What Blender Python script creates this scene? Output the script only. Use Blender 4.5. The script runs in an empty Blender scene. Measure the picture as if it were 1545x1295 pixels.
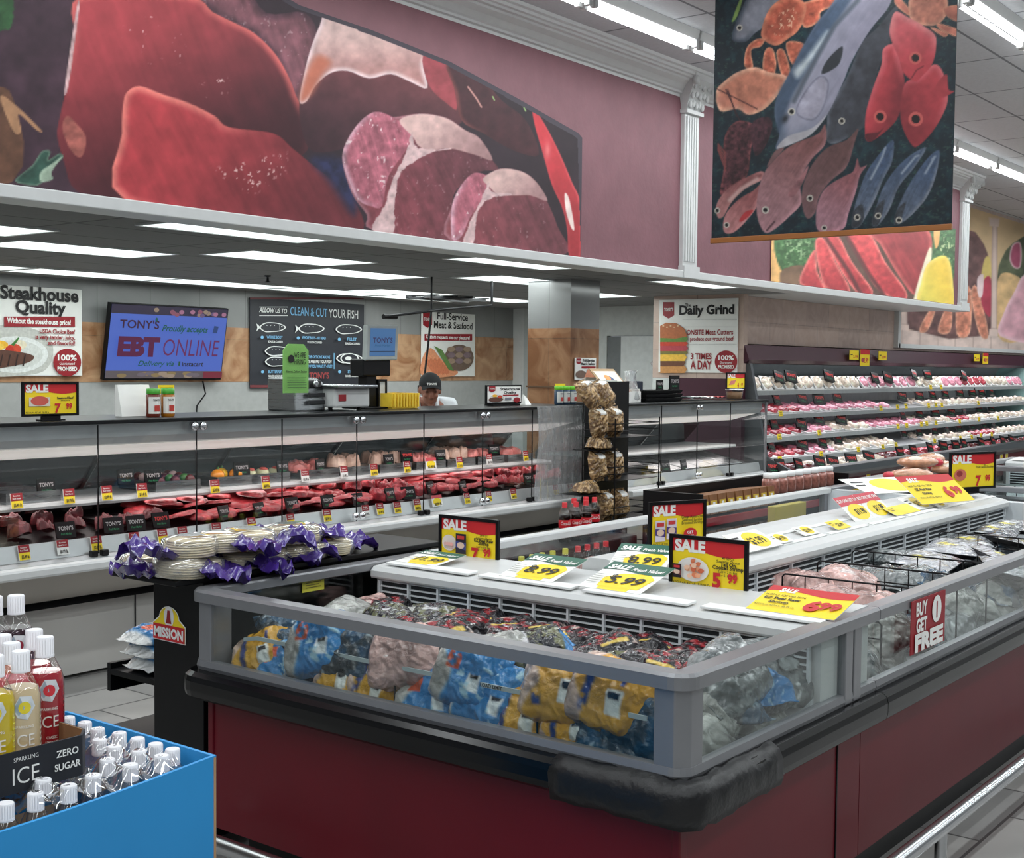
import bpy, bmesh, math, random
import numpy as np
from mathutils import Vector, Matrix, noise
random.seed(7)
rng = np.random.RandomState(11)
SC = bpy.context.scene
COL = SC.collection
PI = math.pi

# ---------------------------------------------------------------- camera
FPX, W, HGT, EYE = 1939.5, 1545, 1295, 1.6
yaw, pitch, roll = map(math.radians, (37.942, 2.761, -0.545))
_f = np.array([math.cos(yaw)*math.cos(pitch), math.sin(yaw)*math.cos(pitch), -math.sin(pitch)])
_r = np.array([math.sin(yaw), -math.cos(yaw), 0.]); _d = np.cross(_f, _r)
_c, _s = math.cos(roll), math.sin(roll)
_r, _d = _c*_r + _s*_d, -_s*_r + _c*_d
CAM = np.array([_r, _d, _f]); EYEP = np.array([0, 0, EYE])
cd = bpy.data.cameras.new('camera'); co = bpy.data.objects.new('camera', cd); COL.objects.link(co)
cd.sensor_width = 36; cd.lens = 36*FPX/W; cd.clip_start = .05; cd.clip_end = 200
mw = Matrix.Identity(4)
for i in range(3):
    mw[i][0] = _r[i]; mw[i][1] = -_d[i]; mw[i][2] = -_f[i]; mw[i][3] = EYEP[i]
co.matrix_world = mw
SC.camera = co

def ray(x, y): return CAM.T @ np.array([(x-772.5)/FPX, (y-647.5)/FPX, 1.])
def onZ(x, y, z): d = ray(x, y); return EYEP + (z-EYE)/d[2]*d      # where the sight line meets a height
def onX(x, y, c): d = ray(x, y); return EYEP + c/d[0]*d
def onY(x, y, c): d = ray(x, y); return EYEP + c/d[1]*d
def proj(P):
    q = (np.asarray(P, float)-EYEP) @ CAM.T
    return q[..., 0]/q[..., 2]*FPX+772.5, q[..., 1]/q[..., 2]*FPX+647.5

# ---------------------------------------------------------------- world, exposure
wd = bpy.data.worlds.new('world'); SC.world = wd; wd.use_nodes = True
bg = wd.node_tree.nodes['Background']; bg.inputs[0].default_value = (.80, .86, .92, 1); bg.inputs[1].default_value = .26
SC.view_settings.view_transform = 'Standard'; SC.view_settings.look = 'None'
SC.view_settings.exposure = -0.28; SC.view_settings.gamma = 1.0
SC.view_settings.use_curve_mapping = False
SC.cycles.transparent_max_bounces = 32; SC.cycles.max_bounces = 8

def area(name, loc, sx, sy, watts, color=(1, 1, 1), rot=(0, 0, 0), parent=None, spread=PI):
    l = bpy.data.lights.new(name, 'AREA'); l.shape = 'RECTANGLE'; l.size = sx; l.size_y = sy; l.energy = watts; l.color = color; l.spread = spread
    o = bpy.data.objects.new(name, l); COL.objects.link(o); o.location = loc; o.rotation_euler = rot
    if parent: o.parent = parent
    return o
COOL = (.93, .98, 1.0)
# rows of fluorescent strips over the aisles behind and beside the viewer (same kind as those in view)
for yy in (0.85, -1.15, -3.2): area('aisle_strip_light', (9, yy, 3.88), 28, .16, 310, COOL)

# ---------------------------------------------------------------- materials
def lin(c):
    if isinstance(c, str):
        c = c.lstrip('#'); c = tuple(int(c[i:i+2], 16) for i in (0, 2, 4))
    c = np.asarray(c, float)/255.
    return np.where(c <= .04045, c/12.92, ((c+.055)/1.055)**2.4)
_M = {}
def nt(name):
    m = bpy.data.materials.new(name); m.use_nodes = True
    t = m.node_tree; return m, t, t.nodes['Principled BSDF']
def flat(c, rough=.5, metal=0, coat=0, var=.06, scale=14, bump=0, bscale=60, spec=.5):
    """procedural: base colour broken up by a soft noise, optional bump"""
    key = (str(c), rough, metal, coat, var, scale, bump, bscale, spec)
    if key in _M: return _M[key]
    m, t, b = nt('surface')
    L = lin(c)
    n = t.nodes.new('ShaderNodeTexNoise'); n.inputs['Scale'].default_value = scale; n.inputs['Detail'].default_value = 3
    tc = t.nodes.new('ShaderNodeTexCoord'); t.links.new(tc.outputs['Object'], n.inputs['Vector'])
    r = t.nodes.new('ShaderNodeValToRGB'); r.color_ramp.elements[0].position = .3; r.color_ramp.elements[1].position = .7
    r.color_ramp.elements[0].color = (*(L*(1-var)), 1); r.color_ramp.elements[1].color = (*np.minimum(L*(1+var), 1), 1)
    t.links.new(n.outputs['Fac'], r.inputs[0]); t.links.new(r.outputs[0], b.inputs['Base Color'])
    b.inputs['Roughness'].default_value = rough; b.inputs['Metallic'].default_value = metal; b.inputs['Coat Weight'].default_value = coat
    b.inputs['Specular IOR Level'].default_value = spec
    if bump:
        n2 = t.nodes.new('ShaderNodeTexNoise'); n2.inputs['Scale'].default_value = bscale; n2.inputs['Detail'].default_value = 4
        t.links.new(tc.outputs['Object'], n2.inputs['Vector'])
        bp = t.nodes.new('ShaderNodeBump'); bp.inputs['Strength'].default_value = bump; bp.inputs['Distance'].default_value = .01
        t.links.new(n2.outputs['Fac'], bp.inputs['Height']); t.links.new(bp.outputs[0], b.inputs['Normal'])
    _M[key] = m; return m
def emit(c, s, base=None):
    key = ('e', str(c), s)
    if key in _M: return _M[key]
    m, t, b = nt('lit'); b.inputs['Base Color'].default_value = (*lin(base or c), 1)
    b.inputs['Emission Color'].default_value = (*lin(c), 1); b.inputs['Emission Strength'].default_value = s
    _M[key] = m; return m
def glass(tint=(.955, .965, .965), refl=1.0, haze=0.0, rough=0.0):
    key = ('g', tint, refl, haze)
    if key in _M: return _M[key]
    m = bpy.data.materials.new('glass'); m.use_nodes = True; t = m.node_tree; t.nodes.clear()
    out = t.nodes.new('ShaderNodeOutputMaterial'); tr = t.nodes.new('ShaderNodeBsdfTransparent'); tr.inputs[0].default_value = (*tint, 1)
    gl = t.nodes.new('ShaderNodeBsdfGlossy'); gl.inputs['Roughness'].default_value = rough
    lw = t.nodes.new('ShaderNodeLayerWeight'); lw.inputs[0].default_value = .5      # Schlick reflectance, the same from both sides
    pw = t.nodes.new('ShaderNodeMath'); pw.operation = 'POWER'; pw.inputs[1].default_value = 5; t.links.new(lw.outputs['Facing'], pw.inputs[0])
    fr = t.nodes.new('ShaderNodeMath'); fr.operation = 'MULTIPLY_ADD'; fr.inputs[1].default_value = .96; fr.inputs[2].default_value = .04; t.links.new(pw.outputs[0], fr.inputs[0])
    mu = t.nodes.new('ShaderNodeMath'); mu.operation = 'MULTIPLY'; mu.inputs[1].default_value = refl
    mx = t.nodes.new('ShaderNodeMixShader')
    t.links.new(fr.outputs[0], mu.inputs[0]); t.links.new(mu.outputs[0], mx.inputs[0]); t.links.new(tr.outputs[0], mx.inputs[1]); t.links.new(gl.outputs[0], mx.inputs[2])
    last = mx
    if haze:
        df = t.nodes.new('ShaderNodeBsdfDiffuse'); df.inputs[0].default_value = (.8, .82, .82, 1)
        nz = t.nodes.new('ShaderNodeTexNoise'); nz.inputs['Scale'].default_value = 9; nz.inputs['Detail'].default_value = 5
        m2 = t.nodes.new('ShaderNodeMath'); m2.operation = 'MULTIPLY'; m2.inputs[1].default_value = haze*2
        t.links.new(nz.outputs['Fac'], m2.inputs[0])
        last = t.nodes.new('ShaderNodeMixShader'); t.links.new(m2.outputs[0], last.inputs[0]); t.links.new(mx.outputs[0], last.inputs[1]); t.links.new(df.outputs[0], last.inputs[2])
    t.links.new(last.outputs[0], out.inputs[0])
    _M[key] = m; return m
def art_mat(rough=.5, spec=.35, coat=0, wrinkle=0, wscale=18, alpha=1.0, emis=0.0):
    """colours come from the mesh's own printed colour layer"""
    key = ('a', rough, spec, coat, wrinkle, wscale, alpha, emis)
    if key in _M: return _M[key]
    m, t, b = nt('print'); a = t.nodes.new('ShaderNodeVertexColor'); a.layer_name = 'print'
    t.links.new(a.outputs[0], b.inputs['Base Color']); b.inputs['Roughness'].default_value = rough; b.inputs['Specular IOR Level'].default_value = spec
    b.inputs['Coat Weight'].default_value = coat; b.inputs['Coat Roughness'].default_value = .06
    if emis: t.links.new(a.outputs[0], b.inputs['Emission Color']); b.inputs['Emission Strength'].default_value = emis
    if wrinkle:
        tc = t.nodes.new('ShaderNodeTexCoord'); v = t.nodes.new('ShaderNodeTexWave'); v.wave_type = 'BANDS'; v.bands_direction = 'DIAGONAL'; v.inputs['Scale'].default_value = wscale*.35; v.inputs['Distortion'].default_value = 11; v.inputs['Detail'].default_value = 2.5; v.inputs['Detail Scale'].default_value = 1.6
        n = t.nodes.new('ShaderNodeTexNoise'); n.inputs['Scale'].default_value = wscale*1.1; n.inputs['Detail'].default_value = 3; n.inputs['Distortion'].default_value = 1.6
        ad = t.nodes.new('ShaderNodeMath'); ad.operation = 'ADD'
        t.links.new(tc.outputs['Object'], v.inputs['Vector']); t.links.new(tc.outputs['Object'], n.inputs['Vector'])
        t.links.new(v.outputs['Fac'], ad.inputs[0]); t.links.new(n.outputs['Fac'], ad.inputs[1])
        bp = t.nodes.new('ShaderNodeBump'); bp.inputs['Strength'].default_value = wrinkle; bp.inputs['Distance'].default_value = .02
        t.links.new(ad.outputs[0], bp.inputs['Height']); t.links.new(bp.outputs[0], b.inputs['Normal'])
        t.links.new(bp.outputs[0], b.inputs['Coat Normal'])
    _M[key] = m; return m
def steel(c=(176, 180, 182), rough=.28, sx=1, sy=1, sz=60):
    key = ('s', c, rough, sx, sz)
    if key in _M: return _M[key]
    m, t, b = nt('brushed steel'); b.inputs['Metallic'].default_value = 1; b.inputs['Base Color'].default_value = (*lin(c), 1)
    tc = t.nodes.new('ShaderNodeTexCoord'); mp = t.nodes.new('ShaderNodeMapping'); mp.inputs['Scale'].default_value = (sx, sy, sz)
    n = t.nodes.new('ShaderNodeTexNoise'); n.inputs['Scale'].default_value = 3; n.inputs['Detail'].default_value = 4
    t.links.new(tc.outputs['Object'], mp.inputs[0]); t.links.new(mp.outputs[0], n.inputs['Vector'])
    mr = t.nodes.new('ShaderNodeMapRange'); mr.inputs['To Min'].default_value = rough*.7; mr.inputs['To Max'].default_value = rough*1.35
    t.links.new(n.outputs['Fac'], mr.inputs[0]); t.links.new(mr.outputs[0], b.inputs['Roughness'])
    _M[key] = m; return m
def tiles(c1, c2, grout, bw, bh, off=.5, mortar=.006, rough=.35, axis='xy', nscale=3, nvar=.25, bump=.15, ncol=None):
    key = ('t', str(c1), str(c2), bw, bh, axis, off)
    if key in _M: return _M[key]
    m, t, b = nt('tiles'); tc = t.nodes.new('ShaderNodeTexCoord'); sp = t.nodes.new('ShaderNodeSeparateXYZ'); cb = t.nodes.new('ShaderNodeCombineXYZ')
    t.links.new(tc.outputs['Object'], sp.inputs[0])
    for k, ch in enumerate(axis): t.links.new(sp.outputs['xyz'.index(ch)], cb.inputs[k])
    br = t.nodes.new('ShaderNodeTexBrick'); br.offset = off; br.inputs['Scale'].default_value = 1
    br.inputs['Brick Width'].default_value = bw; br.inputs['Row Height'].default_value = bh; br.inputs['Mortar Size'].default_value = mortar; br.inputs['Mortar Smooth'].default_value = .1
    br.inputs['Color1'].default_value = (*lin(c1), 1); br.inputs['Color2'].default_value = (*lin(c2), 1); br.inputs['Mortar'].default_value = (*lin(grout), 1)
    t.links.new(cb.outputs[0], br.inputs['Vector'])
    n = t.nodes.new('ShaderNodeTexNoise'); n.inputs['Scale'].default_value = nscale; n.inputs['Detail'].default_value = 8; n.inputs['Distortion'].default_value = 2.2 if ncol else .8
    t.links.new(tc.outputs['Object'], n.inputs['Vector'])
    mx = t.nodes.new('ShaderNodeMixRGB'); mx.blend_type = 'MULTIPLY' if ncol is None else 'MIX'
    rp = t.nodes.new('ShaderNodeValToRGB'); rp.color_ramp.elements[0].position = .35; rp.color_ramp.elements[1].position = .65
    t.links.new(n.outputs['Fac'], rp.inputs[0])
    if ncol is None:
        rp.color_ramp.elements[0].color = (1-nvar, 1-nvar, 1-nvar, 1); mx.inputs[0].default_value = 1
        t.links.new(br.outputs['Color'], mx.inputs[1]); t.links.new(rp.outputs[0], mx.inputs[2])
    else:
        ml = t.nodes.new('ShaderNodeMath'); ml.operation = 'MULTIPLY'; ml.inputs[1].default_value = nvar
        t.links.new(rp.outputs[0], ml.inputs[0]); t.links.new(ml.outputs[0], mx.inputs[0])
        t.links.new(br.outputs['Color'], mx.inputs[1]); mx.inputs[2].default_value = (*lin(ncol), 1)
    t.links.new(mx.outputs[0], b.inputs['Base Color']); b.inputs['Roughness'].default_value = rough
    bp = t.nodes.new('ShaderNodeBump'); bp.inputs['Strength'].default_value = bump; bp.inputs['Distance'].default_value = .004; bp.invert = True
    t.links.new(br.outputs['Fac'], bp.inputs['Height']); t.links.new(bp.outputs[0], b.inputs['Normal'])
    _M[key] = m; return m
def meat_mat(base, fat, amount=.5, scale=9, rough=.3):
    key = ('m', str(base), str(fat), amount, scale)
    if key in _M: return _M[key]
    m, t, b = nt('raw meat'); tc = t.nodes.new('ShaderNodeTexCoord')
    n = t.nodes.new('ShaderNodeTexNoise'); n.inputs['Scale'].default_value = scale; n.inputs['Detail'].default_value = 6; n.inputs['Distortion'].default_value = 1.6
    oi = t.nodes.new('ShaderNodeObjectInfo'); va = t.nodes.new('ShaderNodeVectorMath'); va.operation = 'ADD'
    t.links.new(tc.outputs['Object'], va.inputs[0]); t.links.new(oi.outputs['Random'], va.inputs[1]); t.links.new(va.outputs[0], n.inputs['Vector'])
    r = t.nodes.new('ShaderNodeValToRGB'); e = r.color_ramp.elements; L = lin(base)
    e[0].position = .25; e[0].color = (*(L*.5), 1); e[1].position = .5; e[1].color = (*L, 1)
    k = e.new(.60+.12*(1-amount)); k.color = (*np.minimum(L*1.5, 1), 1); k = e.new(min(.97, .68+.16*(1-amount))); k.color = (*lin(fat), 1)
    t.links.new(n.outputs['Fac'], r.inputs[0]); t.links.new(r.outputs[0], b.inputs['Base Color']); b.inputs['Roughness'].default_value = rough
    bp = t.nodes.new('ShaderNodeBump'); bp.inputs['Strength'].default_value = .5; bp.inputs['Distance'].default_value = .01
    t.links.new(n.outputs['Fac'], bp.inputs['Height']); t.links.new(bp.outputs[0], b.inputs['Normal'])
    _M[key] = m; return m

WHITE = flat((236, 237, 235), .45, var=.02); OFFW = flat((205, 207, 206), .4, var=.03); LINER = flat((214, 219, 222), .3, var=.02)
BLACK = flat((11, 11, 13), .4, spec=.25); DARK = flat((34, 35, 38), .4); RUBBER = flat((7, 7, 8), .2, var=.2, spec=.35)
ALU = flat((138, 139, 142), .32, .5, var=.04); ALUD = flat((96, 99, 103), .42, .7); CHROME = flat((206, 208, 210), .26, 1, var=.02)
STEEL = steel(); STEELD = steel((120, 123, 125), .34); BURG = flat((100, 10, 26), .42, var=.08, scale=3, spec=.35); BURGD = flat((66, 24, 42), .45)
RED = flat((200, 34, 40), .5, var=.02); YEL = flat((248, 218, 34), .5, var=.02); INK = flat((22, 20, 22), .6, var=.02); DRED = flat((150, 24, 36), .5, var=.03)
GREENP = flat((30, 96, 74), .5, var=.02); PAPER = flat((240, 240, 236), .6, var=.02)
GLASS = glass(); GLASSD = glass((.90, .93, .925), 1.0); PLAST = glass((.97, .97, .97), 1.5)

# ---------------------------------------------------------------- mesh builder
_txt = {}
def text_mesh(s, bold, shear, spacing):
    k = (s, bold, shear, spacing)
    if k not in _txt:
        cu = bpy.data.curves.new('t', 'FONT'); cu.body = s; cu.offset = bold; cu.shear = shear; cu.space_character = spacing; cu.resolution_u = 3; cu.size = 1
        ob = bpy.data.objects.new('t', cu); me = bpy.data.meshes.new_from_object(ob)
        v = np.array([p.co[:] for p in me.vertices]).reshape(-1, 3); f = [list(p.vertices) for p in me.polygons]
        bpy.data.objects.remove(ob); bpy.data.curves.remove(cu); bpy.data.meshes.remove(me)
        _txt[k] = (v, f)
    return _txt[k]
class MB:
    def __init__(s, m=None): s.v = []; s.f = []; s.fm = []; s.mats = []; s.mi = 0; s.cols = None; s.sm = []; s.smooth = False; s.use(m or WHITE)
    def use(s, m):
        if m not in s.mats: s.mats.append(m)
        s.mi = s.mats.index(m); return s
    def add(s, V, F, smooth=None):
        o = len(s.v); s.v.extend([tuple(map(float, p)) for p in V])
        for f in F: s.f.append([i+o for i in f]); s.fm.append(s.mi); s.sm.append(s.smooth if smooth is None else smooth)
        return s
    def box(s, x0, x1, y0, y1, z0, z1):
        return s.add([(x, y, z) for z in (z0, z1) for y in (y0, y1) for x in (x0, x1)],
                     [(0, 2, 3, 1), (4, 5, 7, 6), (0, 1, 5, 4), (2, 6, 7, 3), (0, 4, 6, 2), (1, 3, 7, 5)], False)
    def hexa(s, c):   # eight corners, bottom ring then top ring
        return s.add(c, [(3, 2, 1, 0), (4, 5, 6, 7), (0, 1, 5, 4), (1, 2, 6, 5), (2, 3, 7, 6), (3, 0, 4, 7)], False)
    def obox(s, c, ax, h):   # centre, three axes, half sizes
        c = np.asarray(c, float); A = [np.asarray(a, float)*k for a, k in zip(ax, h)]
        return s.add([c+A[0]*x+A[1]*y+A[2]*z for z in (-1, 1) for y in (-1, 1) for x in (-1, 1)],
                     [(0, 2, 3, 1), (4, 5, 7, 6), (0, 1, 5, 4), (2, 6, 7, 3), (0, 4, 6, 2), (1, 3, 7, 5)], False)
    def prism(s, poly, axis, a, b):  # polygon in the two other axes, extruded along axis from a to b
        def P(u, v, w): return {'x': (w, u, v), 'y': (u, w, v), 'z': (u, v, w)}[axis]
        n = len(poly); V = [P(u, v, a) for u, v in poly]+[P(u, v, b) for u, v in poly]
        F = [tuple(range(n))[::-1], tuple(range(n, 2*n))]+[(i, (i+1) % n, n+(i+1) % n, n+i) for i in range(n)]
        return s.add(V, F, False)
    def tube(s, path, r, n=8, closed=False, caps=True):
        P = [np.asarray(p, float) for p in path]; N = len(P); R = r if hasattr(r, '__len__') else [r]*N; V = []
        up = None
        for i, p in enumerate(P):
            t = (P[(i+1) % N]-P[i-1]) if closed else P[min(i+1, N-1)]-P[max(i-1, 0)]
            t = t/(np.linalg.norm(t)+1e-9)
            if up is None: up = np.array([0, 0, 1.]) if abs(t[2]) < .9 else np.array([1., 0, 0])
            a = np.cross(t, up); a /= np.linalg.norm(a)+1e-9; b = np.cross(a, t); up = b
            for k in range(n):
                q = 2*PI*k/n; V.append(p+R[i]*(math.cos(q)*a+math.sin(q)*b))
        F = []
        for i in range(N if closed else N-1):
            j = (i+1) % N
            for k in range(n): F.append((i*n+k, i*n+(k+1) % n, j*n+(k+1) % n, j*n+k))
        s.add(V, F, True)
        if caps and not closed: s.add(V[:n], [tuple(range(n))], False); s.add(V[-n:], [tuple(range(n))[::-1]], False)
        return s
    def cyl(s, c, r, z0, z1, n=16, r2=None):
        return s.tube([(c[0], c[1], z0), (c[0], c[1], z1)], [r, r if r2 is None else r2], n)
    def lathe(s, prof, c=(0, 0, 0), n=16, caps=True, ax='z'):
        V = []
        for r, z in prof:
            for k in range(n):
                q = 2*PI*k/n; x, y = r*math.cos(q), r*math.sin(q)
                V.append((c[0]+x, c[1]+y, c[2]+z) if ax == 'z' else ((c[0]+z, c[1]+x, c[2]+y) if ax == 'x' else (c[0]+x, c[1]-z, c[2]+y)))
        F = [(i*n+k, i*n+(k+1) % n, (i+1)*n+(k+1) % n, (i+1)*n+k) for i in range(len(prof)-1) for k in range(n)]
        s.add(V, F, True)
        if caps: s.add(V[:n], [tuple(range(n))[::-1]], False); s.add(V[-n:], [tuple(range(n))], False)
        return s
    def sphere(s, c, rx, ry=None, rz=None, n=12, m=8):
        ry = ry or rx; rz = rz or rx; V = []
        for i in range(m+1):
            th = PI*i/m
            for k in range(n):
                q = 2*PI*k/n; V.append((c[0]+rx*math.sin(th)*math.cos(q), c[1]+ry*math.sin(th)*math.sin(q), c[2]-rz*math.cos(th)))
        return s.add(V, [(i*n+k, i*n+(k+1) % n, (i+1)*n+(k+1) % n, (i+1)*n+k) for i in range(m) for k in range(n)], True)
    def grid(s, G, smooth=True, flip=False):   # G[n][m] points
        n, m = len(G), len(G[0]); V = [p for row in G for p in row]
        F = [(i*m+j, i*m+j+1, (i+1)*m+j+1, (i+1)*m+j) for i in range(n-1) for j in range(m-1)]
        if flip: F = [f[::-1] for f in F]
        return s.add(V, F, smooth)
    def text(s, body, size, org, right, up, align='c', bold=.0, shear=0, width=None, xs=1.0, spacing=1.0, fit=None):
        v, f = text_mesh(body, bold, shear, spacing)
        if len(v) == 0: return s
        x0, x1 = v[:, 0].min(), v[:, 0].max(); k = size; kx = size*xs
        if width and (x1-x0)*kx > width: kx = width/(x1-x0)
        if fit: kx = fit/(x1-x0)
        sh = {'l': x0, 'c': (x0+x1)/2, 'r': x1}[align]
        right = np.asarray(right, float); up = np.asarray(up, float); org = np.asarray(org, float)
        V = org+np.outer((v[:, 0]-sh)*kx, right)+np.outer(v[:, 1]*k, up)
        return s.add(V, f, False)
def make_mesh(mb, off=(0, 0, 0), bev=0, seg=2):
    me = bpy.data.meshes.new('mesh'); V = np.array(mb.v, float)-np.asarray(off, float)
    me.from_pydata(V.tolist(), [], mb.f); me.polygons.foreach_set('material_index', mb.fm); me.polygons.foreach_set('use_smooth', mb.sm)
    for m in mb.mats: me.materials.append(m)
    if mb.cols is not None:
        a = me.color_attributes.new('print', 'FLOAT_COLOR', 'POINT'); C = np.ones((len(mb.v), 4)); C[:len(mb.cols), :3] = mb.cols
        a.data.foreach_set('color', C.astype(np.float32).ravel())
    if bev:
        bm = bmesh.new(); bm.from_mesh(me); bmesh.ops.remove_doubles(bm, verts=bm.verts, dist=1e-5)
        bmesh.ops.recalc_face_normals(bm, faces=bm.faces)
        ed = [e for e in bm.edges if len(e.link_faces) == 2 and e.calc_face_angle(0) > .6]
        bmesh.ops.bevel(bm, geom=ed, offset=bev, segments=seg, affect='EDGES', clamp_overlap=True, profile=.5)
        bm.to_mesh(me); bm.free()
    me.update(); return me
def obj(name, mb, parent=None, world=False, bev=0, seg=2, loc=None, label=None):
    """one mesh object; world=True: the builder holds place coordinates and the parent's spot is taken off"""
    off = np.array(root_loc(parent)) if (world and parent) else np.zeros(3)
    if not parent and world:
        V = np.array(mb.v); off = np.array([(V[:, 0].min()+V[:, 0].max())/2, (V[:, 1].min()+V[:, 1].max())/2, V[:, 2].min()])
    o = bpy.data.objects.new(name, make_mesh(mb, off, bev, seg)); COL.objects.link(o)
    if parent: o.parent = parent
    elif world: o.location = off
    if loc is not None: o.location = loc
    if label: o['label'] = label
    return o
def root_loc(o):
    p = np.zeros(3)
    while o is not None: p = p+np.array(o.location[:]); o = o.parent
    return p
def thing(name, label, cat, loc=(0, 0, 0), rz=0, group=None):
    o = bpy.data.objects.new(name, None); COL.objects.link(o); o.location = [float(q) for q in loc]; o.rotation_euler = (0, 0, rz); o.empty_display_size = .1
    o['label'] = label; o['category'] = cat
    if group: o['group'] = group
    return o
def tag(o, label, cat, group=None, kind=None):
    o['label'] = label; o['category'] = cat
    if group: o['group'] = group
    if kind: o['kind'] = kind
    return o
def struct(name, mb, bev=0):
    o = obj(name, mb, None, world=True, bev=bev); o['kind'] = 'structure'; return o
def dup(root, loc=None, rot=None, label=None, group=None, scale=None):
    r = root.copy(); COL.objects.link(r)
    if loc is not None: r.location = [float(q) for q in loc]
    if rot is not None: r.rotation_euler = rot
    if scale is not None: r.scale = scale if hasattr(scale, '__len__') else (scale,)*3
    if label: r['label'] = label
    if group: r['group'] = group
    for ch in list(root.children):
        c = ch.copy(); COL.objects.link(c); c.parent = r
        for g in list(ch.children):
            d = g.copy(); COL.objects.link(d); d.parent = c
    return r
_ones = ['', 'first', 'second', 'third', 'fourth', 'fifth', 'sixth', 'seventh', 'eighth', 'ninth', 'tenth', 'eleventh', 'twelfth', 'thirteenth', 'fourteenth', 'fifteenth', 'sixteenth', 'seventeenth', 'eighteenth', 'nineteenth']
_tens = {2: ('twentieth', 'twenty'), 3: ('thirtieth', 'thirty'), 4: ('fortieth', 'forty'), 5: ('fiftieth', 'fifty')}
def nth(k):   # 1-based
    if k < 20: return _ones[k]
    return _tens[k//10][0] if k % 10 == 0 else _tens[k//10][1]+'-'+_ones[k % 10]
def unit(v): v = np.asarray(v, float); return v/np.linalg.norm(v)
EX, EY, EZ = np.array([1., 0, 0]), np.array([0, 1., 0]), np.array([0, 0, 1.])

class Print:
    """flat printing on a board: everything in one mesh, laid in (u,v) metres from the lower left corner"""
    def __init__(s, org, right, up, n=None, base=.0012):
        s.o = np.asarray(org, float); s.r = unit(right); s.u = unit(up); s.n = unit(np.cross(s.r, s.u)) if n is None else unit(n); s.k = base; s.mb = MB(PAPER)
    def P(s, u, v): return s.o+s.r*u+s.u*v+s.n*s.k
    def lay(s): s.k += .0006
    def poly(s, pts, m): s.mb.use(m); s.mb.add([s.P(*p) for p in pts], [tuple(range(len(pts)))], False); s.lay(); return s
    def rect(s, u0, v0, u1, v1, m): return s.poly([(u0, v0), (u1, v0), (u1, v1), (u0, v1)], m)
    def ell(s, u, v, ru, rv, m, n=24, a0=0, a1=2*PI): return s.poly([(u+ru*math.cos(a0+(a1-a0)*i/n), v+rv*math.sin(a0+(a1-a0)*i/n)) for i in range(n)], m)
    def text(s, t, size, u, v, m, **k): s.mb.use(m); s.mb.text(t, size, s.P(u, v), s.r, s.u, **k); s.lay(); return s
# ================================================================ SETTING
CEIL, LOW = 4.05, 2.38
b = MB(tiles((172, 170, 166), (150, 149, 147), (92, 91, 90), .62, .31, .5, .006, .3, 'xy', 2.2, .18, .1)); b.box(-4, 32, -8, 12, -.1, 0); struct('floor', b)
CT = tiles((196, 198, 200), (190, 192, 195), (120, 122, 126), 1.22, .61, 0, .012, .8, 'xy', 30, .08, .3)
b = MB(CT); b.box(-4, 32, -8, 7.2, CEIL, CEIL+.1); struct('ceiling', b)
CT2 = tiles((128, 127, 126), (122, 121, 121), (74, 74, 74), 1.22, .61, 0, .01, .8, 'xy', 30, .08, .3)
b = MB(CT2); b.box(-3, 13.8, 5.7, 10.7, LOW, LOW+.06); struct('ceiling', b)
MAUVE = flat((123, 81, 89), .62, var=.08, scale=5, bump=.25, bscale=25)
# bulkhead over the meat counter, its white soffit and mouldings
b = MB(MAUVE); b.box(-3, 16.43, 5.55, 5.70, 2.42, CEIL); b.box(16.33, 16.43, 5.7, 6.95, 2.42, CEIL); struct('wall_bulkhead', b)
b = MB(OFFW); b.box(-3, 16.5, 5.5, 5.72, 2.355, 2.42); b.box(12.1, 16.5, 5.72, 6.39, 2.37, 2.42); struct('trim_1', b, .006)
b = MB(OFFW)
prof = [(5.55, 3.85), (5.545, 3.87), (5.52, 3.875), (5.515, 3.89), (5.50, 3.90), (5.47, 3.935), (5.43, 3.96), (5.425, 3.975), (5.40, 3.98), (5.395, 3.995), (5.375, 4.0), (5.37, 4.02), (5.345, 4.025), (5.34, 4.049), (5.55, 4.049)]
b.prism(prof, 'x', -3, 16.5); struct('trim_2', b)
def pilaster(x0, x1, n):
    b = MB(OFFW); y1 = 5.55; w = x1-x0
    b.box(x0, x1, y1-.035, y1, 2.36, 3.75)
    for k in range(5):
        xa = x0+w*(.1+.165*k); b.box(xa, xa+w*.1, y1-.05, y1-.034, 2.5, 3.7)
    b.box(x0-.01, x1+.01, y1-.06, y1, 2.36, 2.46)
    b.box(x0-.02, x1+.02, y1-.07, y1, 3.72, 3.75)
    # flared capital with leaf relief
    q = [(0, 3.75), (.012, 3.80), (.03, 3.86), (.06, 3.93), (.085, 3.97), (.085, 4.03)]
    for (o0, z0), (o1, z1) in zip(q[:-1], q[1:]):
        d0, d1 = .05+o0*1.6, .05+o1*1.6
        b.hexa([(x0-o0, y1-d0, z0), (x1+o0, y1-d0, z0), (x1+o0, y1, z0), (x0-o0, y1, z0), (x0-o1, y1-d1, z1), (x1+o1, y1-d1, z1), (x1+o1, y1, z1), (x0-o1, y1, z1)])
    for k in range(5):
        for j in range(3):
            t = (k-2)/2*.42; z = 3.79+j*.07+.015*(k % 2); xx = (x0+x1)/2+t*(w+.05*j)
            b.sphere((xx, y1-.075-.035*j, z), .022, .016, .034, 8, 6)
    for sx in (x0-.055, x1+.055): b.lathe([(.012, -.02), (.038, -.018), (.038, .018), (.012, .02)], (sx, y1-.17, 3.965), 12, True, 'y')
    return struct('trim_%d' % n, b)
pilaster(9.365, 9.60, 3); pilaster(16.17, 16.43, 4)
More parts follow.
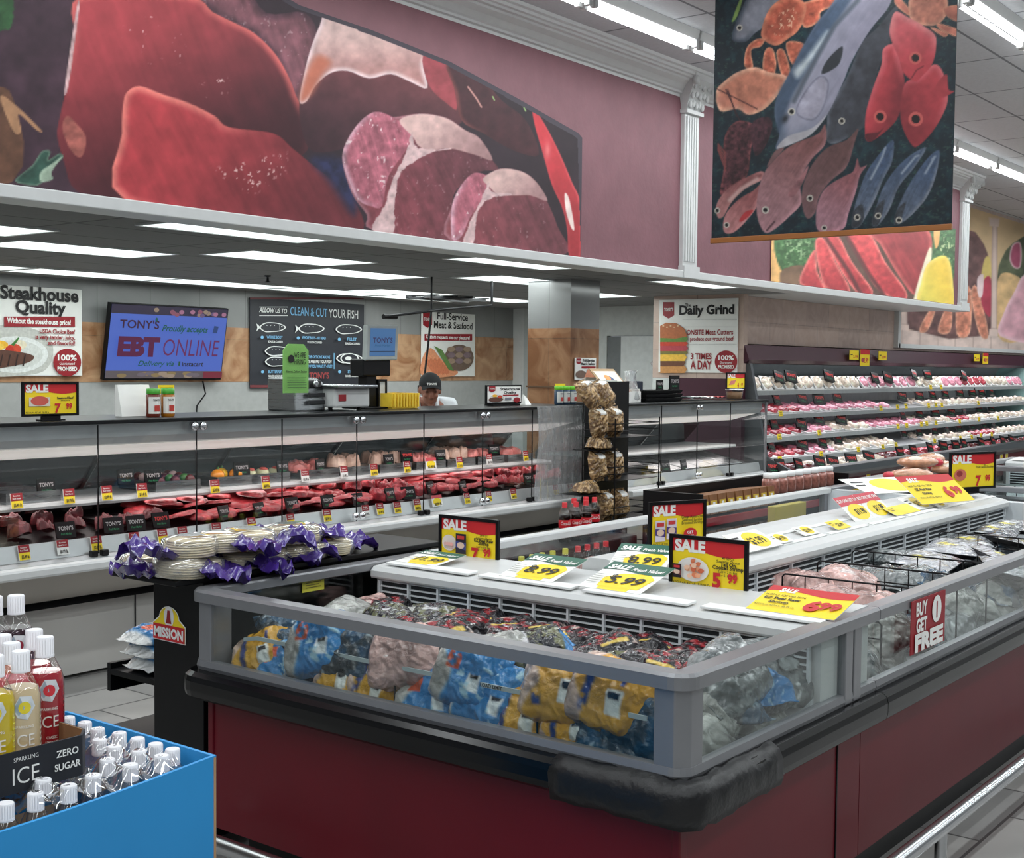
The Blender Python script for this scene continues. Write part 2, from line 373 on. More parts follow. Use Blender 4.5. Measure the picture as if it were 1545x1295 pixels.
# wall behind the preparation area: dull lower panel, tan marble band, glossy grey upper tile
GREYT = tiles((150, 151, 150), (144, 145, 145), (126, 127, 127), .6, .9, 0, .004, .25, 'xz', 1.2, .15, .05)
MARB = tiles((158, 108, 74), (140, 94, 62), (104, 76, 54), .62, .62, 0, .003, .3, 'xz', 2.6, .75, .05, (204, 166, 130))
MARBY = tiles((134, 88, 56), (120, 78, 48), (90, 64, 46), .62, .62, 0, .003, .3, 'yz', 3.0, .7, .05, (178, 138, 104))
b = MB(flat((168, 169, 168), .5)); b.box(-3, 13.8, 10.6, 10.7, 0, 1.42); b.use(MARB).box(-3, 13.8, 10.595, 10.7, 1.42, 1.985); b.use(GREYT).box(-3, 13.8, 10.6, 10.7, 1.985, LOW); struct('wall_back', b)
b = MB(OFFW); b.box(13.60, 13.72, 10.42, 10.6, 0, LOW); struct('trim_5', b)
# side wall with the preparation room door
WW = flat((206, 210, 208), .55)
b = MB(WW); b.box(13.7, 13.8, 9.16, 10.6, 0, LOW); b.box(13.7, 13.8, 7.0, 9.16, 2.01, LOW); b.box(13.7, 13.8, 7.0, 8.30, 0, 2.01); struct('wall_side', b)
b = MB(flat((222, 226, 226), .4)); b.box(13.66, 13.70, 8.36, 8.92, 0, 2.0); b.use(flat((120, 124, 126))).box(13.72, 13.78, 8.92, 9.16, 0, 2.0); b.use(DARK).box(13.67, 13.70, 8.30, 8.36, 0, 2.0); d = struct('door_1', b)
b = MB(CHROME); b.lathe([(.035, 0), (.045, .01), (.03, .03), (.012, .032)], (13.655, 8.44, 1.66), 14, True, 'x'); obj('door_handle', b, d, world=True)
# tile-clad end wall that carries the grinding sign
TAN = tiles((196, 170, 156), (184, 160, 148), (150, 128, 118), .6, .3, .5, .004, .35, 'yz', 4, .35, .05, (220, 202, 190))
TANX = tiles((198, 172, 158), (182, 158, 148), (160, 138, 128), .6, .3, .5, .004, .35, 'xz', 4, .4, .05, (222, 204, 194))
b = MB(TAN); b.box(12.0, 12.1, 6.33, 7.42, 1.5, LOW); b.use(BURGD).box(11.99, 12.1, 6.33, 7.10, 0, 1.5); b.use(WW).box(12.0, 12.1, 7.10, 7.42, 0, 1.5); struct('wall_end', b)
b = MB(TANX); b.box(12.1, 32, 6.40, 6.95, 1.87, 2.37); b.box(12.1, 32, 6.95, 7.05, 0, CEIL); b.box(16.43, 32, 6.40, 6.95, 2.37, CEIL); struct('wall_rear', b)
b = MB(OFFW); b.box(16.30, 32, 6.34, 6.40, 1.90, 1.955); b.box(16.27, 16.35, 6.34, 6.40, 1.90, 2.37); struct('trim_6', b)
# tiled column
COLT = tiles((138, 139, 139), (130, 131, 132), (108, 109, 110), .47, 1.3, 0, .004, .15, 'yz', 1, .1, .05)
zb = float(onX(850, 495, 9.25)[2])
b = MB(COLT); b.box(9.25, 9.70, 6.57, 7.04, zb, LOW); b.use(MARBY).box(9.25, 9.70, 6.57, 7.04, 0, zb); b.use(flat((96, 70, 48))).box(9.24, 9.71, 6.56, 7.05, 1.42, 1.435); struct('wall_column', b)

# ---------------------------------------------------------------- fluorescent strips on the high ceiling
TUBE = emit((250, 252, 255), 5.0)
def fixture():
    t = thing('strip_light', '', 'ceiling light')
    b = MB(WHITE); b.hexa([(0, -.05, .035), (1.34, -.05, .035), (1.34, .05, .035), (0, .05, .035), (0, -.07, .105), (1.34, -.07, .105), (1.34, .07, .105), (0, .07, .105)]); obj('housing', b, t, bev=.004)
    for s in (-1, 1):
        b = MB(TUBE); b.tube([(.04, s*.04, 0), (1.30, s*.04, 0)], .016, 10); obj('tube', b, t)
        for x in (.02, 1.32):
            b = MB(OFFW); b.box(x-.018, x+.018, s*.04-.022, s*.04+.022, -.022, .04); obj('socket', b, t, bev=.003)
    return t
FX = fixture(); first = True
for row, (yy, k0, k1, ph) in enumerate([(4.82, 0, 11, 5.565), (2.86, 0, 6, 6.93)]):
    nm = ['near the maroon bulkhead', 'right of the hanging fish banner'][row]
    for k in range(k0, k1):
        lab = '%s bare twin tube strip light along the ceiling row %s' % (nth(k+1), nm)
        loc = (ph+1.365*k, yy, 3.945)
        if first: FX.location = loc; FX['label'] = lab; FX['group'] = 'strip lights on the high ceiling'; first = False
        else: dup(FX, loc, label=lab, group='strip lights on the high ceiling')
    area('row_light', (10 if row == 0 else 9, yy, 3.90), 26, .14, 300, COOL)

# ---------------------------------------------------------------- recessed panels over the meat counter
def panel(L):
    t = thing('ceiling_panel_light', '', 'ceiling light')
    b = MB(OFFW); fr = .02; H = .012
    b.box(0, L, 0, fr, -H, 0); b.box(0, L, .58-fr, .58, -H, 0); b.box(0, fr, fr, .58-fr, -H, 0); b.box(L-fr, L, fr, .58-fr, -H, 0); obj('frame', b, t)
    b = MB(emit((240, 250, 248), 2.1)); e2 = emit((226, 240, 238), 1.5)
    for k in range(8):
        y0 = fr+(.58-2*fr)*k/8; b.use(e2 if k % 3 == 2 else b.mats[0]); b.box(fr, L-fr, y0, y0+(.58-2*fr)/8, -.008, -.001)
    obj('diffuser', b, t); return t
P1, P2 = panel(1.22), panel(1.42); used = set()
rows = [('front row', 5.53, [1.75, 4.39, 7.0, 9.74], P1), ('second row', 6.75, [3.12, 5.80, 8.5], P1), ('third row', 7.46, [1.9, 4.52, 7.18, 10.6], P1), ('fourth row', 9.0, [9.4, 11.0], P1), ('row against the back wall', 9.55, [3.05, 4.50, 5.95, 7.38, 8.83, 10.3], P2)]
for rn, y, xs, P in rows:
    for k, x in enumerate(xs):
        lab = '%s recessed light panel from the left in the %s' % (nth(k+1), rn)
        if P.name not in used: used.add(P.name); P.location = (x, y, LOW); P['label'] = lab; P['group'] = 'recessed panels over the meat counter'; o = P
        else: o = dup(P, (x, y, LOW), label=lab, group='recessed panels over the meat counter')
        area('panel_light', (.61, .29, -.02), 1.1, .5, 9.5, (.93, 1, .98), parent=o)
# ================================================================ PRINTED PICTURES
# A picture is a flat sheet at its real spot; its print is a colour layer worked out here from outlines and noise.
def vnoise(x, y, seed=0):
    r = np.random.RandomState(seed).rand(64, 64)
    xi, yi = np.floor(x).astype(int), np.floor(y).astype(int); fx, fy = x-xi, y-yi
    fx, fy = fx*fx*(3-2*fx), fy*fy*(3-2*fy)
    g = lambda a, c: r[a % 64, c % 64]
    return (g(xi, yi)*(1-fx)+g(xi+1, yi)*fx)*(1-fy)+(g(xi, yi+1)*(1-fx)+g(xi+1, yi+1)*fx)*fy
def fbm(x, y, seed=0, o=4):
    v = 0; a = .5
    for k in range(o): v = v+a*vnoise(x*2**k, y*2**k, seed+k); a *= .5
    return v
def smooth_poly(p, n=4):
    p = np.asarray(p, float); N = len(p); out = []
    for i in range(N):
        a, b_, c, d = p[i-1], p[i], p[(i+1) % N], p[(i+2) % N]
        for k in range(n):
            t = k/n; out.append(.5*((2*b_)+(-a+c)*t+(2*a-5*b_+4*c-d)*t*t+(-a+3*b_-3*c+d)*t**3))
    return np.array(out)
def sst(a, b_, x): t = np.clip((x-a)/(b_-a), 0, 1); return t*t*(3-2*t)
class Art:
    fade = .09
    def __init__(s, x, y, base): s.x, s.y = x, y; s.c = np.ones(x.shape+(3,))*np.array(base, float)
    def sd(s, pts):
        pts = np.asarray(pts, float); x, y = s.x, s.y; ins = np.zeros(x.shape, bool); d2 = np.full(x.shape, 1e12)
        for i in range(len(pts)):
            (x0, y0), (x1, y1) = pts[i-1], pts[i]
            dx, dy = x1-x0, y1-y0; t = np.clip(((x-x0)*dx+(y-y0)*dy)/(dx*dx+dy*dy+1e-9), 0, 1)
            d2 = np.minimum(d2, (x-x0-t*dx)**2+(y-y0-t*dy)**2)
            if y1 != y0: ins ^= ((y0 > y) != (y1 > y)) & (x < dx*(y-y0)/dy+x0)
        d = np.sqrt(d2); return np.where(ins, d, -d)
    def fill(s, pts, col, rim=None, rw=12, rdir=None, dark=None, ddir=None, soft=1.2, tex=.12, ts=12, seed=1, wob=0, sm=4, fiber=None, streak=None):
        P = smooth_poly(pts, sm) if sm else np.asarray(pts, float)
        x0, y0 = P.min(0)-6; x1, y1 = P.max(0)+6
        I = np.where((s.x > x0) & (s.x < x1) & (s.y > y0) & (s.y < y1))
        if len(I[0]) == 0: return
        sub = Art.__new__(Art); sub.x, sub.y = s.x[I], s.y[I]
        d = sub.sd(P)
        if wob: d = d+(fbm(sub.x/7, sub.y/7, seed+9)-.47)*wob
        a = sst(-soft, soft, d)[..., None]
        c = np.ones(sub.x.shape+(3,))*np.array(col, float)
        if dark is not None:
            u = unit(ddir); q = sub.x*u[0]+sub.y*u[1]; ok = d > 0
            if ok.any():
                lo, hi = q[ok].min(), q[ok].max(); t = sst(.1, .95, (q-lo)/(hi-lo+1e-6))[..., None]; c = c*(1-t)+np.array(dark, float)*t
        if rim is not None:
            w = 1-sst(0, rw, d)
            if rdir is not None:   # brighten only the side that the outline turns to
                cx, cy = P.mean(0); ext = max(x1-x0, y1-y0)/2; u = unit(rdir)
                w = w*sst(-.25, .5, ((sub.x-cx)*u[0]+(sub.y-cy)*u[1])/ext)
            w = w[..., None]; c = c*(1-w)+np.array(rim, float)*w
        n = fbm(sub.x/ts, sub.y/ts, seed)-.47
        if fiber is not None:
            u = unit(fiber); n = n*.7+.45*(fbm((sub.x*u[0]+sub.y*u[1])/(ts*3), (-sub.x*u[1]+sub.y*u[0])/(ts*.35), seed+3)-.47)
        c = c*(1+tex*2.2*n[..., None])
        if streak is not None:
            m = sst(.63, .74, fbm(sub.x/5, sub.y/7, seed+20, 3))*streak; c = c*(1-m[..., None])+np.array((240, 225, 222.))*m[..., None]
        s.c[I] = s.c[I]*(1-a)+c*a
    def glow(s, cx, cy, rx, ry, col, k=1, rot=0):
        x, y = s.x-cx, s.y-cy; ca, sa = math.cos(rot), math.sin(rot); u, v = (x*ca+y*sa)/rx, (-x*sa+y*ca)/ry
        a = (np.exp(-(u*u+v*v)*1.2)*k)[..., None]; s.c[:] = s.c*(1-a)+np.array(col, float)*a
    def line(s, pts, w, col, k=1, soft=1):
        pts = np.asarray(pts, float); d2 = np.full(s.x.shape, 1e12)
        for (x0, y0), (x1, y1) in zip(pts[:-1], pts[1:]):
            dx, dy = x1-x0, y1-y0; t = np.clip(((s.x-x0)*dx+(s.y-y0)*dy)/(dx*dx+dy*dy+1e-9), 0, 1)
            d2 = np.minimum(d2, (s.x-x0-t*dx)**2+(s.y-y0-t*dy)**2)
        a = (sst(soft, -soft, np.sqrt(d2)-w)*k)[..., None]; s.c[:] = s.c*(1-a)+np.array(col, float)*a
    def specks(s, poly, thr, col, sc=4, seed=5, k=.8):
        d = s.sd(poly); m = sst(thr, thr+.08, fbm(s.x/sc, s.y/(sc*1.6), seed, 3))*sst(0, 15, d)*k; s.c[:] = s.c*(1-m[..., None])+np.array(col, float)*m[..., None]
GAIN = 1.02
def art_mesh(P3, art, mat, gain=GAIN, back=None):
    n, m = P3.shape[:2]; mb = MB(mat); mb.grid(P3.tolist(), False)
    c = lin(np.clip(art.c, 0, 255)); g = c.mean(-1, keepdims=True); c = c*(1-art.fade)+g*art.fade+.012          # ageing print: a little faded
    mb.cols = np.clip(c*gain, 0, .95).reshape(-1, 3); return mb
class T:   # turns crop coordinates into photo coordinates
    def __init__(s, k, ox, oy): s.k, s.ox, s.oy = k, ox, oy
    def __call__(s, *p): return [(x/s.k+s.ox, y/s.k+s.oy) for x, y in p]
A1, A2, A4, A5 = T(3.084, 0, 0), T(3.084, 450, 0), T(3.4075, 1060, 0), T(3.1856, 1060, 220)

# ---- large meat picture on the bulkhead
top = [onY(x, y, 5.55) for x, y in [(450, 8), (560, 46), (677, 93), (780, 149), (871, 201), (877, 208)]]
tx = [1.2, 3.2, 4.3]+[p[0] for p in top]; tz = [3.85, 3.85, 3.83]+[p[2] for p in top]
NX, NZ = 640, 210; XS = np.linspace(2.9, float(top[-1][0]), NX); ZT = np.interp(XS, tx, tz); S = np.linspace(0, 1, NZ)
P3 = np.stack([np.broadcast_to(XS[:, None], (NX, NZ)), np.full((NX, NZ), 5.541), 2.425+(ZT[:, None]-2.425)*S[None]], -1)
px, py = proj(P3); A = Art(px, py, (46, 32, 40))
A.c *= (1+.5*(fbm(px/40, py/40, 3)-.5))[..., None]
A.fill([(-420, -40), (110, -40), (105, 60), (90, 230), (110, 300), (-420, 300)], (64, 42, 54), tex=.3, ts=30, seed=2)
A.fill([(-30, 130), (20, 150), (18, 275), (-200, 275), (-200, 140)], (100, 66, 48), tex=.2); A.fill([(0, 145), (25, 160), (62, 196), (55, 196), (28, 172), (32, 198), (20, 198)], (176, 128, 90))
A.fill([(-20, -10), (18, -6), (20, 20), (12, 44), (-20, 42)], (44, 84, 46), tex=.3, wob=8)
A.fill(A1((900, -80), (1120, -80), (1240, 60), (1420, 60), (1480, 200), (1400, 440), (1380, 560), (1300, 300), (1180, 160), (1000, 60)), (122, 72, 82), rim=(80, 48, 60), rw=14, tex=.35, ts=16, seed=5, fiber=(1, 3), streak=.3)
A.fill(A1((376, -20), (345, 170), (310, 400), (275, 560), (268, 640), (300, 760), (360, 890), (600, 940), (1000, 970), (1430, 700), (1375, 440), (1295, 270), (1190, 160), (1090, 105), (990, 55), (870, -20)), (168, 54, 62), rim=(206, 92, 88), rw=13, rdir=(.3, -1), dark=(58, 24, 32), ddir=(.5, 1), tex=.16, ts=26, seed=8, fiber=(1, 2.5))
A.fill(A1((370, 20), (355, 140), (318, 400), (300, 420), (340, 140), (362, 10)), (196, 160, 160), tex=.3); A.fill(A1((310, 540), (350, 570), (400, 640), (380, 730), (330, 700), (290, 600)), (170, 90, 80), tex=.3, seed=3)
A.specks(A1((900, 350), (1080, 330), (1100, 430), (960, 490)), .62, (238, 200, 195)); A.specks(A1((540, 60), (690, 20), (900, 150), (860, 300), (720, 330), (560, 210)), .66, (230, 180, 180))
A.fill(A1((590, 940), (568, 620), (575, 470), (600, 420), (655, 402), (760, 440), (880, 480), (1000, 540), (1065, 592), (1270, 620), (1360, 690), (1470, 780), (1540, 830), (1640, 920), (1690, 1070), (1500, 1060)), (178, 50, 58), rim=(226, 118, 106), rw=15, rdir=(-.75, -.7), dark=(104, 38, 46), ddir=(1, .55), tex=.2, ts=22, seed=11, fiber=(1, 2))
A.specks(A1((960, 780), (1100, 730), (1350, 690), (1360, 800), (1180, 930), (1060, 880)), .58, (236, 196, 190), 3.5, 15)
A.fill(A2((5, 470), (30, 330), (60, 220), (100, 120), (140, 60), (330, 110), (600, 240), (720, 310), (745, 420), (760, 570), (600, 620), (380, 640), (180, 700), (60, 700), (15, 600)), (112, 54, 58), dark=(62, 34, 42), ddir=(-.2, 1), tex=.16, ts=18, seed=21)
A.fill(A2((5, 470), (30, 330), (60, 220), (100, 120), (140, 60), (330, 110), (590, 235), (580, 300), (600, 410), (520, 380), (430, 345), (330, 365), (230, 330), (150, 340), (80, 400), (40, 470)), (206, 172, 166), rim=(222, 196, 198), rw=9, dark=(168, 110, 106), ddir=(0, 1), tex=.16, ts=14, seed=22)
A.fill(A2((8, 465), (40, 340), (90, 260), (150, 290), (110, 350), (60, 440)), (190, 104, 78), soft=8, tex=.1)
A.fill(A2((580, 260), (690, 300), (740, 500), (690, 480), (610, 400)), (150, 58, 66), tex=.2, seed=6)
A.fill(A2((690, 295), (830, 340), (950, 470), (1060, 560), (1120, 720), (1000, 700), (860, 620), (760, 560), (730, 420)), (66, 32, 38), rim=(110, 54, 54), rw=7, rdir=(-1, -.2), tex=.2)
A.line(A2((790, 405), (830, 460), (852, 498)), 1.2, (196, 140, 130))
for q in ((905, 450), (1012, 460), (1050, 500)): A.line(A2(q, (q[0]+8, q[1]+16)), .9, (150, 190, 110))
A.fill(A2((60, 740), (190, 740), (260, 830), (260, 1000), (150, 850)), (38, 40, 74), soft=10, tex=.4)
def chop(o, body, cap, strip, left, seed):
    A.fill(o, body[0], rim=body[1], rw=8, rdir=(-.8, -.3), dark=body[2], ddir=(1, -.3), tex=.28, ts=13, seed=seed, fiber=(1, 2.2), streak=.25)
    A.fill(left, (172, 92, 108), rim=(196, 150, 164), rw=10, rdir=(-1, 0), tex=.35, ts=9, seed=seed+2, fiber=(.3, 1), streak=.75)
    A.fill(cap, (208, 170, 164), dark=(160, 120, 120), ddir=(.7, 1), tex=.14, ts=10, seed=seed+3)
    A.fill(strip, (206, 172, 172), tex=.2, ts=8, wob=5, seed=seed+4)
chop(A2((345, 1070), (320, 1000), (250, 900), (205, 730), (260, 600), (350, 522), (440, 545), (570, 528), (700, 550), (775, 605), (845, 645), (900, 740), (930, 790), (840, 800), (740, 880), (715, 960), (715, 1120)), ((136, 62, 72), (170, 110, 120), (96, 50, 58)),
     A2((470, 560), (570, 530), (690, 550), (775, 605), (845, 645), (905, 745), (820, 720), (700, 690), (620, 700), (560, 680), (535, 640)), A2((530, 610), (500, 720), (440, 830), (400, 960), (340, 1070), (440, 1085), (450, 930), (480, 800), (600, 720), (720, 690), (560, 690)),
     A2((205, 730), (260, 600), (350, 522), (440, 545), (530, 610), (500, 700), (420, 820), (390, 960), (340, 960), (290, 940), (250, 880)), 31)
chop(A2((715, 1125), (715, 960), (760, 860), (820, 805), (880, 815), (940, 785), (1040, 798), (1110, 850), (1155, 930), (1205, 1050), (1230, 1190)), ((138, 66, 74), (170, 110, 120), (112, 58, 66)),
     A2((860, 830), (940, 786), (1040, 798), (1110, 850), (1160, 935), (1080, 910), (1000, 910), (930, 905), (890, 870)), A2((885, 850), (850, 930), (810, 1010), (765, 1130), (815, 1140), (830, 1010), (880, 930), (990, 905), (900, 890)),
     A2((715, 960), (760, 860), (820, 805), (885, 830), (860, 920), (800, 1010), (760, 1100), (715, 1110)), 41)
A.fill(A2((1088, 505), (1102, 590), (1140, 720), (1180, 860), (1225, 960), (1250, 1060), (1262, 1200), (1312, 1210), (1312, 950), (1275, 850), (1220, 720), (1160, 600), (1110, 520)), (196, 40, 52), rim=(226, 92, 96), rw=5, rdir=(1, -.2), dark=(168, 40, 48), ddir=(0, 1), tex=.1)
A.fill(A2((1240, 900), (1262, 930), (1285, 1060), (1270, 1060), (1245, 980)), (238, 214, 206)); A.glow(*A2((1160, 700))[0], 5, 14, (232, 130, 128), .7)
A.fill(A1((70, 840), (150, 770), (195, 705), (235, 705), (225, 745), (275, 715), (292, 735), (225, 790), (245, 830), (205, 845), (160, 865)), (46, 78, 66), rim=(98, 128, 108), rw=4, tex=.3); A.fill(A1((190, 800), (245, 760), (290, 728), (240, 800), (245, 835), (190, 845)), (152, 172, 150), tex=.25)
# picture's grey top edge
edge = A.sd(np.array([proj((x, 5.541, 2.2)) for x in (2.9, 8)]+[proj((x, 5.541, z)) for x, z in zip(XS[::-6], ZT[::-6])]))
A.c = np.where((edge < 7)[..., None] & (px > 350)[..., None], np.array((64, 56, 66.)), A.c)
tag(obj('meat_mural', art_mesh(P3, A, art_mat(.55, .2)), None, world=True), 'large close-up picture of raw red steaks and chops on the maroon bulkhead', 'mural')

# ---- hanging fish banner
bx = 6.5; y0, y1 = 2.271, 3.641; zb = 2.335; zt = 3.93
NX, NZ = 260, 300; YS = np.linspace(y1, y0, NX); ZS = np.linspace(zb, zt, NZ)
P3 = np.stack([np.full((NX, NZ), bx), np.broadcast_to(YS[:, None], (NX, NZ)), np.broadcast_to(ZS[None], (NX, NZ))], -1)
px, py = proj(P3); A = Art(px, py, (18, 36, 46)); n = fbm(px/9, py/9, 4); A.c = A.c*(.6+.8*n)[..., None]+np.array((0, 10, 6.))*sst(.5, .7, n)[..., None]
leaf = sst(.55, .68, fbm(px/5, py/3, 14, 3))[..., None]*.55; A.c = A.c*(1-leaf)+np.array((52, 88, 74.))*leaf
BLU, SIL = (70, 92, 120), (172, 172, 188)
A.fill(A4((150, 200), (190, 70), (270, -60), (420, -60), (380, 30), (320, 130), (270, 170), (220, 215)), (126, 128, 140), rim=(60, 70, 84), rw=10, rdir=(-1, 0), tex=.2, seed=3); A.fill(A4((150, 110), (190, 0), (215, -40), (180, 80)), (120, 150, 70))
ORG, ORL = (176, 80, 54), (214, 140, 104)
A.fill(A4((500, 30), (600, -10), (720, -40), (700, 20), (610, 60), (600, 110), (520, 140)), ORG, rim=ORL, rw=5, tex=.4, ts=7)
A.fill(A4((300, 170), (330, 70), (380, 10), (450, -20), (530, 20), (520, 100), (490, 160), (440, 200), (380, 235), (320, 210)), ORG, rim=(206, 118, 84), rw=10, tex=.3, ts=8, seed=4); A.specks(A4((310, 160), (380, 20), (520, 20), (500, 150), (400, 230)), .58, (236, 196, 160), 3)
for q in (((215, 340), (225, 250), (270, 205), (320, 200), (300, 240), (250, 260), (260, 350)), ((310, 370), (320, 260), (360, 250), (380, 330), (360, 400)), ((380, 270), (420, 260), (455, 380), (440, 440), (410, 400)), ((430, 220), (520, 225), (510, 300), (460, 330))): A.fill(A4(*q), (190, 92, 62), rim=ORL, rw=4, tex=.35, ts=5)
A.fill(A4((70, 470), (110, 420), (180, 370), (270, 345), (340, 370), (430, 390), (430, 440), (380, 500), (320, 560), (240, 590), (180, 560), (90, 570)), (192, 116, 88), rim=(226, 166, 134), rw=10, tex=.25, ts=9, seed=8)
for q in ((95, 515), (160, 540), (230, 570), (280, 540)): A.glow(*A4(q)[0], 9, 6, (214, 132, 108), .7)
for q in (((120, 460), (200, 640)), ((70, 455), (280, 560)), ((130, 460), (175, 600))): A.line(A4(*q), .8, (60, 30, 34))
A.fill(A4((150, 640), (210, 620), (280, 660), (250, 760), (230, 900), (150, 960), (90, 1000), (110, 860), (110, 720)), (74, 38, 44), rim=(116, 58, 60), rw=5, tex=.7, ts=5)
A.fill(A4((250, 640), (330, 600), (360, 640), (330, 740), (270, 800)), (66, 36, 44), tex=.6, ts=5)
for k in range(5): A.line(A4((80, 740+k*8), (120, 790+k*22)), 1, (130, 60, 58))
# big silver-blue fish
A.fill(A4((640, 640), (650, 560), (740, 400), (820, 220), (900, 140), (1000, 30), (980, 180), (900, 360), (860, 560), (830, 650), (760, 700), (680, 740), (636, 720)), (58, 60, 68), rim=(88, 94, 104), rw=8, rdir=(-1, 0), tex=.3)
A.glow(*A4((700, 390))[0], 3, 22, (160, 168, 178), .8, .5)
A.fill(A4((376, 765), (395, 690), (372, 600), (380, 510), (440, 390), (500, 270), (580, 130), (660, 30), (740, -60), (960, -60), (960, 30), (880, 130), (820, 220), (760, 330), (720, 430), (640, 590), (560, 680), (450, 740)), (150, 150, 168), rim=(78, 94, 116), rw=24, rdir=(-1, -.25), dark=(134, 130, 150), ddir=(1, .2), tex=.12, ts=14, seed=12, fiber=(-1, 1.6))
A.fill(A4((378, 600), (382, 505), (440, 390), (500, 270), (580, 130), (660, 30), (740, -60), (800, -60), (660, 160), (560, 330), (470, 480), (420, 600), (390, 680)), (66, 84, 108), soft=5, tex=.2, fiber=(-1, 1.6))
A.fill(A4((470, 360), (530, 300), (640, 160), (620, 220), (540, 340), (490, 400)), (186, 196, 202), soft=6)
A.line(A4((800, 0), (680, 130), (600, 270), (520, 420), (470, 520)), 3.5, (74, 84, 96), .8, 3)
A.fill(A4((612, 380), (640, 310), (718, 238), (710, 310), (680, 350)), (44, 48, 54)); A.fill(A4((480, 580), (520, 480), (600, 390), (650, 430), (620, 560), (560, 620)), (162, 158, 176), rim=(120, 120, 140), rw=4, tex=.2)
A.fill(A4((380, 765), (440, 700), (560, 660), (640, 590), (560, 690), (450, 745)), (170, 166, 172)); A.glow(*A4((425, 610))[0], 8, 5, (28, 32, 38), .9, -1)
def eye(p, r, ring=(196, 190, 176), pup=(16, 16, 18)):
    (x, y), = A4(p); r /= 3.4; t = np.linspace(0, 2*PI, 14)[:-1]
    A.fill(list(zip(x+r*np.cos(t), y+r*np.sin(t))), ring, sm=0, tex=0, soft=.8); A.fill(list(zip(x+r*.6*np.cos(t), y+r*.6*np.sin(t))), pup, sm=0, tex=0, soft=.8)
eye((458, 574), 19); eye((716, 622), 17); eye((190, 143), 16)
# red bream trio and crab
A.fill(A4((1060, 60), (1080, -30), (1240, -30), (1260, 60), (1210, 125), (1130, 130), (1080, 110)), (184, 108, 84), rim=(206, 140, 110), rw=8, tex=.25, ts=7)
for q in (((1000, -20), (1060, 40), (1060, 80), (990, 20)), ((1240, 40), (1320, 30), (1320, 110), (1250, 80)), ((1210, 120), (1310, 150), (1310, 190), (1220, 150)), ((1170, 140), (1260, 170), (1240, 190))): A.fill(A4(*q), (188, 104, 82), rim=ORL, rw=3, tex=.3)
RB, RR, RD = (184, 46, 58), (212, 92, 98), (132, 34, 44)
A.fill(A4((835, 690), (840, 580), (880, 440), (920, 330), (930, 250), (990, 230), (1020, 330), (1040, 440), (1010, 590), (960, 660), (880, 720), (845, 725)), RB, rim=RR, rw=12, rdir=(-.6, -.6), dark=RD, ddir=(1, .3), tex=.12, ts=10)
A.fill(A4((1075, 745), (1030, 660), (1015, 560), (1040, 430), (1100, 400), (1190, 330), (1240, 380), (1262, 500), (1240, 580), (1180, 680), (1110, 750)), RB, rim=RR, rw=12, rdir=(.6, -.6), dark=(142, 36, 46), ddir=(-1, .5), tex=.12, ts=10, seed=3)
A.fill(A4((1200, 440), (1255, 380), (1265, 460), (1295, 470), (1240, 500), (1210, 490)), (170, 44, 54))
A.fill(A4((1090, 420), (1030, 370), (1010, 300), (975, 220), (962, 150), (990, 60), (1060, 90), (1130, 130), (1195, 180), (1200, 250), (1180, 330), (1130, 390)), (196, 74, 82), rim=(218, 116, 118), rw=14, rdir=(.2, -1), dark=RB, ddir=(.3, 1), tex=.12, ts=10, seed=5)
for p, r in (((1094, 298), 33), ((913, 600), 34), ((1096, 612), 38)): eye(p, r, (206, 84, 78), (24, 12, 14))
A.line(A4((1075, 400), (1100, 360), (1135, 340)), 1, (120, 30, 40)); A.fill(A4((838, 690), (900, 680), (930, 660), (880, 720), (848, 726)), (92, 24, 34))
# pink snappers
def snap(pts, c, d, e, r, seed, fin=None):
    A.fill(A4(*pts), c, rim=tuple(min(255, q*1.22) for q in c), rw=9, rdir=(.7, .5), dark=d, ddir=(.5, -1), tex=.2, ts=6, seed=seed, fiber=(-1, 1.5)); eye(e, r)
snap(((80, 1120), (70, 1060), (110, 990), (190, 930), (300, 880), (310, 920), (220, 970), (150, 1040), (110, 1110)), (168, 110, 108), (118, 62, 62), (76, 1083), 15, 2)
snap(((110, 1190), (115, 1110), (180, 1030), (260, 980), (300, 950), (285, 1050), (230, 1130), (160, 1195)), (180, 116, 116), (130, 68, 68), (124, 1157), 15, 3)
A.fill(A4((190, 1130), (220, 1090), (260, 1080), (240, 1110), (200, 1140)), (176, 40, 44)); A.line(A4((140, 1030), (200, 970), (280, 920)), 3, (222, 190, 180), .6, 3)
snap(((320, 1195), (285, 1130), (278, 1040), (310, 900), (390, 800), (470, 740), (590, 690), (630, 640), (632, 740), (560, 820), (500, 930), (510, 1040), (450, 1110), (370, 1180)), (158, 112, 118), (118, 70, 68), (323, 1080), 19, 4)
A.fill(A4((330, 860), (370, 780), (420, 760), (390, 800)), (120, 84, 84)); A.line(A4((330, 1185), (370, 1140)), 1.4, (90, 60, 66)); A.fill(A4((440, 1000), (480, 940), (545, 850), (520, 930), (470, 1010)), (150, 96, 100), tex=.4)
snap(((540, 1125), (512, 1060), (515, 960), (560, 850), (640, 760), (740, 720), (800, 660), (780, 740), (740, 860), (660, 930), (600, 1010), (580, 1090)), (112, 78, 80), (92, 60, 58), (552, 1020), 17, 5)
snap(((600, 1190), (582, 1110), (600, 1020), (640, 960), (720, 910), (775, 880), (795, 815), (810, 860), (845, 850), (810, 900), (790, 980), (750, 1100), (720, 1180)), (160, 112, 124), (136, 74, 78), (625, 1172), 15, 6)
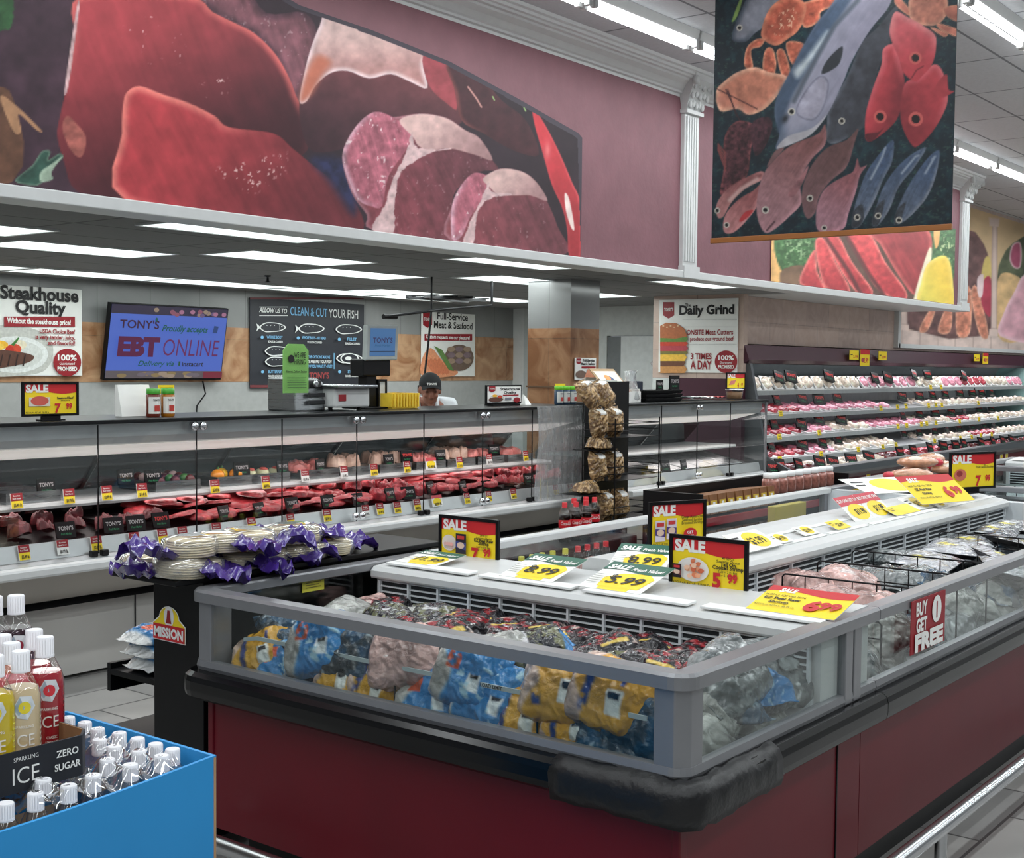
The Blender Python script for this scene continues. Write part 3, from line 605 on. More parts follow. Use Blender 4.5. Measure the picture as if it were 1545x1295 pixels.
# three mackerel
for pts, e in ((((770, 1165), (775, 1090), (800, 1000), (840, 890), (910, 790), (980, 720), (975, 830), (930, 920), (880, 1040), (810, 1160)), (795, 1118)), (((870, 1150), (890, 1070), (930, 960), (1000, 860), (1080, 790), (1150, 760), (1090, 860), (1010, 960), (960, 1080), (900, 1160)), (902, 1110)), (((985, 1150), (1000, 1080), (1050, 970), (1120, 860), (1180, 790), (1220, 780), (1200, 900), (1150, 1020), (1060, 1120), (1010, 1150)), (1010, 1132))):
    A.fill(A4(*pts), (84, 96, 116), rim=(140, 142, 152), rw=7, rdir=(1, .6), dark=(58, 78, 108), ddir=(.4, -1), tex=.25, ts=5, fiber=(-1, 2)); q = np.array(pts); A.line(A4(q[3]+(25, 30), q[4]+(15, 15), q[5]-(40, -40)), 1.6, (190, 198, 206), .6, 2); A.fill(A4(q[0], q[1], q[1]+(45, -40), q[-1]+(20, -50), q[-1]), (54, 58, 66), tex=.4, ts=4); eye(e, 17)
t = thing('fish_banner', 'tall hanging banner printed with fish, crabs and lobsters above the freezer', 'banner', (bx, (y0+y1)/2, zb))
A.fade = .12; mb = art_mesh(P3, A, art_mat(.45, .25), .85); obj('printed_cloth', mb, t, world=True)
b = MB(DARK); b.box(bx+.003, bx+.006, y0, y1, zb, zt); obj('backing', b, t, world=True)
for z0_, z1_ in ((zb-.022, zb+.008), (zt, zt+.03)):
    b = MB(flat((150, 92, 40), .45)); b.box(bx-.01, bx+.012, y0-.003, y1+.003, z0_, z1_); obj('rail', b, t, world=True, bev=.003)
for yy in (y0+.2, y1-.2):
    b = MB(DARK); b.tube([(bx, yy, zt+.03), (bx, yy, CEIL)], .004, 6); obj('wire', b, t, world=True)

# ---- second bulkhead picture: sliced red roast, greens and lemon
yy = 5.545; c0, c1 = onY(1163, 400, yy), onY(1440, 400, yy)
XS = np.linspace(c0[0], c1[0], 150); ZS = np.linspace(2.43, 3.36, 90)
P3 = np.stack([np.broadcast_to(XS[:, None], (150, 90)), np.full((150, 90), yy-.004), np.broadcast_to(ZS[None], (150, 90))], -1); px, py = proj(P3)
A = Art(px, py, (96, 72, 62)); A.c *= (.8+.4*fbm(px/12, py/12, 3))[..., None]
A.fill(A5((325, 420), (345, 430), (385, 660), (325, 650)), (222, 170, 100), tex=.2); A.fill(A5((350, 430), (520, 430), (560, 480), (480, 580), (380, 600)), (66, 104, 60), tex=.4, ts=5); A.specks(A5((350, 430), (520, 430), (560, 480), (480, 580), (380, 600)), .52, (160, 190, 140), 3)
A.fill(A5((1080, 380), (1230, 380), (1230, 620), (1100, 600)), (66, 100, 62), tex=.4, ts=5); A.specks(A5((1080, 380), (1230, 380), (1230, 620), (1100, 600)), .54, (190, 200, 150), 4)
A.fill(A5((380, 600), (500, 580), (620, 700), (400, 680)), (120, 92, 70), tex=.2)
A.fill(A5((780, 400), (1040, 390), (1100, 440), (1090, 560), (1030, 720), (940, 620), (850, 470)), (150, 52, 56), rim=(190, 88, 84), rw=8, tex=.25, fiber=(1, 2))
SL = (206, 72, 74)
for q in (((690, 420), (800, 420), (880, 560), (980, 700), (960, 745), (850, 700), (770, 580)), ((580, 420), (650, 430), (720, 560), (820, 700), (760, 720), (690, 640), (620, 520)), ((540, 460), (590, 450), (640, 560), (710, 700), (600, 690), (560, 600)), ((490, 580), (540, 500), (550, 600), (590, 700), (470, 665))): A.fill(A5(*q), SL, rim=(226, 120, 112), rw=5, dark=(170, 50, 56), ddir=(.5, 1), tex=.2, ts=6)
for q in (((590, 440), (700, 600), (760, 710)), ((690, 430), (800, 620), (880, 730))): A.line(A5(*q), 3, (86, 46, 46), .85, 2)
A.fill(A5((1085, 500), (1100, 540), (1050, 740), (1015, 735)), (226, 214, 182)); A.fill(A5((1050, 660), (1080, 570), (1150, 528), (1190, 560), (1206, 680), (1206, 780), (1040, 760)), (226, 188, 52), rim=(236, 206, 92), rw=8, dark=(206, 190, 70), ddir=(-1, .5), tex=.1); A.fill(A5((1110, 400), (1140, 390), (1135, 470), (1118, 490)), (220, 160, 90))
tag(obj('roast_mural', art_mesh(P3, A, art_mat(.55, .3), 1.25), None, world=True), 'picture of sliced red roast with a lemon on the bulkhead beyond the banner', 'mural')

# ---- arched market picture on the far wall
yy = 6.40; XS = np.linspace(16.36, 25.0, 200); ZS = np.linspace(1.957, 4.0, 120)
P3 = np.stack([np.broadcast_to(XS[:, None], (200, 120)), np.full((200, 120), yy-.006), np.broadcast_to(ZS[None], (200, 120))], -1); px, py = proj(P3)
A = Art(px, py, (206, 176, 130)); A.c *= (.9+.2*fbm(px/25, py/25, 3))[..., None]
A.fill(A5((900, 880), (1700, 915), (1700, 1010), (900, 1000)), (206, 184, 174), sm=0, tex=.15); 
for k in range(9): A.line(A5((960+k*85, 885), (960+k*85, 980)), .6, (170, 146, 136))
A.fill(A5((985, 880), (985, 600), (1150, 450), (1280, 405), (1330, 440), (1370, 520), (1385, 640), (1385, 910)), (104, 72, 70), tex=.4, ts=10, sm=2)
for q in (((1040, 885), (1090, 790), (1120, 790), (1080, 890)), ((1130, 890), (1170, 780), (1200, 790), (1190, 895)), ((1220, 900), (1230, 700), (1290, 690), (1285, 900)), ((1290, 720), (1320, 680), (1375, 905), (1330, 905))): A.fill(A5(*q), (206, 128, 100), rim=(226, 160, 130), rw=4, tex=.3, ts=6)
A.fill(A5((1340, 640), (1355, 545), (1380, 540), (1385, 640)), (214, 190, 100)); A.fill(A5((1340, 760), (1350, 650), (1385, 640), (1385, 820)), (176, 50, 74)); A.fill(A5((1320, 640), (1350, 620), (1345, 720), (1325, 720)), (226, 200, 200))
A.fill(A5((1415, 915), (1415, 640), (1440, 540), (1490, 470), (1600, 420), (1720, 470), (1780, 640), (1780, 930)), (84, 92, 66), tex=.4, ts=12, sm=2)
A.fill(A5((1420, 915), (1420, 640), (1500, 620), (1560, 700), (1545, 920)), (214, 176, 120), tex=.2); A.fill(A5((1430, 915), (1450, 800), (1500, 700), (1545, 620), (1620, 640), (1650, 930)), (216, 160, 172), rim=(232, 190, 198), rw=8, tex=.15); A.fill(A5((1475, 540), (1490, 475), (1530, 470), (1530, 580), (1495, 585)), (166, 70, 100), rim=(220, 190, 190), rw=4)
for q in (((935, 860), (940, 300), (980, 300), (985, 860)), ((1385, 880), (1392, 380), (1418, 380), (1415, 885))): A.fill(A5(*q), (214, 190, 178), rim=(180, 150, 140), rw=3, sm=0, tex=.05)
for q in (((925, 885), (925, 855), (992, 860), (992, 888)), ((1376, 915), (1378, 880), (1418, 882), (1420, 916)), ((1380, 385), (1376, 345), (1428, 350), (1424, 390))): A.fill(A5(*q), (220, 196, 184), sm=0, tex=.05)
tag(obj('market_mural', art_mesh(P3, A, art_mat(.6, .3), 1.1), None, world=True), 'painted arches with columns and heaped food on the far right wall', 'mural')
# ================================================================ FREEZERS
FX0, FX1, FYR, FYL, RAIL = 2.53, 3.648, 1.46, 3.25, .90
def rrect(x0, x1, y0, y1, r, n=5):
    P = []
    for cx, cy, a in ((x1-r, y1-r, 0), (x0+r, y1-r, PI/2), (x0+r, y0+r, PI), (x1-r, y0+r, 1.5*PI)):
        for k in range(n+1): P.append((cx+r*math.cos(a+PI/2*k/n), cy+r*math.sin(a+PI/2*k/n)))
    return P
def ring(mb, path, prof, closed):   # prof: (outward, z) closed profile swept round a flat path with outward offsets; path walked counter-clockwise
    N = len(path); V = []; M = len(prof)
    for i in range(N):
        p = np.array(path[i]); a = np.array(path[i-1]) if (closed or i > 0) else p; c = np.array(path[(i+1) % N]) if (closed or i < N-1) else p
        t = unit(c-a) if np.linalg.norm(c-a) > 0 else np.array([1, 0]); nrm = np.array([t[1], -t[0]])
        e1 = unit(p-a) if np.linalg.norm(p-a) > 1e-9 else t; k = 1/max(.5, abs(float(np.dot(nrm, np.array([e1[1], -e1[0]])))))
        for o, z in prof: V.append((p[0]+nrm[0]*o*k, p[1]+nrm[1]*o*k, z))
    F = []
    for i in range(N if closed else N-1):
        j = (i+1) % N
        for m in range(M): F.append((i*M+m, j*M+m, j*M+(m+1) % M, i*M+(m+1) % M))
    if not closed: F += [tuple(range(M)), tuple(range((N-1)*M, N*M))[::-1]]
    mb.add(V, F, False); return mb
GRIB = flat((30, 34, 37), .7); TAPE = flat((14, 14, 16), .42, bump=.8, bscale=16)
RAILP = [(0, RAIL-.034), (.004, RAIL-.038), (.004, RAIL-.008), (-.004, RAIL), (-.052, RAIL), (-.056, RAIL-.006), (-.056, RAIL-.03), (-.05, RAIL-.034)]
LOWP = [(-.008, .648), (-.004, .66), (-.008, .678), (-.034, .678), (-.034, .648)]
BUMP = [(-.04, .560), (.018, .562), (.03, .572), (.034, .59), (.034, .618), (.03, .634), (.016, .646), (-.04, .65)]
def grille(mb, org, along, L, H, n_h, n_v):   # slotted white air grille: dark back, bars; org lower corner, along the run, facing out = right hand side
    a = unit(along); up = EZ; out = np.cross(a, up); org = np.asarray(org, float)
    mb.use(GRIB); mb.obox(org+a*L/2+up*H/2-out*.013, (a, up, out), (L/2, H/2, .003))
    mb.use(LINER)
    for k in range(n_h+1): mb.obox(org+a*L/2+up*(H*k/n_h)-out*.006, (a, up, out), (L/2, H/n_h*.12, .004))
    for k in range(n_v+1): mb.obox(org+a*(L*k/n_v)+up*H/2-out*.003, (a, up, out), (.004, H/2, .006))
def end_unit(x0, x1, label, near):
    """an end-of-aisle freezer, glass on three sides; near=True has its glass front towards -X"""
    t = thing('end_freezer', label, 'freezer', ((x0+x1)/2, (FYR+FYL)/2, 0))
    if near: P = [(x1, FYL), (x0+.05, FYL)]+[(x0+.05-.05*math.sin(a), FYL-.05+.05*math.cos(a)) for a in np.linspace(.3, 1.3, 4)]+[(x0, FYL-.05), (x0, FYR+.05)]+[(x0+.05-.05*math.cos(a), FYR+.05-.05*math.sin(a)) for a in np.linspace(.3, 1.3, 4)]+[(x0+.05, FYR), (x1, FYR)]
    else: P = [(x0, FYR), (x1-.05, FYR), (x1-.015, FYR+.015), (x1, FYR+.05), (x1, FYL-.05), (x1-.015, FYL-.015), (x1-.05, FYL), (x0, FYL)]
    b = MB(BURG); b.box(x0+.05 if near else x0, x1 if near else x1-.05, FYR+.05, FYL-.05, .14, .60)
    obj('base_panel', b, t, world=True)
    b = MB(flat((60, 14, 24), .4)); xe = x0+.05 if near else x1-.05
    for y in (FYR+.05, FYL-.05): b = MB(BURG); b.box(xe-.006, xe+.03, y-.012, y+.012, .14, .60); obj('edge_strip', b, t, world=True, bev=.004)
    b = MB(BLACK); b.box(x0+.13 if near else x0, x1 if near else x1-.13, FYR+.13, FYL-.13, 0, .139); obj('plinth', b, t, world=True)
    b = MB(RUBBER); ring(b, P, BUMP, False); o = obj('bumper', b, t, world=True)
    b = MB(ALU); ring(b, P, RAILP, False); obj('top_rail', b, t, world=True)
    b = MB(ALU); ring(b, P, LOWP, False); obj('glass_channel', b, t, world=True)
    if near:
        for y in (FYR+.02, FYL-.02): b = MB(GLASSD); b.box(x0+1.0, x1-.004, y-.003, y+.003, .67, RAIL-.034); obj('side_glass', b, t, world=True)
    def corner(cx, cy):
        b = MB(ALU); b.prism([(cx-.042, cy-.014), (cx-.014, cy-.042), (cx+.042, cy-.042), (cx+.042, cy+.042), (cx-.042, cy+.042)] if cy < 2 else [(cx-.042, cy-.042), (cx+.042, cy-.042), (cx+.042, cy+.042), (cx-.014, cy+.042), (cx-.042, cy+.014)], 'z', .65, RAIL-.034)
        obj('corner_post', b, t, world=True, bev=.003)
    xc = x0+.052 if near else x1-.052
    corner(xc, FYR+.052); corner(xc, FYL-.052)
    xg = x0+.02 if near else x1-.02; g0, g1 = (xc+.03, x0+.90) if near else (x0+.04, xc-.03)
    b = MB(GLASSD); b.box(xg-.003, xg+.003, FYR+.09, FYL-.09, .67, RAIL-.034); obj('front_glass', b, t, world=True)
    b = MB(GLASSD); b.box(g0, g1, FYR+.017, FYR+.023, .67, RAIL-.034); obj('side_glass', b, t, world=True)
    b = MB(GLASSD); b.box(g0, g1, FYL-.023, FYL-.017, .67, RAIL-.034); obj('side_glass', b, t, world=True)
    # tub
    b = MB(LINER); xa, xb = (x0+.06, x1-.01) if near else (x0+.06, x1-.06)
    b.box(xa, xb, FYR+.06, FYL-.06, .601, .606); obj('tub_floor', b, t, world=True)
    if near:
        b = MB(BLACK); b.box(x0+.948, x0+.954, FYR+.046, FYR+.06, .14, .56); obj('panel_joint', b, t, world=True)
        b = MB(WHITE); b.box(x0+.93, x0+1.07, FYR+.045, FYR+.049, .52, .545); obj('asset_tag', b, t, world=True)
        for s_ in (0, 1):
            for x in (x0+.895, x0+.955):
                b = MB(ALU); ya_, yb_ = (FYR+.004, FYR+.04) if not s_ else (FYL-.04, FYL-.004); b.box(x, x+.05, ya_, yb_, .65, RAIL-.034); obj('upright_post', b, t, world=True, bev=.003)
        # white back divider with grille
        xl, xt = x0+.755, x0+1.11
        b = MB(OFFW); ya, yb = FYR+.03, FYL-.06
        b.prism([(xl, .845), (xl-.004, .852), (xl-.004, .872), (xl+.012, .886), (xt-.10, .902), (xt, .903), (xt, .64), (xl+.03, .64), (xl+.03, .845)], 'y', ya, yb)
        d = obj('divider', b, t, world=True)
        b = MB(LINER); grille(b, (xl+.012, yb-.03, .70), (0, -1, 0), yb-ya-.06, .138, 7, 12); obj('air_grille', b, t, world=True)
        b = MB(LINER); b.prism([(xl-.02, .61), (xl+.04, .61), (xl+.04, .70), (xl+.02, .70)], 'y', ya+.02, yb-.02); obj('grille_skirt', b, t, world=True)
        for k in range(4):
            y1 = yb-.04-k*(yb-ya)/4; b = MB(WHITE); b.obox(((xl+.06), y1-.19, .898), (unit((1, 0, .04)), EY, EZ), (.03, .19, .004)); obj('tag_channel', b, d, world=True, bev=.002)
        # load limit guard: clear strip on black wire legs
        b = MB(flat((196, 206, 206), .25)); pts = [(x0+.10, FYL-.14, .735)]+[(x0+.085, FYL-.16-.02*k, .745+.004*k) for k in range(4)]+[(x0+.085, FYR+.16, .757)]
        for p, q in zip(pts[:-1], pts[1:]): b.hexa([(p[0], p[1], p[2]-.006), (q[0], q[1], q[2]-.006), (q[0]+.004, q[1], q[2]-.006), (p[0]+.004, p[1], p[2]-.006), (p[0], p[1], p[2]+.006), (q[0], q[1], q[2]+.006), (q[0]+.004, q[1], q[2]+.006), (p[0]+.004, p[1], p[2]+.006)])
        g = obj('load_limit_guard', b, t, world=True)
        b = MB(INK)
        for y in (2.7, 2.1, 1.78): b.text('LOAD LIMIT', .014, (x0+.084, y, .7525), (0, -1, 0), EZ, bold=.02)
        obj('lettering', b, g, world=True)
        for y in (FYL-.35, 2.45, 2.22, 1.95):
            b = MB(BLACK); b.tube([(x0+.092, y+.02, .748), (x0+.09, y+.01, .744), (x0+.088, y, .735), (x0+.088, y, .608)], .003, 6); obj('wire_leg', b, t, world=True)
        # black tape wound round the dented corner
        b = MB(TAPE); Q = [(x0+.004, FYR+.36), (x0, FYR+.05)]+[(x0+.05-.05*math.cos(a), FYR+.05-.05*math.sin(a)) for a in np.linspace(.3, 1.3, 4)]+[(x0+.05, FYR), (x0+.42, FYR+.004)]
        rr = np.random.RandomState(4); prof = [(-.01, .545), (.034, .55), (.042, .575), (.043, .62), (.03, .645), (.006, .656), (-.01, .655)]
        fine = [];
        for p, q in zip(Q[:-1], Q[1:]):
            n = max(1, int(np.linalg.norm(np.array(q)-p)/.035))
            fine += [tuple(np.array(p)+(np.array(q)-p)*k/n) for k in range(n)]
        fine.append(Q[-1]); ring(b, fine, prof, False)
        b.sm = [True]*len(b.f); b.v = [(x+rr.uniform(-.003, .003), y+rr.uniform(-.003, .003), z+rr.uniform(-.006, .005)) for x, y, z in b.v]; obj('corner_tape', b, t, world=True)
    else:
        b = MB(LINER); b.prism([(x0+.004, .60), (x0+.06, .60), (x0+.06, .865), (x0+.09, .868), (x0+.09, .886), (x0+.004, .886)], 'y', FYR+.03, FYL-.03); obj('divider', b, t, world=True)
    return t
NEARF = end_unit(FX0, FX1, 'maroon end freezer with glass sides full of bagged frozen chicken', True)
FARF = end_unit(7.20, 8.05, 'far maroon end freezer beyond the white cross wall of the island', False)
# ---- island
t = ISL = thing('island_freezer', 'long maroon island freezer with a white slotted spine down its middle', 'freezer', (5.35, 2.35, 0))
ia, ib = 3.652, 7.196
b = MB(BURG); b.box(ia, ib, FYR+.05, FYL-.05, .14, .60); obj('base_panel', b, t, world=True)
for x in (5.40,):
    b = MB(BLACK); b.box(x, x+.006, FYR+.046, FYR+.06, .14, .56); obj('panel_joint', b, t, world=True)
b = MB(BLACK); b.box(ia, ib, FYR+.13, FYL-.13, 0, .139); obj('plinth', b, t, world=True)
for sgn, y in ((0, FYR), (1, FYL)):
    P = [(ia, y), (ib, y)] if not sgn else [(ib, y), (ia, y)]
    b = MB(RUBBER); ring(b, P, BUMP, False); obj('bumper', b, t, world=True)
    b = MB(ALU if not sgn else OFFW); ring(b, P, RAILP, False); obj('top_rail', b, t, world=True)
    b = MB(ALU); ring(b, P, LOWP, False); obj('glass_channel', b, t, world=True)
    yc = y+.02 if not sgn else y-.02
    for x0, x1 in ((3.67, 5.39), (5.41, 7.14)):
        b = MB(GLASSD); b.box(x0, x1, yc-.003, yc+.003, .67, RAIL-.034); obj('side_glass', b, t, world=True)
    for x in (7.145,):
        b = MB(ALU); b.box(x, x+.05, min(y, yc+.02 if not sgn else yc-.02)+(.004 if not sgn else 0), max(y, yc+.02 if not sgn else yc-.02)-(.004 if sgn else 0), .65, RAIL-.034); obj('upright_post', b, t, world=True, bev=.003)
    b = MB(ALU); ys = y+.004 if not sgn else y-.004
    for zz in (.655, .668): b.tube([(ia, ys-.012 if not sgn else ys+.012, zz), (ib, ys-.012 if not sgn else ys+.012, zz)], .003, 6)
b = MB(LINER); b.box(ia+.01, ib-.01, FYR+.06, FYL-.06, .601, .606); obj('tub_floor', b, t, world=True)
ya, yb = 2.16, 2.535; xs0, xs1 = 3.655, 7.19
b = MB(OFFW); b.prism([(ya+.03, .64), (ya+.03, .855), (ya, .862), (ya-.004, .87), (ya-.004, .888), (ya+.012, .902), (yb-.1, .945), (yb-.03, .945), (yb, .93), (yb, .64)], 'x', xs0, xs1); SPINE = obj('spine', b, t, world=True)
b = MB(LINER); grille(b, (xs0+.02, ya+.012, .715), (1, 0, 0), xs1-xs0-.04, .138, 7, 12); obj('air_grille', b, t, world=True)
b = MB(LINER); b.prism([(ya-.03, .61), (ya+.04, .61), (ya+.04, .715), (ya+.02, .715)], 'x', xs0+.02, xs1-.02); obj('grille_skirt', b, t, world=True)
ups = unit((0, .26, .043)); nsp = np.cross(EX, ups)
for k in range(8):
    for j, yy in enumerate((.07, .17)):
        x = xs0+.06+k*.44; c = np.array([x+.2, ya+.012+yy, .902+.043*yy/.26+.002]); b = MB(WHITE); b.obox(c, (EX, ups, nsp), (.2, .012, .002)); obj('tag_channel', b, SPINE, world=True)
for k, px in enumerate((1236, 1252, 1330, 1262, 1405)):
    pass
# wire dividers standing in the right-hand well
for k, (x, h) in enumerate(((3.92, .80), (4.32, .85), (4.62, .865), (4.95, .87), (5.95, .85))):
    b = MB(BLACK); zt = h; z0 = .607; y0, y1 = 1.56, 2.10
    b.tube([(x, y0, z0), (x, y0, zt-.01), (x, y0+.01, zt), (x, y1-.01, zt), (x, y1, zt-.01), (x, y1, z0)], .0035, 6)
    for z in (zt-.055,): b.tube([(x, y0, z), (x, y1, z)], .003, 6)
    for j in range(1, 6): yy = y0+(y1-y0)*j/6; b.tube([(x, yy, z0), (x, yy, zt)], .0025, 6)
    tag(obj('wire_divider', b, None, world=True), '%s black wire divider along the right-hand well of the island freezer' % nth(k+1), 'divider', 'wire dividers in the island freezer')
# stainless guard rail on the floor round the freezers
t = thing('guard_rail', 'round stainless guard rail standing on short posts round the freezers', 'rail', (3.9, 1.36, 0))
b = MB(CHROME); pth = [(8.1, 1.36, .18), (2.49, 1.36, .18)]+[(2.49-.07*math.sin(a), 1.43-.07*math.cos(a), .18) for a in np.linspace(.3, 1.3, 4)]+[(2.42, 1.43, .18), (2.42, 3.10, .18), (2.44, 3.14, .18), (2.50, 3.16, .18)]
b.tube(pth, .026, 12); obj('rail', b, t, world=True)
for x, y in ((3.94, 1.36), (5.6, 1.36), (7.3, 1.36), (2.42, 2.0), (2.42, 2.85)):
    b = MB(CHROME); b.cyl((x, y), .02, .006, .165, 10); p = obj('post', b, t, world=True)
    b = MB(CHROME); b.cyl((x, y), .05, 0, .008, 14); obj('foot_plate', b, p, world=True)

# ---- buy one get one sign stuck to the side glass
t = thing('promotion_sign', 'red BUY 1 GET 1 FREE sign stuck on the side glass of the island freezer', 'sign', (4.03, 1.452, .715))
b = MB(DRED); b.box(3.885, 4.185, 1.4505, 1.4535, .715, .884); obj('board', b, t, world=True)
p = Print((3.885, 1.4502, .715), EX, EZ, n=(0, -1, 0)); p.text('BUY', .058, .085, .118, PAPER, bold=.045, xs=.85); p.text('GET', .058, .085, .066, PAPER, bold=.045, xs=.85)
p.ell(.215, .118, .042, .044, PAPER); p.text('1', .075, .215, .090, DRED, bold=.02); p.text('FREE', .072, .15, .008, PAPER, bold=.06, fit=.25); obj('print', p.mb, t, world=True)

# ---- framed sale signs and loose price cards
def shrimp(p, u, v, r, seed=1):
    rr = random.Random(seed); p.ell(u, v, r*1.5, r, flat((236, 232, 226), .5))
    for k in range(16):
        a, d = rr.uniform(0, 6.28), rr.uniform(0, .75)*r; c = [(226, 130, 90), (240, 170, 130), (210, 104, 70), (246, 200, 170)][k % 4]
        p.ell(u+1.35*d*math.cos(a), v+d*math.sin(a), r*.30, r*.2, flat(c, .5), 12, rr.uniform(0, 1), rr.uniform(5, 6.2))
def pack(p, u, v, w, h, c1, c2): p.rect(u, v, u+w, v+h, flat(c1, .4)); p.poly([(u, v+h*.3), (u+w, v+h*.2), (u+w, v+h*.55), (u, v+h*.62)], flat(c2, .4)); p.ell(u+w/2, v+h*.42, w*.36, h*.16, flat((226, 196, 176), .4)); p.rect(u+w*.15, v+h*.72, u+w*.85, v+h*.9, flat((200, 60, 60), .4))
def wave(p, w, h, y, m, amp=.05, n=14): p.poly([(0, h), (0, h*y)]+[(w*k/n, h*(y+amp*math.sin(k/n*2*PI))) for k in range(n+1)]+[(w, h)], m)
def sale_sign(bl, right, w, h, label, lines, dollars, cents, foot, art, name='sale_sign', lean=.0, legs=True):
    right = unit(right); n = np.cross(right, EZ); up = unit(EZ-n*lean); bl = np.asarray(bl, float); c = bl+right*w/2
    t = thing(name, label, 'sign', (c[0], c[1], bl[2]-(.02 if legs else 0)))
    f = .012; b = MB(BLACK)
    for (u0, v0, u1, v1) in ((0, 0, w, f), (0, h-f, w, h), (0, f, f, h-f), (w-f, f, w, h-f)):
        b.obox(bl+right*(u0+u1)/2+up*(v0+v1)/2, (right, up, n), ((u1-u0)/2, (v1-v0)/2, .006))
    b.obox(bl+right*w/2+up*h/2-n*.003, (right, up, n), (w/2-f/2, h/2-f/2, .002)); obj('frame', b, t, world=True)
    if legs:
        b = MB(BLACK); b.obox(bl+right*w/2-up*.008-n*.0, (right, up, n), (.05, .012, .006)); b.obox(bl+right*w/2-np.array([0, 0, .018]), (right, n, EZ), (.06, .03, .003)); obj('stand', b, t, world=True)
    iw, ih = w-2*f, h-2*f
    p = Print(bl+right*f+up*f, right, up, n, .0005); p.rect(0, 0, iw, ih, YEL); wave(p, iw, ih, .72, RED); p.text('SALE', ih*.34, iw*.03, ih*.735, PAPER, align='l', bold=.05, fit=iw*.43)
    for k, (s, sz) in enumerate(lines): p.text(s, ih*sz*1.25, iw*.78, ih*(.64-.072*k), INK, bold=.03 if sz > .08 else .005, width=iw*.42)
    p.text(dollars, ih*.42, iw*.63, ih*.04, RED, bold=.045, xs=1.0); p.text(cents, ih*.25, iw*.85, ih*.165, RED, bold=.05, xs=.9)
    if foot: p.text(foot, ih*.075, iw*.02, ih*.025, INK, align='l', bold=.01)
    art(p, iw, ih); obj('printed_face', p.mb, t, world=True); return t
LR = (0, -1, 0)
c = onX(663, 845, 3.615); sale_sign(c, LR, .285, .172, 'framed yellow SALE sign for raw shrimp at 7.99 on the end freezer divider', [('26/30 Ct.', .055), ('Supreme Choice', .06), ('EZ Peel Raw', .095), ('Shrimp', .095), ('Sold in 2 lb. Bag', .055), ('for $15.98 Ea.', .055)], '7', '99', 'REGULAR RETAIL: $17.98 Ea.',
          lambda p, w, h: (p.ell(w*.16, h*.40, w*.13, h*.2, flat((226, 214, 206))), [p.ell(w*(.10+.04*(k % 4)), h*(.3+.07*(k//4)), w*.03, h*.05, flat((190+8*k, 180, 172)), 10) for k in range(8)], pack(p, w*.3, h*.16, w*.19, h*.5, (36, 34, 50), (60, 70, 140))))
c = onX(1010, 885, 3.625); sale_sign(c, LR, .285, .175, 'framed yellow SALE sign for cooked shrimp at 5.99 on the end freezer divider', [('41-50 Ct.', .06), ('Supreme Choice', .065), ('Tail On', .095), ('Cooked Shrimp', .095), ('Sold in 2 lb. Bag', .055), ('for $11.98 Ea.', .055)], '5', '99', 'REGULAR RETAIL: $18.98 Ea.',
          lambda p, w, h: (shrimp(p, w*.3, h*.36, w*.15), pack(p, w*.04, h*.16, w*.12, h*.3, (40, 30, 40), (120, 60, 60))))
c = onY(978, 831, 2.40); sale_sign(c, unit((.93, -.37, 0)), .255, .172, 'framed SALE sign for breaded shrimp standing on the white island spine', [('Great American', .08), ('Seafood Jumbo', .08), ('Breaded Shrimp', .08)], '', '', 'REGULAR RETAIL: $11.99',
          lambda p, w, h: (pack(p, w*.06, h*.12, w*.19, h*.5, (224, 214, 226), (80, 60, 130)), pack(p, w*.27, h*.16, w*.19, h*.5, (224, 214, 226), (80, 60, 130)), p.ell(w*.72, h*.27, w*.13, h*.14, RED), p.text('GET', h*.1, w*.72, h*.27, PAPER, bold=.03), p.text('FREE', h*.1, w*.72, h*.17, PAPER, bold=.03)))
c = onY(1432, 740, 2.36); sale_sign(c, unit((.93, -.37, 0)), .36, .20, 'framed SALE sign at 7.99 on the far end of the island spine', [('lb.', .06), ('Fresh Lamb Shoulder', .08)], '7', '99', '', lambda p, w, h: (p.ell(w*.2, h*.38, w*.14, h*.18, flat((206, 110, 90))), p.ell(w*.18, h*.42, w*.07, h*.09, flat((150, 50, 50)))))
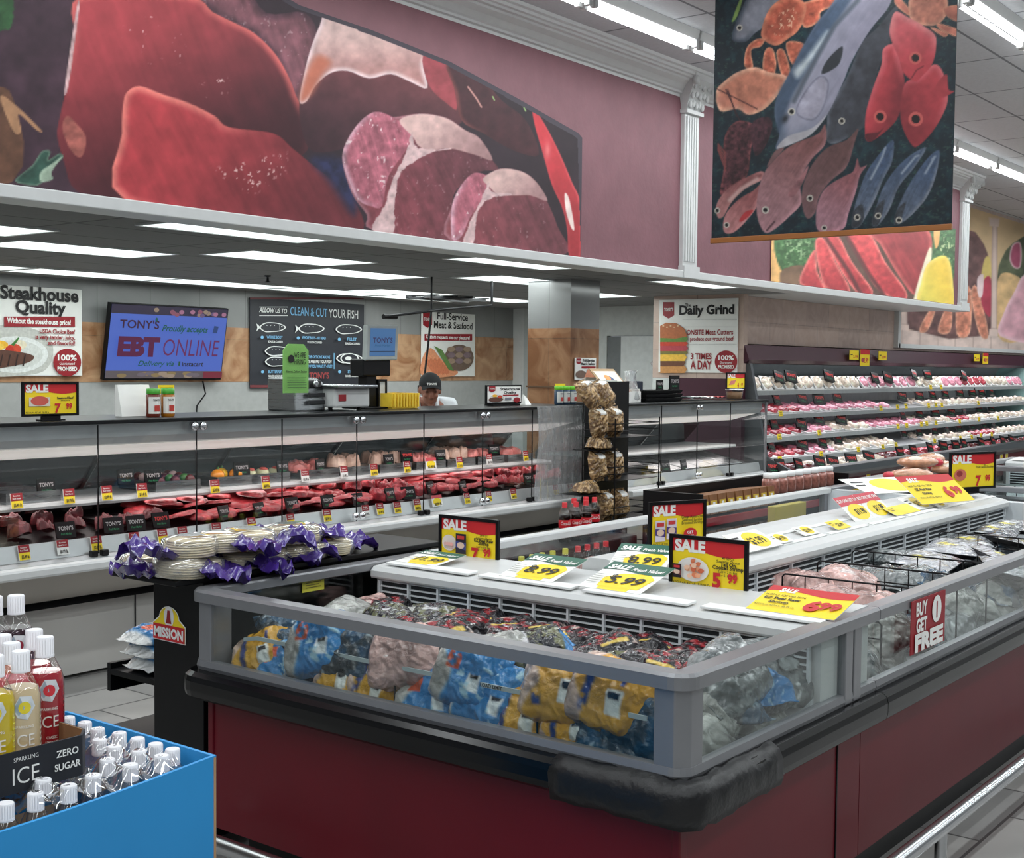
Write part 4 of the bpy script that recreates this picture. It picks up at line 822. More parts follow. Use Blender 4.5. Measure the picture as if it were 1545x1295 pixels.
def card(c, right, up, w, h, label, kind, price, name='price_card', cat='price card'):
    """a loose flat card lying against the slope"""
    right, up = unit(right), unit(up); n = np.cross(right, up); bl = np.asarray(c, float)-right*w/2
    t = thing(name, label, cat, bl+right*w/2)
    b = MB(PAPER); b.obox(bl+right*w/2+up*h/2-n*.001, (right, up, n), (w/2, h/2, .0008)); obj('card', b, t, world=True)
    p = Print(bl, right, up, n, .0003)
    if kind == 'green':
        p.rect(w*.3, 0, w*.78, h*.12, YEL); p.poly([(w*.25, h*.1), (w*.9, h*.1), (w*.95, h*.5), (w*.8, h*.66), (w*.4, h*.6), (w*.2, h*.4)], YEL); wave(p, w, h, .68, GREENP, .05)
        p.text('SALE', h*.22, w*.05, h*.74, PAPER, align='l', bold=.05, shear=.2, fit=w*.36); p.text('Fresh Value!', h*.15, w*.95, h*.72, PAPER, align='r', bold=.03, shear=.2, fit=w*.5); p.text('$', h*.18, w*.33, h*.40, INK, bold=.01, shear=.2); p.text(price, h*.36, w*.58, h*.22, INK, bold=.015, shear=.15, xs=.95)
        for k in range(5): p.rect(w*.04, h*(.16+.07*k), w*(.22+.05*(k % 2)), h*(.175+.07*k), flat((130, 130, 120)))
    elif kind == 'big':
        p.rect(0, 0, w, h, YEL); wave(p, w, h, .78, RED, .06); p.text('SALE', h*.2, w*.14, h*.77, PAPER, align='l', bold=.05, shear=.2, fit=w*.2)
        for k, (s, z) in enumerate((('16/20 Ct. IQF Vien 20/16', .09), ('EZ Peel Raw', .12), ('Shrimp', .12), ('REGULAR RETAIL: $8.99 Lb.', .07))): p.text(s, h*z, w*.27, h*(.6-.14*k), INK, bold=.03 if z > .1 else .005, width=w*.46)
        p.text(price[0], h*.5, w*.66, h*.18, RED, bold=.05); p.text(price[-2:], h*.34, w*.84, h*.28, RED, bold=.05)
    elif kind == 'promo':
        p.rect(0, h*.62, w, h, flat((206, 50, 66))); p.ell(w*.52, h*.34, w*.4, h*.32, YEL); p.text('BUY ONE GET ONE', h*.17, w*.5, h*.76, PAPER, bold=.02, width=w*.94); p.text('$'+price, h*.32, w*.58, h*.24, INK, bold=.02, xs=.8)
    else:
        p.rect(0, 0, w, h, YEL if kind == 'yellow' else PAPER); p.ell(w*.6, h*.5, w*.3, h*.42, YEL); p.text('$'+price if price else '', h*.5, w*.58, h*.28, INK, bold=.02, xs=.8); p.rect(w*.06, h*.7, w*.25, h*.76, INK); p.rect(w*.06, h*.5, w*.2, h*.56, INK)
    obj('print', p.mb, t, world=True); return t
slope = unit((.34, 0, .10))
def endcard(px, py, w, h, label, kind, price, lift=.25): c = onZ(px, py, .898); return card(c+np.array([0, 0, .006]), LR, unit((1, 0, lift)), w, h, label, kind, price)
endcard(626, 853, .19, .17, 'green-topped price card reading 11.99 at the left end of the freezer divider', 'green', '11.99', .12)
endcard(792, 876, .22, .21, 'green-topped price card reading 8.99 beside the framed raw shrimp sign', 'green', '8.99')
endcard(917, 893, .235, .22, 'green-topped price card reading 5.99 in the middle of the freezer divider', 'green', '5.99')
endcard(1190, 930, .275, .185, 'large SALE card reading 6.99 nearest the right-hand rail', 'big', '699')
def spcard(px, py, w, h, label, kind, price, lift=.42, dz=.004): c = onZ(px, py, .918); return card(c+np.array([0, 0, dz]), EX, unit((0, 1, lift)), w, h, label, kind, price)
card(onZ(958, 864, .915)+np.array([0, 0, .01]), unit((.3, -1, 0)), unit((1, .3, .35)), .2, .19, 'green-topped price card reading 8.99 behind the one reading 5.99', 'green', '8.99')
spcard(1118, 836, .17, .1, 'yellow tag lying beside the sign at the near end of the spine', 'yellow', '')
spcard(1157, 829, .27, .13, 'rounded yellow tag reading 3.99 near the framed cooked shrimp sign', 'small', '3.99')
spcard(1187, 820, .13, .07, 'small tag reading 4.59 right of the 3.99 tag on the spine', 'small', '4.59')
spcard(1226, 808, .14, .07, 'small white tag reading 3.99 midway along the spine', 'small', '3.99')
spcard(1275, 799, .14, .07, 'all-yellow small tag midway along the spine', 'yellow', '3.99')
spcard(1307, 786, .24, .15, 'left one of two red-topped promotion cards on the spine', 'promo', '11.98', .9)
spcard(1335, 780, .24, .15, 'right one of two red-topped promotion cards on the spine', 'promo', '11.98', .9)
spcard(1372, 776, .3, .08, 'long curled yellow tag past the two red-topped cards', 'yellow', '')
spcard(1400, 768, .24, .12, 'white and yellow tag reading 15.99 toward the far end of the spine', 'small', '15.99')
spcard(1424, 765, .14, .06, 'smallest tag toward the far end of the spine', 'small', '9.99')
card(onZ(1432, 764, .925)+np.array([0, 0, .02]), unit((.95, -.3, 0)), unit((.2, 1, .8)), .42, .2, 'yellow and red SALE card reading 6.99 below the far framed sign', 'big', '699')
card(onZ(1360, 743, .89), unit((.9, -.4, 0)), unit((.3, 1, .3)), .5, .24, 'blank white card lying on the white cross wall', 'plain', '')
# ================================================================ BAGGED AND PACKED FOOD IN THE FREEZERS
FILM = art_mat(.16, .3, .45, .42, 22)
def bag(kind, seed, L=.27, Wd=.20, Th=.075, nx=46, ny=34):
    """filled film bag lying flat: L along x, two skins meeting in crimped ends; returns a builder with its print"""
    r = np.random.RandomState(seed); ox, oy = r.rand(2)*40
    u = np.linspace(-1, 1, nx); v = np.linspace(-1, 1, ny); U, Vv = np.meshgrid(u, v, indexing='ij')
    end = np.clip((1-np.abs(U))/.16, 0, 1); fill = np.sqrt(np.clip(1-np.abs(Vv)**3, 0, 1))*sst(0, 1, np.clip((1-np.abs(U))/.45, 0, 1))
    lump = .75+.45*fbm(U*2.2+ox, Vv*2.2+oy, seed % 50, 3); w = 1-.22*sst(.5, 1, np.abs(U))*1.0
    X = U*L/2+.006*(fbm(Vv*4+ox, U*3, 3)-.5); Y = Vv*Wd/2*w+.012*(fbm(U*3+oy, Vv*2, 7)-.5)
    h = Th*fill*lump; wr = .007*(fbm(U*9+ox, Vv*7+oy, 9, 2)-.47)*(.3+fill); tip = .02*(fbm(U*2+oy, Vv*2+ox, 12)-.4)*(1-end)
    Zt = h+wr+tip+.004; Zb = -.25*h+tip+.001
    n0 = U.shape; G1 = np.stack([X, Y, Zt], -1); G2 = np.stack([X, Y, np.minimum(Zb, Zt-.002)], -1)
    mb = MB(FILM); mb.grid(G1.tolist(), True, True); mb.grid(G2.tolist(), True)
    # side walls
    idx = lambda i, j, k: k*n0[0]*n0[1]+i*n0[1]+j
    bd = [(i, 0) for i in range(n0[0])]+[(n0[0]-1, j) for j in range(1, n0[1])]+[(i, n0[1]-1) for i in range(n0[0]-2, -1, -1)]+[(0, j) for j in range(n0[1]-2, 0, -1)]
    for a, c in zip(bd, bd[1:]+bd[:1]): mb.f.append([idx(*a, 0), idx(*a, 1), idx(*c, 1), idx(*c, 0)]); mb.fm.append(0); mb.sm.append(True)
    C = np.zeros(U.shape+(3,)); n = fbm(U*3+ox, Vv*3+oy, seed % 40, 4)[..., None]; n2 = fbm(U*7+oy, Vv*5+ox, seed % 37+3, 3)[..., None]
    col = lambda *c: np.array(c, float)
    food = {'y': (222, 190, 172), 'b': (206, 202, 196), 'k': (196, 176, 168), 'p': (226, 184, 176), 's': (150, 156, 156), 'g': (176, 178, 172), 'd': (70, 78, 84), 'n': (186, 152, 106), 'w': (220, 220, 216), 'r': (190, 80, 84)}[kind[0]]
    C[:] = col(*food)*(.50+.85*n)
    pr = lambda m, c: np.copyto(C, C*(1-m[..., None])+col(*c)*m[..., None])
    band = lambda a, c_, e=.05: sst(a-e, a+e, U)*(1-sst(c_-e, c_+e, U))
    box_ = lambda a, c_, d, e: ((U > a) & (U < c_) & (Vv > d) & (Vv < e)).astype(float)
    if kind == 'y':
        wob = U+.18*np.sin(Vv*4+ox); pr(1-sst(-.05, .05, wob-.38), (214, 158, 46)); pr(band(.12, .30)*(np.abs(Vv) < .72)*sst(.4, .5, n[..., 0]), (52, 66, 130)); pr(box_(-.62, -.26, .02, .62), (236, 236, 230)); pr(box_(-.58, -.30, .08, .3)*(np.sin(Vv*90) > 0), (30, 30, 36)); pr(box_(-.6, -.5, -.6, -.1), (60, 70, 130)); pr(1-sst(-.95, -.9, U), (190, 140, 40))
    elif kind == 'b':
        wob = U+.22*np.sin(Vv*3+oy); pr(1-sst(-.06, .06, wob-.34), (46, 128, 190)); pr(box_(.0, .36, -.55, .05)*sst(.42, .46, n[..., 0]), (216, 92, 58)); pr(box_(-.62, -.3, .1, .6), (228, 232, 232)); pr(box_(-.58, -.34, .14, .34)*(np.sin(Vv*90) > 0), (30, 34, 40)); pr(sst(.58, .66, n2[..., 0])*(U < 0), (176, 212, 228))
    elif kind == 'k':
        pr(1-sst(.0, .12, .22*np.sin(Vv*3+ox)+np.abs(U+.1)-.95), (28, 26, 30)); m = sst(.47, .53, n2[..., 0])*(np.abs(U) < .62); pr(m*.9*(Vv < .35), (150, 30, 38)); pr(sst(.66, .70, n[..., 0])*(np.abs(U) < .7), (190, 170, 160)); pr(band(.72, 1.05, .03), (232, 178, 48)); pr(box_(-.5, .1, .3, .5), (206, 178, 84)); pr(sst(.70, .72, fbm(U*9, Vv*11+ox, 5, 2)), (240, 238, 236))
    elif kind == 'o':
        pass
    elif kind == 'kb':
        pr(np.ones_like(U), (34, 36, 42)); pr(sst(.45, .5, n2[..., 0])*.8, (120, 122, 84)); pr(band(-1.1, -.66, .03), (70, 138, 196)); pr(box_(.1, .5, -.5, .5)*sst(.45, .5, n[..., 0]), (196, 196, 198)); pr(band(.78, 1.1, .03), (84, 150, 206))
    elif kind == 'p':
        pr(box_(-.3, .2, -.4, .2)*sst(.5, .56, n[..., 0]), (238, 226, 222)); pr(band(.8, 1.1), (236, 234, 234))
    elif kind == 's':
        pr(sst(.5, .6, n[..., 0]), (70, 78, 80)); pr(sst(.62, .7, n2[..., 0]), (236, 240, 240)); pr(((U+.2)**2+(Vv*1.2)**2 < .09).astype(float), (40, 46, 48)); pr(((U+.2)**2+(Vv*1.2)**2 < .055).astype(float), (150, 158, 158))
    elif kind == 'd':
        pr(sst(.45, .6, n[..., 0])*.8, (46, 82, 112)); pr(sst(.6, .68, n2[..., 0])*.7, (190, 206, 214))
    elif kind == 'w':
        C[:] = col(214, 216, 214); pr(band(-.7, .0), (44, 116, 176)); pr(box_(-.55, -.15, -.5, .2), (214, 90, 60)); pr(box_(.3, .6, -.4, .4), (150, 180, 206))
    elif kind == 'n':
        ch = fbm(U*11+ox, Vv*8+oy, 6, 2); pr(sst(.52, .62, ch), (214, 190, 150)); pr(1-sst(.30, .42, ch), (104, 78, 52)); pr(box_(.45, .85, -.5, .3), (236, 236, 232))
    elif kind == 'r':
        pr(sst(.45, .55, n[..., 0]), (214, 206, 206)); pr(box_(-.9, -.5, -.8, .8), (60, 40, 90))
    L3 = np.clip(lin(np.clip(C, 0, 255)), 0, .9).reshape(-1, 3); mb.cols = np.concatenate([L3, L3]); return mb
BAGME = {}
def bagmesh(kind, k):
    if (kind, k) not in BAGME:
        sz = {'y': (.23, .175, .07), 'b': (.25, .185, .065), 'k': (.28, .185, .07), 'kb': (.27, .18, .07), 'p': (.27, .21, .07), 's': (.30, .20, .055), 'g': (.25, .18, .06), 'd': (.25, .18, .065), 'r': (.26, .2, .07)}[kind]
        BAGME[(kind, k)] = make_mesh(bag(kind, 10+k*7+len(kind)*3+ord(kind[0]), *sz))
    return BAGME[(kind, k)]
def place_bag(kind, P, up, yaw_, k=0, label='', group=None, cat='frozen bag', name='frozen_food_bag', sc=1.0):
    o = bpy.data.objects.new(name, bagmesh(kind, k)); COL.objects.link(o)
    up = unit(up); x = np.array([math.cos(yaw_), math.sin(yaw_), 0]); x = unit(x-up*np.dot(x, up)); y = np.cross(up, x)
    M = Matrix([[x[0], y[0], up[0], P[0]], [x[1], y[1], up[1], P[1]], [x[2], y[2], up[2], P[2]], [0, 0, 0, 1]]); o.matrix_world = M @ Matrix.Scale(sc, 4)
    tag(o, label, cat, group); return o
DESC = {'y': 'golden yellow', 'b': 'bright blue', 'k': 'black-red', 'kb': 'black-blue', 'p': 'clear pink', 's': 'silvery', 'd': 'dark blue', 'r': 'purple-white', 'g': 'clear grey'}
def batch(items, where, fn, group, what='bag'):
    """items: (photo x, photo y, kind, yaw, scale); names each by colour and its order from the left among its own colour"""
    seen = {}; rr = random.Random(len(items))
    tot = {}
    for it in items: tot[it[2]] = tot.get(it[2], 0)+1
    for it in sorted(items):
        kd = it[2]; seen[kd] = seen.get(kd, 0)+1
        P, up = fn(it[0], it[1], rr)
        lab = ('the one %s frozen %s %s' % (DESC[kd], what, where)) if tot[kd] == 1 else '%s %s %s from the left %s' % (nth(seen[kd]), DESC[kd], what, where)
        place_bag(kd, P, up, it[3] if it[3] is not None else rr.uniform(0, 6.28), rr.randrange(3), lab, group, sc=it[4] if len(it) > 4 else 1)
F = lambda x, tilt: lambda px, py, r: (onX(px, py, x+r.uniform(-.012, .012)), (-tilt+r.uniform(-.1, .1), r.uniform(-.2, .2), 1))
U_ = PI/2
front = [(378, 985, 'y', 2.4), (425, 1018, 'b', 2.2, .9), (478, 968, 'b', 2.0, 1.1), (515, 1030, 'y', 1.8), (568, 1040, 'y', 1.2), (600, 985, 'p', 2.2, .9), (650, 1050, 'b', 1.9, 1.1), (702, 1010, 'b', 1.5), (740, 1046, 'b', 1.4, 1.1),
         (785, 1088, 'y', 1.7), (842, 1033, 'y', 1.7, 1.1), (915, 1040, 'y', 1.4, 1.1), (860, 1108, 'y', 1.9, .9), (925, 1110, 'd', 1.6), (705, 1092, 'b', 1.2, .8), (450, 1062, 'd', 1.9, .9), (960, 1085, 'd', 1.5, .9), (335, 1015, 'y', 1.5, .7), (530, 985, 'd', 1.7)]
def frontfn(px, py, r):
    P = onX(px, py, 2.655+r.uniform(-.006, .012)); P[1] = min(max(P[1], 1.64), 3.06); P[2] = min(max(P[2], .69), .80)
    return P+np.array([.02, 0, -.02]), (-1.5+r.uniform(-.2, .2), r.uniform(-.2, .2), 1)
batch(front, 'behind the front glass', frontfn, 'bags behind the end freezer front glass')
# bulk of the pile: lower layer that carries the top one
low = []
for i, x in enumerate((2.80, 2.98, 3.15)):
    for j in range(8):
        y = 1.62+j*.205; P = np.array([x, y, .66+.03*i]); a, c = proj(P); low.append((float(a), float(c), 'kdb'[(i+j) % 3] if (i+j) % 4 else 'g', None, 1.0, P))
seen = {}
for a, c, kd, _, s_, P in sorted(low, key=lambda q: q[0]):
    seen[kd] = seen.get(kd, 0)+1; place_bag(kd, P, (rng.uniform(-.15, .15), rng.uniform(-.15, .15), 1), rng.uniform(0, 6), rng.randint(3), '%s %s bag from the left buried under the end freezer pile' % (nth(seen[kd]), DESC[kd]), 'bags in the lower layer of the end freezer')
topl = [(560, 905, 'p', 2.6, .8), (590, 928, 'kb', 1.0), (628, 905, 'k', 2.2), (655, 930, 'kb', .6), (690, 910, 'kb', 2.6), (735, 905, 'k', 1.5), (768, 903, 'k', 2.9), (700, 935, 'k', .4), (660, 955, 'k', 2.9), (745, 930, 'k', 2.2), (790, 925, 'kb', .2), (745, 962, 'g', 1.7, .9), (820, 935, 'k', 2.5),
        (850, 925, 'kb', 2.8), (890, 925, 'kb', 2.2), (930, 935, 'k', 2.4), (975, 945, 'k', 2.7), (870, 962, 'k', .8), (915, 975, 'k', 2.5), (960, 970, 'k', 2.2), (1010, 968, 'k', 2.6), (1050, 985, 'k', 2.9), (990, 1000, 'k', 1.6), (1035, 1003, 'k', 1.0), (805, 965, 'kb', 2.4), (600, 945, 'k', 2.8, .9), (845, 945, 'k', 1.9), (945, 995, 'kb', 2.5, .9)]
def topfn(px, py, r):
    P = onZ(px, py, .80); z = np.interp(P[0], [2.62, 2.9, 3.2, 3.4], [.855, .82, .775, .75]); P = onZ(px, py, float(z)); P[0] = min(max(P[0], 2.68), 3.20); P[1] = min(max(P[1], 1.60), 3.12); P[2] = z-.05
    return P, (r.uniform(-.35, .05), r.uniform(-.25, .25), 1)
batch(topl, 'on top of the end freezer pile', topfn, 'bags on top of the end freezer')
# behind the left-hand glass and the right-hand glass of the end freezer
batch([(520, 905, 'g', .4, 1.0), (440, 915, 'd', .4), (345, 960, 'd', 1.4, .8)], 'in the far left corner of the end freezer', lambda px, py, r: (np.array([max(2.74, onY(px, py, 3.08)[0]), 3.06, .74]), (.1, -.5, 1)), 'bags in the left corner of the end freezer')
batch([(1115, 1012, 's', .2), (1098, 1062, 'g', .3, .9), (1172, 1012, 's', 2.9, 1.1), (1235, 1010, 'd', .1), (1150, 1085, 'g', .2), (1225, 1060, 'g', .1), (1085, 1105, 'd', .3, .8)], 'behind the right-hand glass of the end freezer', lambda px, py, r: (onY(px, py, 1.585)+np.array([0, .03, -.02]), (r.uniform(-.2, .2), -1.1, 1)), 'bags behind the end freezer side glass')
# right-hand well of the island
well = [(1150, 868, 'g', 1.2, .8), (1185, 873, 'p', .5, 1.0), (1225, 880, 'p', .9, 1.1), (1275, 880, 'p', .3, 1.2), (1250, 905, 'p', .2), (1320, 905, 'p', .2, .9), (1215, 858, 'g', .7, .7), (1345, 868, 's', .2, 1.1), (1385, 868, 's', .1, 1.1), (1415, 872, 'd', .2, .9), (1350, 838, 's', 2.9), (1300, 862, 's', .5, .8)]
batch(well, 'in the near right-hand well', lambda px, py, r: (onZ(px, py, .80)-np.array([0, 0, .035]), (r.uniform(-.15, .15), r.uniform(-.2, .1), 1)), 'chicken and fish bags in the island freezer')
batch([(1350, 945, 'g', .1), (1340, 990, 'g', .1), (1440, 955, 's', .1), (1490, 930, 's', .1), (1520, 900, 'g', .1), (1460, 910, 'g', .2), (1410, 985, 'd', .1), (1500, 960, 'd', .1)], 'behind the island side glass', lambda px, py, r: (onY(px, py, 1.60)+np.array([0, .04, -.02]), (r.uniform(-.2, .2), -.9, 1)), 'bags behind the island freezer side glass')
# far part of the right-hand well: flat fish packs on black trays with white labels
def fishpack(seed, L, Wd, light):
    t = thing('fish_pack', '', 'frozen pack')
    r = np.random.RandomState(seed); b = MB(BLACK); b.hexa([(-L*.47, -Wd*.45, 0), (L*.47, -Wd*.45, 0), (L*.47, Wd*.45, 0), (-L*.47, Wd*.45, 0), (-L/2, -Wd/2, .02), (L/2, -Wd/2, .02), (L/2, Wd/2, .02), (-L/2, Wd/2, .02)]); obj('tray', b, t, bev=.003)
    u = np.linspace(-1, 1, 20); v = np.linspace(-1, 1, 12); Uu, V2 = np.meshgrid(u, v, indexing='ij'); H = .021+.03*(1-np.abs(Uu)**4)*(1-np.abs(V2)**4)*(.4+.9*fbm(Uu*2+seed, V2*2, seed, 3))
    b = MB(FILM); b.grid(np.stack([Uu*L*.49, V2*Wd*.49, H], -1).tolist(), True, True); n = fbm(Uu*4+seed, V2*3, seed+2, 3)[..., None]
    C = np.where(n > .52, np.array((214, 218, 220.)), np.array((96, 100, 106.)))*(.7+.5*n) if not light else np.array((206, 208, 214.))*(.7+.45*n)
    C = np.where((((Uu+.35)/.16)**2+((V2-.2)/.34)**2 < 1)[..., None], np.array((212, 200, 90.)), C); C = np.where(((Uu > .3) & (V2 < -.1) & (n[..., 0] > .4))[..., None], np.array((120, 90, 88.)), C)
    b.cols = np.clip(lin(C), 0, .9).reshape(-1, 3); obj('film', b, t); return t
fp = [fishpack(3, .34, .22, False), fishpack(5, .42, .24, True), fishpack(9, .36, .2, False)]
packs = [(1370, 822, 2, .3, 0, 'grey fish pack at the left end of the well beyond the wire dividers'), (1400, 842, 1, .15, .1, 'long white-labelled fish pack in front of the silver ones'), (1440, 826, 1, .2, .05, 'pale blue-white fish pack in the middle of the well'), (1410, 808, 0, .15, .0, 'shiny silver fish pack against the slotted spine'), (1460, 812, 0, .25, .05, 'shiny silver fish pack in the middle of the far well'),
         (1500, 800, 2, .2, .08, 'grey fish pack near the far end of the well'), (1510, 835, 1, .6, .35, 'white-edged fish pack leaning up by the right-hand rail'), (1535, 818, 0, .9, .3, 'tilted silver fish pack at the right edge of the picture'), (1480, 790, 2, .1, 0, 'small grey fish pack at the far wall of the well'), (1530, 850, 1, .4, .2, 'white fish pack lowest against the right-hand rail')]
for i, (px, py, k, rz, tl, lab) in enumerate(packs):
    P = onZ(px, py, .80); P[2] = .755+.012*(i % 3); P[1] = max(1.64, min(2.03, P[1])); src = fp[k]
    if 'used' not in src: src['used'] = 1; o = src; o.location = [float(q) for q in P]
    else: o = dup(src, P)
    o.rotation_euler = (tl, 0, rz); tag(o, lab, 'frozen pack', 'fish packs in the far right-hand well')
for s_ in fp: 
    if 'used' in s_: del s_['used']
for o in bpy.data.objects:
    if 'used' in o: del o['used']
# stock that fills the right-hand and left-hand wells under the top layer
k = 0
for x in np.arange(3.85, 7.1, .30):
    for y in (1.68, 1.92):
        k += 1; place_bag('gsd'[k % 3], (x, y, .65), (rng.uniform(-.2, .2), rng.uniform(-.2, .2), 1), rng.uniform(0, 6), k % 3, '%s pack low in the right-hand well, %s' % (nth(k), 'nearer the rail' if y < 1.8 else 'nearer the spine'), 'packs low in the right-hand well', sc=1.15)
left = [(895, 848, 'p', .3, .8), (940, 842, 'p', .8, .8), (845, 850, 'k', .4, .8), (985, 850, 'r', .6), (1050, 815, 'b', .3, .9), (1110, 822, 'b', .5, .9), (1128, 818, 'y', .2, .8), (1160, 812, 'k', .4, .8), (1175, 805, 'b', .2, .8), (1040, 830, 'r', .9, .9), (1085, 822, 'r', .9, .9)]
batch(left, 'in the left-hand well', lambda px, py, r: (np.array([*(onZ(px, py, .76)[:2]), .72]), (r.uniform(-.2, .2), r.uniform(-.2, .2), 1)), 'bags in the left-hand well')
# ================================================================ SERVICE MEAT CASES
BTOP = flat((16, 17, 19), .35, spec=.3)
SMOKE = glass((.24, .25, .26), 1.6)
KICK = flat((196, 194, 189), .38, .25, var=.08, scale=2); APR = flat((190, 184, 175), .35, .3, var=.08, scale=2); LEDGE = flat((190, 193, 194), .28, .55, var=.04)
def meat_case(x0, x1, seams, label, kicks):
    t = thing('meat_case', label, 'meat counter', ((x0+x1)/2, 5.8, 0))
    Wd = lambda n, b, par=None, bev=0: obj(n, b, par or t, world=True, bev=bev)
    b = MB(KICK); b.prism([(5.72, .02), (5.72, .40), (6.34, .40), (6.34, .02)], 'x', x0+.02, x1-.02); base = Wd('base', b)
    for x in kicks:
        b = MB(DARK); b.box(x, x+.006, 5.714, 5.721, .02, .40); Wd('panel_joint', b, base)
    b = MB(BLACK); b.prism([(5.60, .402), (5.64, .43), (6.3, .43), (6.3, .402)], 'x', x0+.02, x1-.02); Wd('shadow_gap', b)
    b = MB(APR); b.prism([(5.40, .60), (5.60, .44), (5.66, .44), (5.66, .60)], 'x', x0, x1); Wd('apron', b)
    b = MB(OFFW); b.prism([(5.35, .612), (5.356, .602), (5.42, .602), (5.42, .648), (5.356, .648), (5.35, .638)], 'x', x0-.01, x1+.01); Wd('bumper', b)
    b = MB(LEDGE); b.prism([(5.42, .602), (5.42, .650), (5.475, .662), (6.33, .662), (6.33, .602)], 'x', x0, x1); Wd('ledge', b)
    b = MB(LEDGE); b.prism([(5.476, .664), (5.50, .742), (5.51, .742), (5.53, .70), (5.53, .664)], 'x', x0+.03, x1-.03); rail = Wd('price_rail', b)
    b = MB(BLACK); b.prism([(5.54, .664), (5.54, .715), (6.06, .83), (6.30, .83), (6.30, .664)], 'x', x0+.03, x1-.03); Wd('lower_deck', b)
    b = MB(OFFW); b.prism([(5.74, .872), (5.735, .885), (5.74, .90), (6.26, .90), (6.26, .89), (5.76, .885)], 'x', x0+.03, x1-.03); sh = Wd('upper_shelf', b)
    b = MB(emit((255, 246, 240), 1.4)); b.box(x0+.1, x1-.1, 5.78, 5.82, .872, .884); Wd('shelf_lamp', b, sh)
    b = MB(BTOP); b.box(x0-.01, x1+.01, 5.425, 6.0, 1.302, 1.322); top_ = Wd('counter_top', b, bev=.004)
    b = MB(LEDGE); b.prism([(5.475, 1.30), (5.475, 1.235), (5.50, 1.20), (5.80, 1.12), (5.86, 1.12), (5.86, 1.30)], 'x', x0+.03, x1-.03); can = Wd('canopy', b)
    b = MB(emit((252, 246, 240), .45)); b.prism([(5.52, 1.192), (5.76, 1.128), (5.76, 1.126), (5.52, 1.189)], 'x', x0+.08, x1-.08); Wd('lamp', b, can)
    area('case_light', ((x0+x1)/2, 5.64, 1.145), x1-x0-.2, .2, 13*(x1-x0)/4.5, (1, .90, .88), (-.25, 0, 0))
    area('shelf_light', ((x0+x1)/2, 5.80, .868), x1-x0-.2, .05, 3.0*(x1-x0)/4.5, (1, .88, .86), (-.4, 0, 0))
    # rear frame with sliding doors
    for z0, z1 in ((.831, .90), (1.22, 1.30)): b = MB(STEELD); b.box(x0+.03, x1-.03, 6.27-(.30 if z0 > 1 else 0), 6.33-(.30 if z0 > 1 else 0), z0, z1); Wd('rear_rail', b)
    n = max(2, int((x1-x0)/.8)); w = (x1-x0-.06)/n
    for k in range(n):
        b = MB(SMOKE); ya = 6.29+.012*(k % 2); b.prism([(ya, .90), (ya-.30, 1.22), (ya-.294, 1.22), (ya+.006, .90)], 'x', x0+.03+w*k+.01, x0+.03+w*(k+1)-.01); Wd('sliding_door', b)
    for k in range(n+1):
        x = x0+.03+w*k; b = MB(STEELD); b.prism([(6.30, .90), (6.0, 1.22), (6.03, 1.22), (6.33, .90)], 'x', max(x0+.02, x-.012), min(x1-.02, x+.012)); Wd('rear_stile', b)
    for xa in (x0, x1-.014):
        b = MB(glass((.9, .93, .93), 1.3)); b.prism([(5.44, .655), (6.33, .655), (6.33, .92), (6.02, 1.30), (5.44, 1.30)], 'x', xa, xa+.012); e_ = Wd('end_glass', b)
        b = MB(ALU); b.box(xa-.004, xa+.016, 5.436, 5.452, .655, 1.30); Wd('end_trim', b, e_)
    S = [x0+.02]+[x for x in seams if x0+.1 < x < x1-.1]+[x1-.02]
    for a, c in zip(S[:-1], S[1:]):
        b = MB(GLASS); b.box(a+.003, c-.003, 5.446, 5.452, .668, 1.298); g = Wd('front_pane', b)
    for k, x in enumerate(S[1:-1]):
        b = MB(BLACK); b.box(x-.002, x+.002, 5.445, 5.453, .668, 1.298); Wd('pane_seal', b)
        if k % 2 == 1:
            for dx in (-.028, .028):
                for z in (1.275, .70): b = MB(CHROME); b.lathe([(.008, .02), (.022, .016), (.022, 0), (.010, -.006)], (x+dx, 5.434, z), 12, True, 'y'); Wd('hinge_knob', b)
        else:
            for dx in (-.03, .03): b = MB(BLACK); b.box(x+dx-.018, x+dx+.018, 5.43, 5.46, .655, .685); Wd('pane_clip', b, None, .004)
    return t
CASE = meat_case(2.3, 7.88, [2.52, 3.11, 3.70, 4.295, 4.89, 5.48, 6.08, 6.67, 7.22], 'long stainless and glass meat case full of red cuts under the bulkhead', (3.0, 4.10, 5.2, 6.3))
CASE2 = meat_case(8.40, 10.80, [8.96, 9.54, 10.12], 'shorter nearly empty glass meat case right of the snack rack', (9.2, 10.0))
# ---- cuts of meat
def slab(seed, L, Wd, H, bumpy=.35, round_=2.6):
    r = np.random.RandomState(seed); ox = r.rand()*30; nx, ny = 24, 18
    u = np.linspace(-1, 1, nx); v = np.linspace(-1, 1, ny); U, V2 = np.meshgrid(u, v, indexing='ij')
    ang = np.arctan2(V2, U); out = .82+.36*(fbm(np.cos(ang)*1.6+ox, np.sin(ang)*1.6+ox, seed % 30, 3)-.2)
    # square to disc
    X = U*np.sqrt(1-V2**2/2)*out*L/2; Y = V2*np.sqrt(1-U**2/2)*out*Wd/2; rr = np.minimum(1, np.maximum(abs(U), abs(V2)))
    h = H*(1-rr**(2*round_))**.5*(1-bumpy+2*bumpy*fbm(U*2+ox, V2*2, seed % 23, 3))*(.86+.3*fbm(U*6+ox, V2*5, seed % 19+4, 2)); sag = .15*H*np.sin(U*2+ox)
    mb = MB(); mb.grid(np.stack([X, Y, h+sag+.003], -1).tolist(), True, True); mb.grid(np.stack([X, Y, np.minimum(-.12*h, h-.002)+sag], -1).tolist(), True); return mb
def mesh_of(mb, m): mb.mats = [m]; mb.fm = [0]*len(mb.f); return make_mesh(mb)
